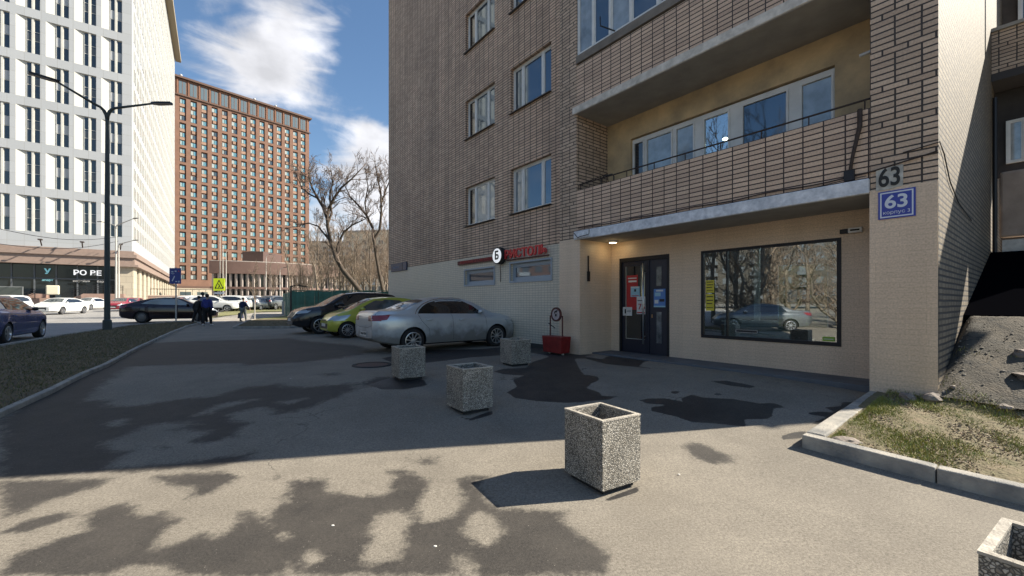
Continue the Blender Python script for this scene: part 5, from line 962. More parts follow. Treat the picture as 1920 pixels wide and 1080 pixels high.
def strip(mb, x0, x1, y, z, full, dark):
    mb.mi = 0; mb.box(x0, x1, y, y+.05, z, z+4.75)
    if not full: mb.mi = 1; mb.box(x0+.03, x1-.03, y-.02, y-.002, z+1.85, z+2.95)
    else: mb.mi = 2; mb.box(x0+.03, x1-.03, y-.02, y-.002, z+1.85, z+2.75)
    mb.mi = 3
    for zz in (z+.0, z+1.75, z+2.95, z+4.68): mb.box(x0, x1, y-.03, y-.001, zz, zz+.07)
    for xx in (x0, x1-.06): mb.box(xx, xx+.06, y-.03, y-.0005, z+.07, z+4.68)
for ci, c0 in enumerate(cols):
    for z in rowz:
        for k, (a, b) in enumerate(((c0-1.31, c0-.80), (c0-.60, c0-.02))):
            full = (ci % 2 == 1)
            if ci < 6:
                q = MB(); strip(q, a, b, .26, z, full, 0); q.build('window', [M['wglass'], M['wspan'], M['wglass2'], M['wsplay']], wt)
            else: strip(rest, a, b, .26, z, full, 0)
        q = rest; q.mi = 3; q.box(c0-.80, c0-.60, .1, .34, z, z+4.75)
# side windows: as one part (more than 100 of them, seen edge on)
for i in range(27):
    for z in rowz:
        for k in range(2):
            y = 1.6+i*3.03+k*1.15; rest.mi = 0; rest.box(.005, .03, y, y+.85, z, z+4.75); rest.mi = 3; rest.box(.006, .07, y-.12, y-.01, z-.1, z+4.85); rest.mi = 1; rest.box(.031, .05, y+.03, y+.72, z+1.9, z+2.9)
o = rest.build('other_windows', [M['wglass'], M['wspan'], M['wglass2'], M['wsplay']], wt); prop(o, kind='stuff')
mb = MB(); mb.box(-50, .9, -.9, SL+.9, WH, WH+.7); mb.box(.05, 1.5, -.9, SL+1.4, WH-1.1, WH-.01); mb.build('roof_cornice', mat('tan_cornice', (.30, .25, .17), .8), wt)
mb = MB(); 
for k, (o_, z0, z1_) in enumerate(((.25, BZ-.5, BZ), (.6, BZ-1.0, BZ-.5), (.35, BZ-2.0, BZ-1.0), (.8, BZ-2.3, BZ-2.0))): mb.box(-50, o_, -o_, -.001+.0, z0, z1_); mb.box(.001, o_, 0.0, SL, z0, z1_)
mb.build('cornice', M['cornice'], wt)
mb = MB(); mb.box(-1.6, .2, -.2, .9, .9, BZ-2.3); 
for i in range(15): y = 3.2+i*5.4; mb.box(-.4, .2, y+2.9, y+5.4, .9, BZ-2.3)
mb.box(-.4, .2, .9, 3.2, .9, BZ-2.3); mb.build('stone_base', M['stone'], wt)
mb = MB(); mb.box(-.3, -.1, 3.2, SL, 1.2, BZ-2.3); mb.build('side_shop_windows', mat('side_glass', (.09, .085, .08), .15, .1), wt)
mb = MB(); mb.box(-50, .35, -.35, SL, -.3, .9); mb.build('base_course', M['granite'], wt)
mb = MB(); mb.box(-50, -1.61, .55, .7, .9, BZ-2.3); fr = mb.build('shopfront_glass', mat('shopfront_dark', (.012, .017, .022), .12, 0, spec=.6), wt)
mb = MB()
for k in range(22): x = -1.65-2.05*k; mb.box(x-.07, x+.07, .42, .549, .9, BZ-2.3)
mb.box(-50, -1.65, .43, .548, 3.9, 4.05); mb.build('mullion', mat('grey_mullion', (.10, .11, .12), .5), wt)
lw_ = mat('lit_letter_white', (.8, .8, .8), .5, emis=(.9, .9, .9), est=.35); lc_ = mat('pale_cyan_mark', (.2, .45, .5), .5, emis=(.3, .7, .8), est=.15)
ws = thing('facade_lettering', 'white letters РО ВЕ on the dark shopfront of the white tower', 'sign', wo_+Matrix.Rotation(wa, 3, 'Z') @ Vector((-4.7, .3, 4.85)), wa)
text_part('РО ВЕ', .95, 'letters', lw_, ws, (0, 0, 0), extrude=.06, sx=1.05, offset=.02); text_part('кофейня      бар', .42, 'small_letters', mat('dim_letter', (.4, .4, .4), .5), ws, (.1, 0, -1.15), extrude=.03)
ws = thing('facade_lettering', 'small white bird shaped mark on the dark shopfront of the white tower', 'sign', wo_+Matrix.Rotation(wa, 3, 'Z') @ Vector((-8.6, .3, 4.9)), wa)
text_part('У', .95, 'mark', lc_, ws, (0, 0, 0), extrude=.06, offset=.03); text_part('апарт', .38, 'small_letters', lc_, ws, (0, 0, -1.15), extrude=.03)
# flagpole stubs and facade lights on the cornice
for k in range(6):
    ft = thing('cornice_light', ['slanted lamp bracket above the shopfront, nearest the tower corner', 'second slanted lamp bracket from the tower corner', 'third slanted lamp bracket from the tower corner', 'fourth slanted lamp bracket from the tower corner', 'fifth slanted lamp bracket from the tower corner', 'sixth slanted lamp bracket from the tower corner'][k], 'lamp', wo_+Matrix.Rotation(wa, 3, 'Z') @ Vector((-1.2-3.9*k, -.3, BZ+.15)), wa, 'lamp brackets on the white tower')
    m2 = MB(); m2.tube([(0, 0, 0), (.3, -1.9, .55)], .07, 6); m2.build('arm', M['iron'], ft); m2 = MB(); m2.box(.12, .5, -2.2, -1.7, .5, .66); m2.build('head', M['iron'], ft)
Rw = Matrix.Rotation(wa, 3, 'Z')
# granite ramp and stairs before the shopfront
rt = thing('entrance_ramp', 'pink granite ramp and stairs with dark railings before the glazed shopfront', 'ramp', wo_+Rw @ Vector((-2.6, -2.2, -.1)), wa)
mb = MB(); mb.prism_y([(-4.6, 0), (2.2, 0), (2.2, 2.0), (-1.8, 2.0), (-4.6, .35)], -1.6, 0); mb.box(-40, 2.2, 0.001, 2.4, 0, 1.0); mb.build('ramp_body', M['granite'], rt)
mb = MB()
for k in range(7): mb.box(-8.2+k*.28, -5.0, -1.5, -.1, k*.2, k*.2+.199)
mb.prism_y([(-9.4, 0), (-5.6, 0), (-5.6, 1.9), (-6.8, 2.0), (-9.4, .5)], .01, 1.5); mb.build('stairs', M['granite'], rt)
mb = MB()
for z in (.55, .85, 1.1): mb.tube([(-4.6, -1.55, .35+z), (-1.8, -1.55, 2.0+z), (2.2, -1.55, 2.0+z)], .035, 5); mb.tube([(-8.6, -1.6, .1+z), (-6.2, -1.6, 1.4+z)], .035, 5)
for k in range(12): x = -4.5+k*.6; z = .35+(x+4.6)/2.8*1.65 if x < -1.8 else 2.0; mb.tube([(x, -1.55, z), (x, -1.55, z+1.1)], .03, 5)
for k in range(5): mb.tube([(-8.6+k*.6, -1.6, .1+k*.3), (-8.6+k*.6, -1.6, 1.2+k*.3)], .045, 5)
mb.build('railing', M['metal_dark'], rt)
mb = MB(); mb.box(-40, 30, 1.5, 1.9, 0, 1.6); mb = MB()
sgn = thing('hoarding', 'cream board on posts standing beside the ramp railing', 'sign', wo_+Rw @ Vector((-7.0, -4.8, 0)), wa)
m2 = MB(); m2.box(-.6, .6, -.2, .2, 1.7, 2.9); m2.build('board', mat('cream_board', (.60, .55, .42), .7), sgn, bevel=.12, recalc=True); m2 = MB(); m2.box(.3, .7, -.15, .15, 0, 1.7); m2.build('leg', M['wglass'], sgn)
hd_ = thing('site_screen', 'dark grey screen panels at the left end of the ramp', 'screen', wo_+Rw @ Vector((-9.6, -4.8, 0)), wa)
for k in range(3): m2 = MB(); m2.box(-3.7*k-3.6, -3.7*k, -.05, .05, .1, 2.6); m2.build('panel', mat('screen_%d' % k, (.045, .055, .05), .7), hd_); m2 = MB(); m2.box(-3.7*k-3.65, -3.7*k+.05, -.06, .06, 2.6, 2.7); m2.box(-3.7*k-.04, -3.7*k+.05, -.07, .07, 0, 2.6); m2.build('frame', mat('screen_frame_%d' % k, (.16, .17, .17), .5), hd_)
tw = thing('terrace_wall', 'long pink granite terrace wall behind the red cars', 'wall', wo_+Rw @ Vector((1.5, 6, 0)), wa)
mb = MB(); mb.box(-.3, 60, 0, .5, -.5, 1.7); mb.build('wall', M['granite'], tw); mb = MB(); mb.box(-.35, 60, -.05, .55, 1.7, 1.9); mb.build('coping', mat('pale_coping', (.42, .33, .27), .7), tw)
mb = MB()
for k in range(40): mb.tube([(k*.9, .2, 1.9), (k*.9, .2, 2.9)], .03, 4)
mb.tube([(0, .2, 2.9), (35, .2, 2.9)], .05, 4); mb.build('railing', M['metal_dark'], tw)

# ---------------------------------------------------------------- brown brick tower
bd = Vector((.657, .754, 0)); ba = math.atan2(bd.y, bd.x); bo = Vector((-89.8, 187, 1.1)); BH = 81.3; BWD = 62.0
bt = thing('brown_tower', 'tall brown brick apartment tower with rows of pale windows', 'building', bo, ba)
M['bbrick'] = mat('brown_tower_brick', (.19, .103, .070), .85, var=.22, vscale=.35); M['bpier'] = mat('brown_tower_pier', (.19, .088, .052), .85, var=.15, vscale=.5); M['bpink'] = mat('pink_spandrel', (.30, .19, .135), .8, var=.2, vscale=.4)
M['bglass'] = mat('sky_lit_glass', (.20, .40, .42), .08, .35, spec=.9); M['bframe'] = mat('dark_window_reveal', (.03, .025, .025), .7); M['bglass2'] = mat('dim_glass', (.09, .12, .13), .08, .3, spec=.9); M['blind'] = mat('pale_blind', (.30, .33, .32), .6)  # sky reflection on the tower windows is put into the teal base colour
ncol, pitch, fl = 19, 3.26, 2.93; nfl = 22
groups_ = [2]*8+[3, 3]
mb = MB(); hl = []; z = 8.3; bandsz = []; zr = []
for g_n in groups_:
    zr.append((z, g_n)); z += g_n*fl+.22
ztop = z
for c_ in range(ncol):
    x1_ = -1.6-c_*pitch
    for zz, g_n in zr: hl.append((x1_-1.95, x1_, zz+.45, zz+g_n*fl-.25))
wall_face(mb, -BWD, 0, 0, BH, 0, hl, .55); mb.quad((0, 0, 0), (0, 18, 0), (0, 18, BH), (0, 0, BH)); mb.quad((-BWD, .56, 0), (-.5, .56, 0), (-.5, .56, BH), (-BWD, .56, BH)); mb.quad((0, 18, 0), (-BWD, 18, 0), (-BWD, 18, BH), (0, 18, BH)); mb.quad((-BWD, 18, 0), (-BWD, 0, 0), (-BWD, 0, BH), (-BWD, 18, BH)); mb.quad((-BWD, 0, BH), (0, 0, BH), (0, 18, BH), (-BWD, 18, BH)); mb.build('wall', M['bbrick'], bt)
rest = MB(); n_w = 0; shared = {}
def bwin(mb, g, wd=1.95):
    mb.mi = 0; mb.box(-wd/2+.04, wd/2-.04, 0, .04, 0, 1.45); mb.mi = 1; mb.box(-wd/2+.04, -.02 if g % 2 else -.30, -.02, -.002, .1, 1.35)
    mb.mi = 2; mb.box(-.05, .05, -.05, -.003, 0, 1.45)
lists = []
for c_ in range(ncol):
    x = -1.6-c_*pitch-.975
    for zz, g_n in zr:
        for f_ in range(g_n): lists.append((x, zz+.55+f_*fl+ (.25 if f_ == g_n-1 else .1), c_, f_, g_n))
for (x, z, c_, f_, g_n) in lists:
    if f_: rest.mi = 3; rest.box(x-.85 if c_ % 2 else x-.5, x+.85 if c_ % 2 else x+.5, .30, .548, z-1.15, z-.12)
lists.sort(key=lambda e: (e[2], e[1]))
order = sorted(lists, key=lambda e: abs(e[2]-11)*.0+(-e[2]))
for k, (x, z, c_, f_, g_n) in enumerate(order):
    vis = c_ <= 15
    kk = (c_*7+int(z)*3) % 5; gm_ = M['bglass2'] if (z < 14 or kk == 4) else M['bglass']
    wd_ = 1.7 if c_ % 2 == 0 else 1.45
    if vis and n_w < 100 and c_ >= 11:
        key = (kk % 2, gm_.name, wd_)
        if key not in shared:
            q = MB(); bwin(q, kk, wd_); o = q.build('window', [gm_, M['blind'], M['bframe']], bt); shared[key] = o.data
        else: o = bpy.data.objects.new('window', shared[key]); COL.objects.link(o); o.parent = bt
        o.location = (x, .46, z); n_w += 1
    else:
        rest.mi = 0 if gm_ is M['bglass'] else 4; rest.box(x-wd_/2, x+wd_/2, .46, .5, z, z+1.45); rest.mi = 1; rest.box(x-wd_/2+.04, x-(.02 if kk % 2 else .3), .44, .458, z+.1, z+1.35); rest.mi = 2; rest.box(x-.05, x+.05, .41, .457, z, z+1.45)
o = rest.build('other_windows', [M['bglass'], M['blind'], M['bframe'], M['bpink'], M['bglass2']], bt); prop(o, kind='stuff')
top0 = ztop+.2; M['dbc'] = mat('dark_brown_cornice', (.10, .058, .042), .8)
for q_ in ((-BWD-.4, .45, -.45, -.002, top0, top0+.4), (-BWD-.7, .8, -.9, 18.5, BH, BH+.7), (-BWD-.3, .4, -.4, -.003, 5.6, 6.4)): mb = MB(); mb.box(*q_); mb.build('cornice', M['dbc'], bt)
mb = MB()
for c_ in range(ncol): x = -1.5-c_*pitch; mb.box(x-2.2, x-.2, -.06, -.002, top0+.8, BH-.9)
mb.build('top_windows', mat('top_window_glass', (.15, .19, .20), .1, .3), bt)
mb = MB()
for c_ in range(ncol): x = -1.5-c_*pitch; mb.box(x-1.25, x-1.15, -.12, -.061, top0+.8, BH-.9); mb.box(x+.35, x+.75, -.25, -.002, top0+.5, BH)
mb.build('top_piers', M['bpier'], bt)
mb = MB(); mb.box(-BWD, .3, -2.5, -.003, 0, 5.5); mb.build('stone_plinth', M['stone'], bt)
for c_ in range(12): x = -3-c_*5; mb = MB(); mb.box(x-3.2, x, -2.56, -2.502, 1.3, 4.2); mb.build('plinth_window', M['bglass2'], bt)
for k, x in enumerate((-14, -22, -46)): mb = MB(); mb.box(x, x+1.6, 2, 3.5, BH+.7, BH+1.6); mb.ball((x+.8, 1.5, BH+1.8), .5, 6); mb.build('roof_vent', M['wspan'], bt)

# ---------------------------------------------------------------- low curved podium building
pd = thing('curved_pavilion', 'low curved brown pavilion with tall columns before the brown tower', 'building', (-74, 125, 1.1), 0)
cx_, cy_, rr_ = -74, 125, 30; a0_, a1_ = R(-79), R(-22); nn_ = 44
def arc(r, a): return (r*math.cos(a), r*math.sin(a))
def ring_wall(name, r0, r1, z0, z1_, m, aa0=a0_, aa1=a1_):
    mb = MB()
    for i in range(nn_):
        p, q = aa0+(aa1-aa0)*i/nn_, aa0+(aa1-aa0)*(i+1)/nn_; a, b, c, d = arc(r1, p), arc(r1, q), arc(r0, q), arc(r0, p)
        vs = [(*v, z0) for v in (a, b, c, d)]+[(*v, z1_) for v in (a, b, c, d)]; mb.add(vs, [(0, 1, 5, 4), (2, 3, 7, 6), (4, 5, 6, 7), (3, 2, 1, 0)])
    a, d = arc(r1, aa0), arc(r0, aa0); mb.quad((*d, z0), (*a, z0), (*a, z1_), (*d, z1_)); a, d = arc(r1, aa1), arc(r0, aa1); mb.quad((*a, z0), (*d, z0), (*d, z1_), (*a, z1_))
    return mb.build(name, m, pd)
M['pbrown'] = mat('pavilion_brown', (.17, .105, .085), .7, var=.15, vscale=.6)
ring_wall('roof_band', 5, rr_+.5, 7.0, 9.8, M['pbrown']); ring_wall('floor_band', rr_-1, rr_+.2, 3.5, 4.0, M['pbrown']); ring_wall('glass_wall', rr_-2, rr_-1.2, 0, 7.0, mat('pavilion_glass', (.03, .035, .04), .1, 0, spec=.8)); ring_wall('roof_deck', 2, rr_+.2, 9.8, 9.95, M['slab'])
for i in range(26): a = a0_+(a1_-a0_)*(i+.5)/26; m2 = MB(); x, y = arc(rr_-.1, a); m2.box(x-.2, x+.2, y-.2, y+.2, 0, 7.0); m2.build('column', mat('pale_column', (.34, .29, .26), .7) if i == 0 else bpy.data.materials['pale_column'], pd)
m2 = MB(); m2.box(9.5, 14.5, -24, -16, 9.95, 12.6); m2.build('roof_block', mat('dark_roof_block', (.085, .05, .042), .8, var=.2), pd)
# pale apartment blocks far behind the trees
M['far'] = mat('far_block_wall', (.62, .56, .45), .85, var=.15, vscale=.1); M['fardark'] = mat('darkened_block_wall', (.065, .058, .048), .85, var=.2, vscale=.2); M['farg'] = mat('far_block_glass', (.10, .11, .12), .2)  # second wall colour is darkened to keep the block dim in the shop glass
def far_block(label, x, y, rot, wd, dp, h, col=None):
    t_ = thing('apartment_block', label, 'building', (x, y, 1.1), rot, None); m_ = col or M['far']
    mb = MB(); mb.box(-wd/2, wd/2, 0, dp, 0, h); mb.build('wall', m_, t_); mb = MB()
    for i in range(int(wd/3.4)):
        for j in range(int(h/3)-1): mb.box(-wd/2+1+i*3.4, -wd/2+2.8+i*3.4, -.08, -.001, 2.2+j*3, 3.7+j*3)
    mb.build('windows', M['farg'], t_); mb = MB()
    for i in range(0, int(wd/3.4), 3):
        for j in range(int(h/3)-1): mb.box(-wd/2+.6+i*3.4, -wd/2+3.4+i*3.4, -1.2, -.09, 1.2+j*3, 2.1+j*3)
    mb.build('balconies', M['farg'] if m_ is M['fardark'] else M['wspan'], t_); mb = MB(); mb.box(-wd/2-.3, wd/2+.3, -.3, dp+.3, h, h+.8); mb.build('roof', M['soffit'], t_); return t_
far_block('pale beige apartment block behind the bare trees, nearest the brick building', -48, 165, R(-8), 38, 14, 28); far_block('lower beige apartment block behind the trees beside the brown tower', -88, 232, R(6), 46, 14, 33)
far_block('grey beige apartment block outside the left of the photo, mirrored in the shop window', -105, -36, R(98), 80, 14, 20, M['fardark']); far_block('brown apartment block outside the left of the photo, mirrored in the shop window', -95, 26, R(86), 30, 14, 17, M['bbrick'])

# ---------------------------------------------------------------- bare trees
def grow_tree(seed, h, trunks=None, spread=.55, dens=1.0, r0=.16, twig=.006, lv=4, tube_n=5):
    rn = random.Random(seed); tr, cr_ = MB(), MB()
    def sub(p, d, L, r, lev):
        n = 5 if lev < 2 else 4; pts = [p]; rs = [r]; q = d.copy()
        for i in range(n):
            q = (q+Vector((rn.gauss(0, .16), rn.gauss(0, .16), rn.gauss(.05, .12)))).normalized(); p = p+q*L/n; pts.append(p); rs.append(max(twig*.7, r*(1-.75*(i+1)/n)))
        cr_.tube(pts, rs, 4 if lev == 0 else 3, cap=False)
        if lev >= lv: return
        k = int((4.5 if lev < 2 else 4.2)*dens+rn.random())
        for j in range(k):
            t = .25+.72*(j+rn.random()*.6)/k; i = min(n-1, int(t*n)); b = pts[i].lerp(pts[i+1], t*n-i); dd = (pts[i+1]-pts[i]).normalized()
            ax = dd.cross(Vector((rn.gauss(0, 1), rn.gauss(0, 1), rn.gauss(0, 1)))).normalized(); nd = (dd*math.cos(.75)+ax*math.sin(.75)*spread*1.5+Vector((0, 0, .22))).normalized()
            sub(b, nd, L*rn.uniform(.42, .66), max(twig, rs[i]*.55), lev+1)
    for tk in trunks:
        pts = [Vector(p[:3]) for p in tk['pts']]; rs = tk['r']; tr.tube(pts, rs, 8, cap=False)
        for (f0, n, L) in tk['br']:
            for j in range(n):
                t = f0+(1-f0)*(j+.5*rn.random())/n; m = len(pts)-1; i = min(m-1, int(t*m)); b = pts[i].lerp(pts[i+1], t*m-i); dd = (pts[i+1]-pts[i]).normalized()
                ax = dd.cross(Vector((rn.gauss(0, 1), rn.gauss(0, 1), rn.gauss(0, .6)))).normalized(); nd = (dd*.75+ax*.75*spread*1.7+Vector((0, 0, .15))).normalized()
                sub(b, nd, L*rn.uniform(.7, 1.15)*(1-.35*t), max(twig*2, rs[i]*.5), 1)
        sub(pts[-1], (pts[-1]-pts[-2]).normalized(), h*.13, rs[-1], 1 if lv < 4 else 2)
    return tr, cr_
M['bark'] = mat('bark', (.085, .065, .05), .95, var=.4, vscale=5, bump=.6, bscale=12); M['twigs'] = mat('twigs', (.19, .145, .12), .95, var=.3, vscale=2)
M['bark_pale'] = mat('pale_bark', (.17, .14, .11), .95, var=.4, vscale=5); M['twig_pale'] = mat('pale_twigs', (.23, .175, .13), .95, var=.3, vscale=1)  # paler bark and twigs for the thicket
def traced(poly, Y, r0, r1, br, wob=0):
    pts = [P(x, y, Y+wob*math.sin(i*1.3)) for i, (x, y) in enumerate(poly)]; n = len(pts); return dict(pts=pts, r=[r0+(r1-r0)*i/(n-1) for i in range(n)], br=br)
def tree_thing(name, label, seed, trunks, h, group='bare trees behind the parked cars', bark='bark', tw='twigs', **k):
    base = trunks[0]['pts'][0].copy(); base.z = gz(base.x, base.y); t_ = thing(name, label, 'tree', base, 0, group); tr, cw = grow_tree(seed, h, trunks, **k)
    tr.build('trunk', M[bark], t_, off=base, smooth=True); cw.build('crown', M[tw], t_, off=base, smooth=True); return t_
YA = 33.
tree_thing('bare_tree', 'big leaning bare tree whose trunk bends left above the green fence', 11, [
    traced([(697, 596), (677, 548), (660, 527), (643, 507), (630, 483), (620, 453), (615, 427), (613, 407)], YA, .22, .12, [(.45, 6, 1.5)], .1),
    traced([(613, 407), (606, 388), (596, 372), (585, 352), (579, 330)], YA, .15, .05, [(.15, 9, 2.1)], .3), traced([(613, 407), (618, 388), (626, 372), (640, 352), (660, 335), (676, 318)], YA, .14, .04, [(.1, 11, 2.1)], .3),
    traced([(630, 483), (634, 458), (644, 436), (660, 422), (682, 412)], YA, .12, .04, [(.3, 7, 1.7)], .3), traced([(620, 453), (606, 436), (596, 424), (578, 418), (560, 424)], YA, .09, .03, [(.3, 4, 1.4)], .2),
    traced([(614, 420), (622, 400), (618, 370), (624, 340), (620, 318)], YA, .11, .03, [(.2, 9, 1.8)], .3), traced([(596, 372), (580, 364), (566, 352), (560, 338)], YA, .07, .03, [(.2, 7, 1.5)], .2)], 10, twig=.013, lv=4, spread=.6, dens=.82)
tree_thing('bare_tree', 'slender dark bare tree standing beside the far corner of the brick building', 12, [
    traced([(724, 596), (718, 545), (711, 513), (705, 480), (701, 450)], YA+2, .16, .10, [(.7, 1, 1.2)], .1), traced([(701, 450), (699, 428), (688, 405), (672, 385), (656, 368), (648, 350)], YA+2, .13, .04, [(.25, 10, 1.8)], .3),
    traced([(701, 450), (712, 432), (715, 398), (714, 362), (708, 335), (704, 312)], YA+2, .13, .04, [(.3, 11, 1.7)], .3), traced([(714, 385), (722, 360), (730, 340), (736, 318)], YA+2, .08, .03, [(.2, 7, 1.5)], .2), traced([(688, 405), (684, 380), (690, 350), (686, 325)], YA+2, .07, .03, [(.2, 7, 1.5)], .2)], 10, twig=.013, lv=4, spread=.6, dens=.82)
# a thicket of younger bare trees: four kinds, copied
protos = []
for k in range(4):
    rn = random.Random(40+k); hh = 11+k; pts = [Vector((0, 0, -.1))]; d = Vector((0, 0, 1))
    for i in range(7): d = (d+Vector((rn.gauss(0, .09), rn.gauss(0, .09), .1))).normalized(); pts.append(pts[-1]+d*hh/7*.8)
    tk = [dict(pts=pts, r=[.16-.12*i/7 for i in range(8)], br=[(.25, 15, 2.8)])]
    if k % 2: q = [pts[2], pts[2]+Vector((.6, .2, 1.2)), pts[2]+Vector((1.1, .1, 3.0)), pts[2]+Vector((1.3, -.2, 5.5))]; tk.append(dict(pts=q, r=[.11, .09, .06, .03], br=[(.2, 9, 2.2)]))
    tr, cw = grow_tree(60+k, hh, tk, spread=.5, twig=.016, lv=3, dens=1.05)
    t_ = thing('bare_tree', 'x', 'tree', (0, 0, 0), 0, 'thicket of bare trees behind the green fence'); tr.build('trunk', M['bark_pale'], t_, smooth=True); cw.build('crown', M['twig_pale'], t_, smooth=True); protos.append(t_)
bpy.context.view_layer.update()
TH = [(592, 42, 0, .8), (606, 50, 1, .95), (618, 58, 2, 1.0), (631, 44, 3, .8), (641, 66, 0, 1.1), (650, 50, 1, .9), (661, 58, 2, 1.0), (668, 45, 3, .75), (676, 70, 0, 1.15), (684, 52, 1, .9), (693, 62, 2, 1.05), (700, 48, 3, .8), (709, 70, 0, 1.2), (717, 56, 1, 1.0), (725, 64, 2, 1.1), (733, 50, 3, .9), (586, 75, 2, 1.0), (600, 82, 3, 1.1), (624, 84, 1, 1.2), (655, 86, 0, 1.2), (688, 88, 3, 1.2), (720, 90, 1, 1.25), (570, 84, 0, .8), (556, 66, 1, .62), (575, 60, 3, .62)]
words = ['leftmost', 'second', 'third', 'fourth', 'fifth', 'sixth', 'seventh', 'eighth', 'ninth', 'tenth', '11th', '12th', '13th', '14th', '15th', '16th', '17th', '18th', '19th', '20th', '21st', '22nd', '23rd', '24th', 'rightmost']
rank = {i: r for r, i in enumerate(sorted(range(len(TH)), key=lambda i: TH[i][0]))}; rn = random.Random(9)
for i, (px, Y, k, sc_) in enumerate(TH):
    t_ = protos[i] if i < 4 else copy_tree(protos[k]); X = (px-960)/F*Y; t_.location = (X, Y, gz(X, Y)); t_.rotation_euler = (0, 0, rn.uniform(0, 6.28)); t_.scale = (sc_, sc_, sc_*rn.uniform(.9, 1.1))
    t_['label'] = '%s trunk from the left among the pale thicket of bare trees behind the fence' % words[rank[i]]
for i, (x, y, s_, lab) in enumerate([(-19, -4, .9, 'bare tree outside the photo, nearest the mirrored cars'), (-22, 2, 1.1, 'bare tree outside the photo between the two mirrored blocks'), (-20, 7, .8, 'low bare tree outside the photo at the road edge'), (-26, -9, 1.2, 'tall bare tree outside the photo behind the mirrored off-roader'), (-28, 9, 1.0, 'bare tree outside the photo before the brown mirrored block'), (-24, -1, .95, 'bare tree outside the photo in the middle of the mirrored row'), (-17, 1, .9, 'bare tree outside the photo, right behind the mirrored white saloon'), (-21, -7, 1.1, 'bare tree outside the photo toward the left end of the mirrored row'), (-30, 4, 1.2, 'tall bare tree outside the photo in the second mirrored row'), (-33, -4, 1.25, 'tall bare tree outside the photo, centre of the second row'), (-35, -13, 1.3, 'tall bare tree outside the photo, end of the second row'), (-38, 7, 1.2, 'tall bare tree outside the photo near the brown mirrored block'), (-18, -10, 1.0, 'bare tree outside the photo behind the camera side of the road')]):
    t_ = copy_tree(protos[i % 4]); t_.location = (x, y, gz(x, y)); t_.scale = (s_,)*3; t_.rotation_euler = (0, 0, i*1.7); t_['label'] = lab; t_['group'] = 'bare trees outside the left of the photo'
for i in range(14):
    t_ = copy_tree(protos[(i*3+1) % 4]); x, y = -15.5-(i % 5)*3.1, -15+i*1.75; t_.location = (x, y, gz(x, y)); t_.scale = (.95, .95, .85+.03*i); t_.rotation_euler = (0, 0, i*2.3); t_['label'] = '%s bare tree of the belt across the road outside the left of the photo' % words[i].replace('leftmost', 'first'); t_['group'] = 'bare trees outside the left of the photo'
for i in range(11):
    t_ = copy_tree(protos[(i*2+1) % 4]); x, y = -14.2-(i % 3)*1.6, -13+i*1.9; t_.location = (x, y, gz(x, y)-.9); t_.scale = (1.15, 1.15, .42+.04*(i % 4)); t_.rotation_euler = (0, 0, i*1.3); t_['label'] = '%s low bare shrub beside the mirrored cars outside the left of the photo' % words[i].replace('leftmost', 'first'); t_['group'] = 'bare trees outside the left of the photo'
def small_tree(label, px, Y, h, k, grp='small bare trees by the car park'):
    t_ = copy_tree(protos[k]); X = (px-960)/F*Y; t_.location = (X, Y, gz(X, Y)); s_ = h/10.5; t_.scale = (s_*.8, s_*.8, s_); t_['label'] = label; t_['group'] = grp
small_tree('bare tree before the right end of the brown tower', 541, 62, 11.5, 0); small_tree('small bare tree right of the thin white pole', 560, 50, 6.2, 3); small_tree('thin sapling on the lawn right of the lone walker', 478, 28.5, 3.4, 2); small_tree('small bare tree near the right end of the pavilion', 512, 70, 8, 1)
# ---------------------------------------------------------------- green mesh fence
M['net'] = mat('green_net', (.035, .13, .115), .8, var=.45, vscale=1.5); M['fpost'] = mat('green_post', (.012, .05, .045), .6)
def fence(label, a, b, n, h):
    t_ = thing('mesh_fence', label, 'fence', (a.x, a.y, gz(a.x, a.y)), math.atan2(b.y-a.y, b.x-a.x)); L = (Vector(b[:2])-Vector(a[:2])).length
    for i in range(n):
        x0, x1_ = L*i/n, L*(i+1)/n; mb = MB(); rn = random.Random(i)
        for k in range(8):
            u0, u1 = x0+.04+(x1_-x0-.08)*k/8, x0+.04+(x1_-x0-.08)*(k+1)/8; mb.box(u0, u1, -.01+.02*math.sin(k*2.), .01+.02*math.sin(k*2.), .06, h-.04*(1+math.sin(k*.8)))
        mb.build('net_panel', M['net'], t_)
    for i in range(n+1): mb = MB(); mb.tube([(L*i/n, 0, -.2), (L*i/n, 0, h+.06)], .035, 6); mb.build('post', M['fpost'], t_)
    mb = MB(); mb.tube([(0, 0, h), (L, 0, h)], .022, 5); mb.build('top_rail', M['fpost'], t_)
A1, A2 = G(546, 598), G(534, 592); fence('long green net fence behind the parked cars', A1, P(900, 590, 29.5), 7, 1.95); fence('short return of the green net fence facing the path', G(546.5, 597.5), G(531, 588.5), 2, 1.9)
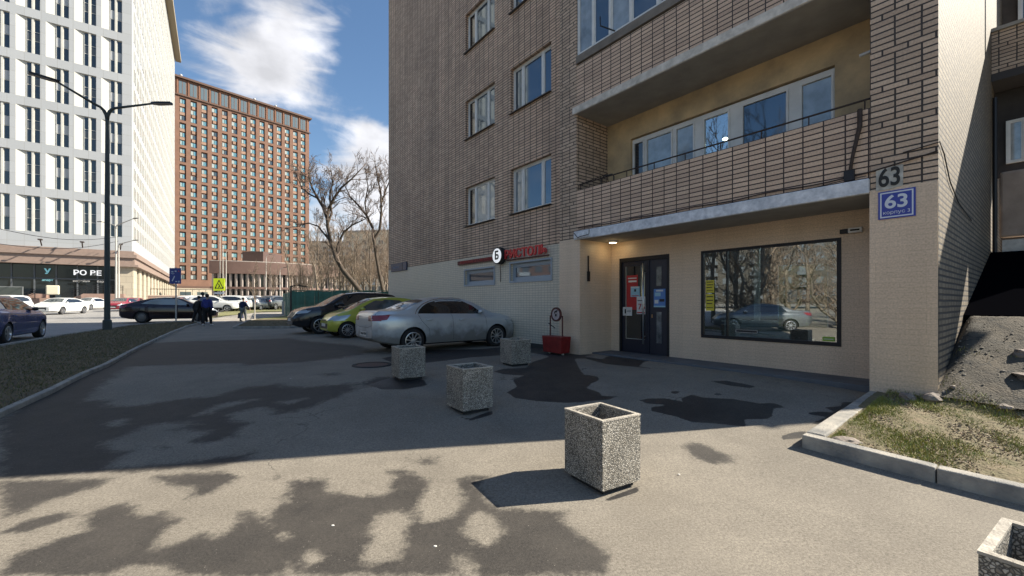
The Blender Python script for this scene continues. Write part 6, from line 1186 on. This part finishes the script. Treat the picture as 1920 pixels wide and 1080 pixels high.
# ---------------------------------------------------------------- street lamps and poles
M['pole'] = mat('grey_green_pole', (.055, .07, .068), .6, .2, var=.2, vscale=3); M['pole_pale'] = mat('pale_pole', (.42, .40, .36), .6)
def lamp(label, px, py, ztop, arms, m='pole', r=.10, grp='street lamps'):
    b = G(px, py) if not isinstance(py, tuple) else Vector((*py, gz(*py))); t_ = thing('street_lamp', label, 'street lamp', b, 0, grp)
    MB().tube([(0, 0, -.1), (0, 0, .45), (0, 0, .5), (0, 0, ztop*.5), (0, 0, ztop-.6)], [r*1.5, r*1.45, r, r*.85, r*.6], 12).build('pole', M[m], t_, smooth=True, sharp=40)
    MB().tube([(0, 0, -.1), (0, 0, .07)], r*2.2, 12).build('base_plate', M[m], t_)
    for dx, dy, dz in arms:
        d = Vector((dx, dy, 0)); L = d.length; u = d/L
        pts = [Vector((0, 0, ztop-.65))]+[u*(.35*(1-math.cos(q)))+Vector((0, 0, ztop-.65+.55*math.sin(q))) for q in (.4, .8, 1.2, 1.57)]; e = u*L+Vector((0, 0, ztop+dz)); pts += [pts[-1].lerp(e, .5), e]
        MB().tube(pts, [r*.6]*3+[r*.5]*2+[r*.42, r*.35], 8).build('arm', M[m], t_, smooth=True)
        h_ = MB(); a = e-u*.12; side = Vector((-u.y, u.x, 0)); ww = .12
        vs = [a-side*.05+Vector((0, 0, -.04)), a+side*.05+Vector((0, 0, -.04)), a+u*.25+side*ww+Vector((0, 0, -.05)), a+u*.85+side*ww*.8+Vector((0, 0, -.03)), a+u*.85-side*ww*.8+Vector((0, 0, -.03)), a+u*.25-side*ww+Vector((0, 0, -.05))]
        up_ = [v+Vector((0, 0, .09)) for v in vs]; h_.add(vs+up_, [(5, 4, 3, 2, 1, 0), (6, 7, 8, 9, 10, 11)]+[(i, (i+1) % 6, 6+(i+1) % 6, 6+i) for i in range(6)]); h_.build('lamp_head', M['metal_dark'], t_)
lamp('tall dark double armed street lamp on the left verge', 201, 620, 9.95, [(-.95, -1.25, .45), (2.0, .1, .15)], r=.11)
lamp('pale double armed street lamp before the white tower corner', 217.5, 578, 11.3, [(-3.2, 1.2, .6), (3.2, -.9, .6)], 'pole_pale', .13); lamp('shorter pale lamp post right beside the first pale lamp', 222.5, 577.6, 8.9, [(2.6, -.6, .3)], 'pole_pale', .13)
for k, (px, py, Y, h, lab) in enumerate([(412.5, 0, 95, 16, 'thin pale pole behind the yellow crossing sign, left of two'), (418, 0, 95, 13.5, 'thin pale pole behind the yellow crossing sign, right of two'), (424, 0, 90, 11.5, 'thin pole before the left end of the pavilion'), (499, 0, 90, 10.5, 'thin pale pole before the middle of the pavilion'), (525, 0, 80, 7, 'short pole near the green fence end')]):
    X = (px-960)/F*Y; lamp(lab, px, (X, Y), h, [(.9, -.3, .1)], 'pole_pale', .10, 'thin lamp poles in the car park')
po = thing('marker_post', 'thin pale post on the lawn edge right of the lone walker', 'post', G(477.5, 601), 0); MB().tube([(0, 0, 0), (0, 0, 1.35)], .035, 8).build('post', M['pole_pale'], po)
po = thing('white_bollard', 'white post at the end of the green fence', 'bollard', G(531.5, 590), 0); MB().box(-.1, .1, -.1, .1, 0, 1.15).build('post', M['pole_pale'], po, bevel=.02, recalc=True)
gp_ = thing('gate_post', 'dark post at the front corner of the green fence', 'post', G(545.5, 606), 0); MB().tube([(0, 0, 0), (0, 0, 2.15)], .05, 8).build('post', M['metal_dark'], gp_); MB().tube([(0, 0, 2.1), (.25, .1, 2.2), (.75, .5, 2.1)], .03, 6).build('stay', M['metal_dark'], gp_)
# road signs
rs = thing('road_sign', 'blue road sign with white arrow marks on a grey post', 'road sign', G(330, 605), 0); bl = mat('sign_blue', (.012, .035, .22), .4); ws_ = mat('sign_white', (.6, .62, .66), .5)
MB().tube([(0, 0, 0), (0, 0, 3.25)], .04, 10).build('post', M['pole_pale'], rs); b0 = .0; MB().box(-.34, .34, -.065, -.045, 2.28, 3.2).build('board', bl, rs)
m2 = MB(); m2.box(-.22, -.10, -.072, -.066, 2.95, 3.02); m2.box(-.02, .08, -.072, -.066, 2.98, 3.05); m2.add([(-.2, -.07, 2.45), (-.14, -.07, 2.42), (.0, -.07, 2.72), (-.05, -.07, 2.75)], [(0, 1, 2, 3)]); m2.tube([(-.22, -.07, 2.9), (-.12, -.07, 2.85), (-.05, -.07, 2.9)], .018, 4); m2.box(.02, .12, -.072, -.066, 2.38, 2.44); m2.box(.18, .27, -.072, -.066, 2.36, 2.46); m2.build('marks', ws_, rs)
m2 = MB(); m2.add([(.16, -.07, 3.0), (.28, -.07, 2.95), (.22, -.07, 3.08)], [(0, 1, 2)]); m2.build('red_mark', mat('sign_mark_red', (.5, .05, .1), .5), rs)
rs = thing('road_sign', 'fluorescent yellow crossing sign with black triangle on a post', 'road sign', G(412, 583.5), 0); q_ = G(412, 583.5); pxm = F/q_.y
MB().tube([(0, 0, 0), (0, 0, (583.5-520)/pxm)], .06, 8).build('post', M['pole'], rs); z0, z1_ = (583.5-545)/pxm, (583.5-522)/pxm; wy = 10.7/pxm
MB().box(-wy, wy, -.10, -.06, z0, z1_).build('board', mat('fluo_yellow', (.62, .72, .02), .5, emis=(.7, .85, .0), est=.12), rs)
zc, hh = (z0+z1_)/2, (z1_-z0); m2 = MB()
def bar(a, b, t): m2.tube([(a[0], -.115, a[1]), (b[0], -.115, b[1])], t, 4)
bar((-wy*.72, z0+hh*.17), (0, z0+hh*.85), .045); bar((wy*.72, z0+hh*.17), (0, z0+hh*.85), .045); bar((-wy*.72, z0+hh*.17), (wy*.72, z0+hh*.17), .03); m2.build('triangle', dk, rs)
m2 = MB(); bar((-.05, z0+hh*.55), (.05, z0+hh*.38), .05); bar((.05, z0+hh*.38), (-.12, z0+hh*.2), .04); bar((.04, z0+hh*.38), (.16, z0+hh*.2), .04); 
for x in (-.35, .3, .42): bar((x, z0+hh*.2), (x+.06, z0+hh*.3), .035)
m2.build('walker_symbol', dk, rs); MB().box(-wy*.85, wy*.85, -.09, -.06, z0-.35, z0-.16).build('lower_plate', ws_, rs)
# overhead wires at the upper left
for k, (a, b, lab) in enumerate([((-20, 455, 40), (222, 452, 60), 'thin wire sagging before the white tower, lower one'), ((-20, 425, 40), (222, 444, 60), 'thin wire before the white tower, upper one')]):
    p0, p1 = P(*a), P(*b); t_ = thing('overhead_wire', lab, 'wire', p0); MB().tube([(p1-p0)*(i/12)+Vector((0, 0, -.8*math.sin(math.pi*i/12))) for i in range(13)], .03, 4).build('strand', M['metal_dark'], t_)

# ---------------------------------------------------------------- people
skin = mat('skin', (.42, .25, .18), .6)
def skin_mesh(name, V, E, Rd, m, parent, sub=2):
    me = bpy.data.meshes.new(name); me.from_pydata(V, E, []); o = bpy.data.objects.new(name, me); COL.objects.link(o)
    md = o.modifiers.new('s', 'SKIN'); md.use_smooth_shade = True; md.branch_smoothing = .3; o.modifiers.new('d', 'SUBSURF').levels = sub
    for i, sv_ in enumerate(me.skin_vertices[0].data): sv_.radius = Rd[i] if isinstance(Rd[i], tuple) else (Rd[i], Rd[i]); sv_.use_root = (i == 0)
    dg = bpy.context.evaluated_depsgraph_get(); dg.update(); nm = bpy.data.meshes.new_from_object(o.evaluated_get(dg)); o.modifiers.clear(); o.data = nm; nm.name = name; nm.materials.clear(); nm.materials.append(m); o.parent = parent; return o
def person(label, loc, rot, h, top, bottom, hair, shoe=None, stride=.25, arm=(0, 0), lean=0, bulk=1.0, coat=0, headtilt=0, longhair=False, group='people walking on the pavement', armbend=.15, outw=1.0):
    """figure facing +y, walking; arm = forward swing of (left, right) hand"""
    t_ = thing('person', label, 'person', loc, rot, group); k = h/1.75
    def S(x, y, z): return ((x)*k, (y+lean*max(0, z-.95))*k, z*k)
    J = {}; V = []; E = []; Rd = []
    def v(n, x, y, z, r, par=None): J[n] = len(V); V.append(S(x, y, z)); Rd.append(r*k); (E.append((J[par], J[n])) if par else None)
    v('pel', 0, 0, .96, .115); v('bel', 0, 0, 1.10, .11, 'pel'); v('che', 0, 0, 1.30, .125, 'bel'); v('nk0', 0, 0, 1.45, .06, 'che'); v('nk', 0, .01, 1.52, .048, 'nk0'); v('jaw', 0, .025, 1.575, .06, 'nk'); v('fac', 0, .015, 1.64, .078, 'jaw'); v('cra', 0, .0, 1.70, .07, 'fac')
    v('nose', 0, .112, 1.625, .012, 'fac')
    for s, n, ay in ((-1, 'l', arm[0]), (1, 'r', arm[1])):
        fy = stride*(1 if s > 0 else -1)
        v(n+'sh', s*.17, 0, 1.42, .055, 'che'); v(n+'el', s*.235*outw, -.02+ay*.35, 1.14, .042, n+'sh'); v(n+'wr', s*.25*outw, armbend*.5+ay, .90+abs(ay)*.15, .028, n+'el'); v(n+'pa', s*.25*outw, armbend*.6+ay*1.1, .83+abs(ay)*.15, .032, n+'wr')
        for q, (dx, L) in enumerate(((-.028, .075), (-.010, .085), (.010, .08), (.027, .065))): v(n+'f%d' % q, s*.25*outw+dx*.5, armbend*.6+ay*1.1+dx+.01, .83+abs(ay)*.15-L, .009, n+'pa')
        v(n+'th', s*.25*outw-s*.02, armbend*.6+ay*1.1+.045, .81+abs(ay)*.15, .010, n+'pa')
        v(n+'hi', s*.09, 0, .92, .085, 'pel'); v(n+'kn', s*.10, fy*.55+.02, .50, .058, n+'hi'); v(n+'an', s*.10, fy, .09+(.03 if fy < 0 else 0), .038, n+'kn'); v(n+'to', s*.11, fy+.15, .035, .03, n+'an')
    skin_mesh('body', V, E, Rd, skin, t_)
    # jacket
    V2 = [S(0, 0, .90-coat), S(0, 0, 1.08), S(0, 0, 1.28), S(0, 0, 1.43), S(0, 0, 1.49)]; E2 = [(0, 1), (1, 2), (2, 3), (3, 4)]; R2 = [(.175*bulk*k, .13*bulk*k), (.165*bulk*k, .13*bulk*k), (.18*bulk*k, .135*bulk*k), (.12*k, .10*k), (.07*k, .07*k)]
    for n in 'lr':
        b = len(V2); V2 += [V[J[n+'sh']], V[J[n+'el']], V[J[n+'wr']]]; E2 += [(2, b), (b, b+1), (b+1, b+2)]; R2 += [.082*k*bulk, .066*k*bulk, .048*k]
    skin_mesh('jacket', V2, E2, R2, top, t_)
    V3 = [S(0, 0, .94)]; E3 = []; R3 = [.13*k*bulk]
    for n in 'lr': b = len(V3); V3 += [V[J[n+'hi']], V[J[n+'kn']], V[J[n+'an']]]; E3 += [(0, b), (b, b+1), (b+1, b+2)]; R3 += [.108*k*bulk, .078*k*bulk, .062*k]
    skin_mesh('trousers', V3, E3, R3, bottom, t_)
    hm = MB(); c = Vector(V[J['cra']]); hm.ball((c.x, c.y-.012*k, c.z-.01*k), .096*k, 8, 1.05); 
    if longhair: hm.tube([(c.x, c.y-.05*k, c.z-.02), (c.x, c.y-.07*k, c.z-.14*k), (c.x, c.y-.06*k, c.z-.24*k)], [.08*k, .085*k, .06*k], 10)
    hm.build('hair', hair, t_, smooth=True)
    for n in 'lr':
        a, to = Vector(V[J[n+'an']]), Vector(V[J[n+'to']]); sm_ = MB(); sm_.tube([a+Vector((0, -.05*k, -.035*k)), a+Vector((0, 0, -.03*k)), a.lerp(to, .6)+Vector((0, 0, -.005)), to+Vector((0, .03*k, .0))], [.04*k, .05*k, .045*k, .03*k], 10); sm_.build('shoe', shoe or M['trim'], t_, smooth=True)
    return t_, J, V
cb_ = mat('blue_jacket', (.025, .035, .20), .8, var=.3, vscale=6); cblack = mat('black_cloth', (.008, .008, .01), .85, var=.3, vscale=5); cdg = mat('dark_green_cap', (.02, .045, .045), .8); cnavy = mat('navy_jacket', (.012, .018, .06), .8, var=.3, vscale=5); cgrey = mat('khaki_grey_trousers', (.17, .18, .17), .85, var=.3, vscale=6); hb = mat('dark_hair', (.015, .012, .012), .7); wsh = mat('white_shoes', (.5, .52, .52), .6)
fac = 1
g1 = G(388.5, 611); hpx = lambda g, n: n*g.y/F
person('person in a bright blue jacket and black trousers, nearest of the walking group', g1, R(12), hpx(g1, 59), cb_, cblack, hb, wsh, .22, (.12, -.12), bulk=1.22, coat=.04)
g2 = G(370, 608.5); person('person in black leaning forward at the left of the walking group', g2, R(-10), hpx(g2, 53), cblack, cblack, cblack, None, .25, (-.1, .15), lean=.16, bulk=1.12, coat=.1)
g3 = G(380, 607.5); person('person in a dark green cap between the black and blue jackets', g3, R(5), hpx(g3, 59), mat('pale_blue_shirt', (.22, .26, .36), .8), cblack, cdg, wsh, .2, (.1, 0), bulk=1.05)
g4 = G(456, 602.5); pr, J, V = person('lone person in a navy jacket and khaki trousers carrying a dark bag', g4, R(-8), hpx(g4, 44), cnavy, cgrey, hb, None, .16, (.0, .22), bulk=1.25, group=None, outw=1.15)
hp = pr.matrix_basis @ Vector(V[J['lpa']]); bag = thing('shopping_bag', 'dark shopping bag hanging from the left hand of the lone walker', 'bag', hp-Vector((0, 0, .02)), R(-8))
MB().tube([(0, .0, .03), (-.02, .0, -.05), (0, 0, -.14)], .012, 6).build('handles', cnavy, bag); MB().add([(-.06, -.14, -.14), (.06, -.14, -.14), (.06, .14, -.14), (-.06, .14, -.14), (-.09, -.16, -.48), (.09, -.16, -.48), (.09, .16, -.48), (-.09, .16, -.48)], [(0, 1, 2, 3), (7, 6, 5, 4), (4, 5, 1, 0), (5, 6, 2, 1), (6, 7, 3, 2), (7, 4, 0, 3)]).build('bag_body', cnavy, bag, bevel=.02, recalc=True)
bg2 = thing('shoulder_bag', 'black bag at the right hip of the person in the blue jacket', 'bag', g1+Vector((.33, -.02, .55)), R(12)); MB().box(-.10, .10, -.15, .15, 0, .26).build('bag_body', cblack, bg2, bevel=.04, recalc=True); MB().tube([(0, -.1, .26), (-.08, -.05, .62), (-.1, .05, .62), (0, .1, .26)], .012, 5).build('strap', cblack, bg2)

# ---------------------------------------------------------------- grass, rubble, litter
def blades(name, label, pos, n, hmin, hmax, cols, seed, wdt=.006, lean=.5):
    rn = np.random.default_rng(seed); pts = pos(n, rn); n = len(pts); a = rn.uniform(0, 2*np.pi, n); h = rn.uniform(hmin, hmax, n); l = rn.uniform(0, lean, n)*h; b = rn.uniform(0, 2*np.pi, n)
    w2 = np.stack([np.cos(a), np.sin(a), np.zeros(n)], -1)*(wdt*rn.uniform(.6, 1.3, n))[:, None]; tip = pts+np.stack([np.cos(b)*l, np.sin(b)*l, h], -1)
    V = np.stack([pts-w2, pts+w2, tip], 1).reshape(-1, 3); Fc = np.arange(3*n).reshape(-1, 3)
    me = bpy.data.meshes.new(name); me.from_pydata(V.tolist(), [], Fc.tolist())
    for m in cols: me.materials.append(m)
    me.polygons.foreach_set('material_index', rn.integers(0, len(cols), n).astype(np.int32)); me.update(); o = bpy.data.objects.new(name, me); COL.objects.link(o); return prop(o, label, None, None, 'stuff')
gcol = [mat('blade_%d' % i, c, .7) for i, c in enumerate([(.17, .22, .04), (.26, .25, .08), (.28, .22, .12), (.17, .12, .08), (.30, .28, .05)])]; gd = [mat('bladed_%d' % i, c, .8) for i, c in enumerate([(.10, .10, .035), (.16, .13, .06), (.20, .15, .09), (.07, .08, .03)])]; dead = [mat('leaf_%d' % i, c, .85) for i, c in enumerate([(.22, .15, .09), (.33, .27, .18), (.14, .10, .065), (.27, .22, .16)])]
def clumpy(s, b, rn, lo=.35):
    v = np.sin(s*5.1+b*3.3)+np.sin(s*2.3-b*4.1+1)+np.sin(s*9+b*7.7); return v
def pos_lawn(n, rn, keep=0.0, s0=S0+.2, s1=6, b0=B0+.17, b1=7.5):
    s = s0+(s1-s0)*rn.random(n*3)**1.6; b = rn.uniform(b0, b1, n*3); ok = clumpy(s, b, rn)+rn.normal(0, .7, n*3)+1.4*np.exp(-(s-s0)/.25) > keep; s, b = s[ok][:n], b[ok][:n]
    return np.array([[*W(x, y)[:2], zb_(x, y)-.004] for x, y in zip(s, b)])
blades('grass', 'patchy spring grass on the corner lawn', lambda n, rn: pos_lawn(n, rn, .6), 34000, .012, .045, gcol[:2]+[gcol[4]], 1, .0035, 1.2)
blades('dead_leaves', 'dry leaves and straw over the corner lawn', lambda n, rn: pos_lawn(n, rn, -9, b1=9.7), 60000, .002, .018, dead, 2, .010, 3.0)
blades('weeds', 'sparse weeds creeping over the lower embankment', lambda n, rn: pos_lawn(n, rn, 1.3, b0=7.2, b1=8.6)+np.array([0, 0, .03]), 9000, .015, .06, gcol, 8, .004, 1.0)
vx = np.array(kin+kout)
def pos_poly(poly, zf=lambda x, y: gz(x, y)+.05):
    pl = np.array(poly)
    def f(n, rn):
        lo, hi = pl.min(0), np.minimum(pl.max(0), (1e9, 26)); x = rn.uniform(lo[0], hi[0], n*6); y = lo[1]+(hi[1]-lo[1])*rn.random(n*6)**1.5; ins = sdist(x, y, [tuple(p) for p in poly]) < -.05; ins &= (np.abs(x) < np.abs(y)*1.35+1.5); x, y = x[ins][:n], y[ins][:n]
        return np.array([[a, b, zf(a, b)-.005] for a, b in zip(x, y)])
    return f
blades('verge_grass', 'short dull grass of the left verge', pos_poly(kin+kout), 30000, .015, .05, gd, 3, .009, 1.0)
blades('corner_grass', 'grass of the kerbed corner behind the parked cars', pos_poly(v2), 9000, .03, .08, gd, 4, .012, 1.0)
# stones along the pier foot
M['stone_lump'] = mat('rubble_stone', (.24, .20, .17), .9, var=.4, vscale=7, bump=.8, bscale=20); rn = random.Random(21)
def rock(label, s, b, z, r, flat=.6, grp='broken stones along the pier foot and embankment'):
    bm = bmesh.new(); bmesh.ops.create_icosphere(bm, subdivisions=2, radius=r)
    ph = [rn.uniform(0, 6) for _ in range(6)]
    for v in bm.verts: c = v.co/r; k = 1+.22*math.sin(c.x*3+ph[0])*math.cos(c.y*3+ph[1])+.15*math.sin(c.z*5+ph[2])+rn.uniform(-.07, .07); v.co *= k; v.co.z *= flat
    me = bpy.data.meshes.new('stone'); bm.to_mesh(me); bm.free(); me.materials.append(M['stone_lump']); o = bpy.data.objects.new('stone', me); COL.objects.link(o); o.location = W(s, b, z); o.rotation_euler = (0, 0, rn.uniform(0, 6)); return prop(o, label, 'stone', grp)
def zs(s, b): return zb_(s, b)+.03
rock('pinkish stone lump at the foot of the pier', -1.15, 7.22, zs(-1.15, 7.22)-.02, .09); rock('dark stone at the right corner of the pier foot', -.93, 7.30, zs(-.93, 7.3)-.03, .10, .8); rock('white pebble on the embankment beside the pier corner', -.78, 7.5, zs(-.78, 7.5)+.03, .035); rock('flat broken slab piece high at the right edge of the photo', -.1, 8.1, zs(-.1, 8.1)-.03, .24, .25); rock('broken stone below the slab piece at the right edge', -.05, 7.55, zs(-.05, 7.55)-.04, .15, .4); rock('small stone on the lawn edge under the embankment', -.35, 7.35, zs(-.35, 7.35)-.03, .08, .6); rock('pale slab piece lying inside the lawn kerb corner', -1.28, 5.12, zb_(-1.28, 5.12), .13, .25)
rock('jagged stone in the middle of the embankment', -.25, 8.55, zs(-.25, 8.55), .12, .5)
gm2 = bmesh.new(); rg = random.Random(77)
for k in range(380):
    s = PS+.05+2.2*rg.random()**1.4; b = rg.uniform(7.2, 9.7); r = rg.uniform(.005, .016)*(1.6 if rg.random() < .1 else 1); p0 = W(s, b, zb_(s, b)+.035 if b > 7.3 else zb_(s, b)); mt = Matrix.Translation(p0) @ Matrix.Rotation(rg.uniform(0, 6), 4, 'Z') @ Matrix.Diagonal((r*rg.uniform(.8, 1.6), r, r*rg.uniform(.4, .8), 1))
    bmesh.ops.create_icosphere(gm2, subdivisions=1, radius=1, matrix=mt)
me = bpy.data.meshes.new('gravel'); gm2.to_mesh(me); gm2.free(); me.materials.append(mat('gravel_bits', (.30, .26, .21), .9, var=.6, vscale=9)); o = bpy.data.objects.new('gravel', me); COL.objects.link(o); prop(o, 'loose gravel and crumbs over the embankment', None, None, 'stuff')
M['speck'] = mat('white_speck', (.7, .68, .62), .7)
for k, (px, py, lab) in enumerate([(624, 986, 'white scrap on the damp asphalt, left of two near the bottom'), (816, 1025, 'white scrap on the damp asphalt, right of two near the bottom'), (1273, 890, 'small pale scrap right of the sunlit planter'), (545, 710, 'tiny white scrap on shaded asphalt in front of the silver car')]):
    g_ = G(px, py); o = MB().lathe([(.001, .006), (.010, .005), (.013, 0)], 9).build('litter', M['speck']); o.location = g_+Vector((0, 0, .003)); o.scale = (.9, .6, .6); prop(o, lab, 'litter', 'bits of litter on the asphalt')
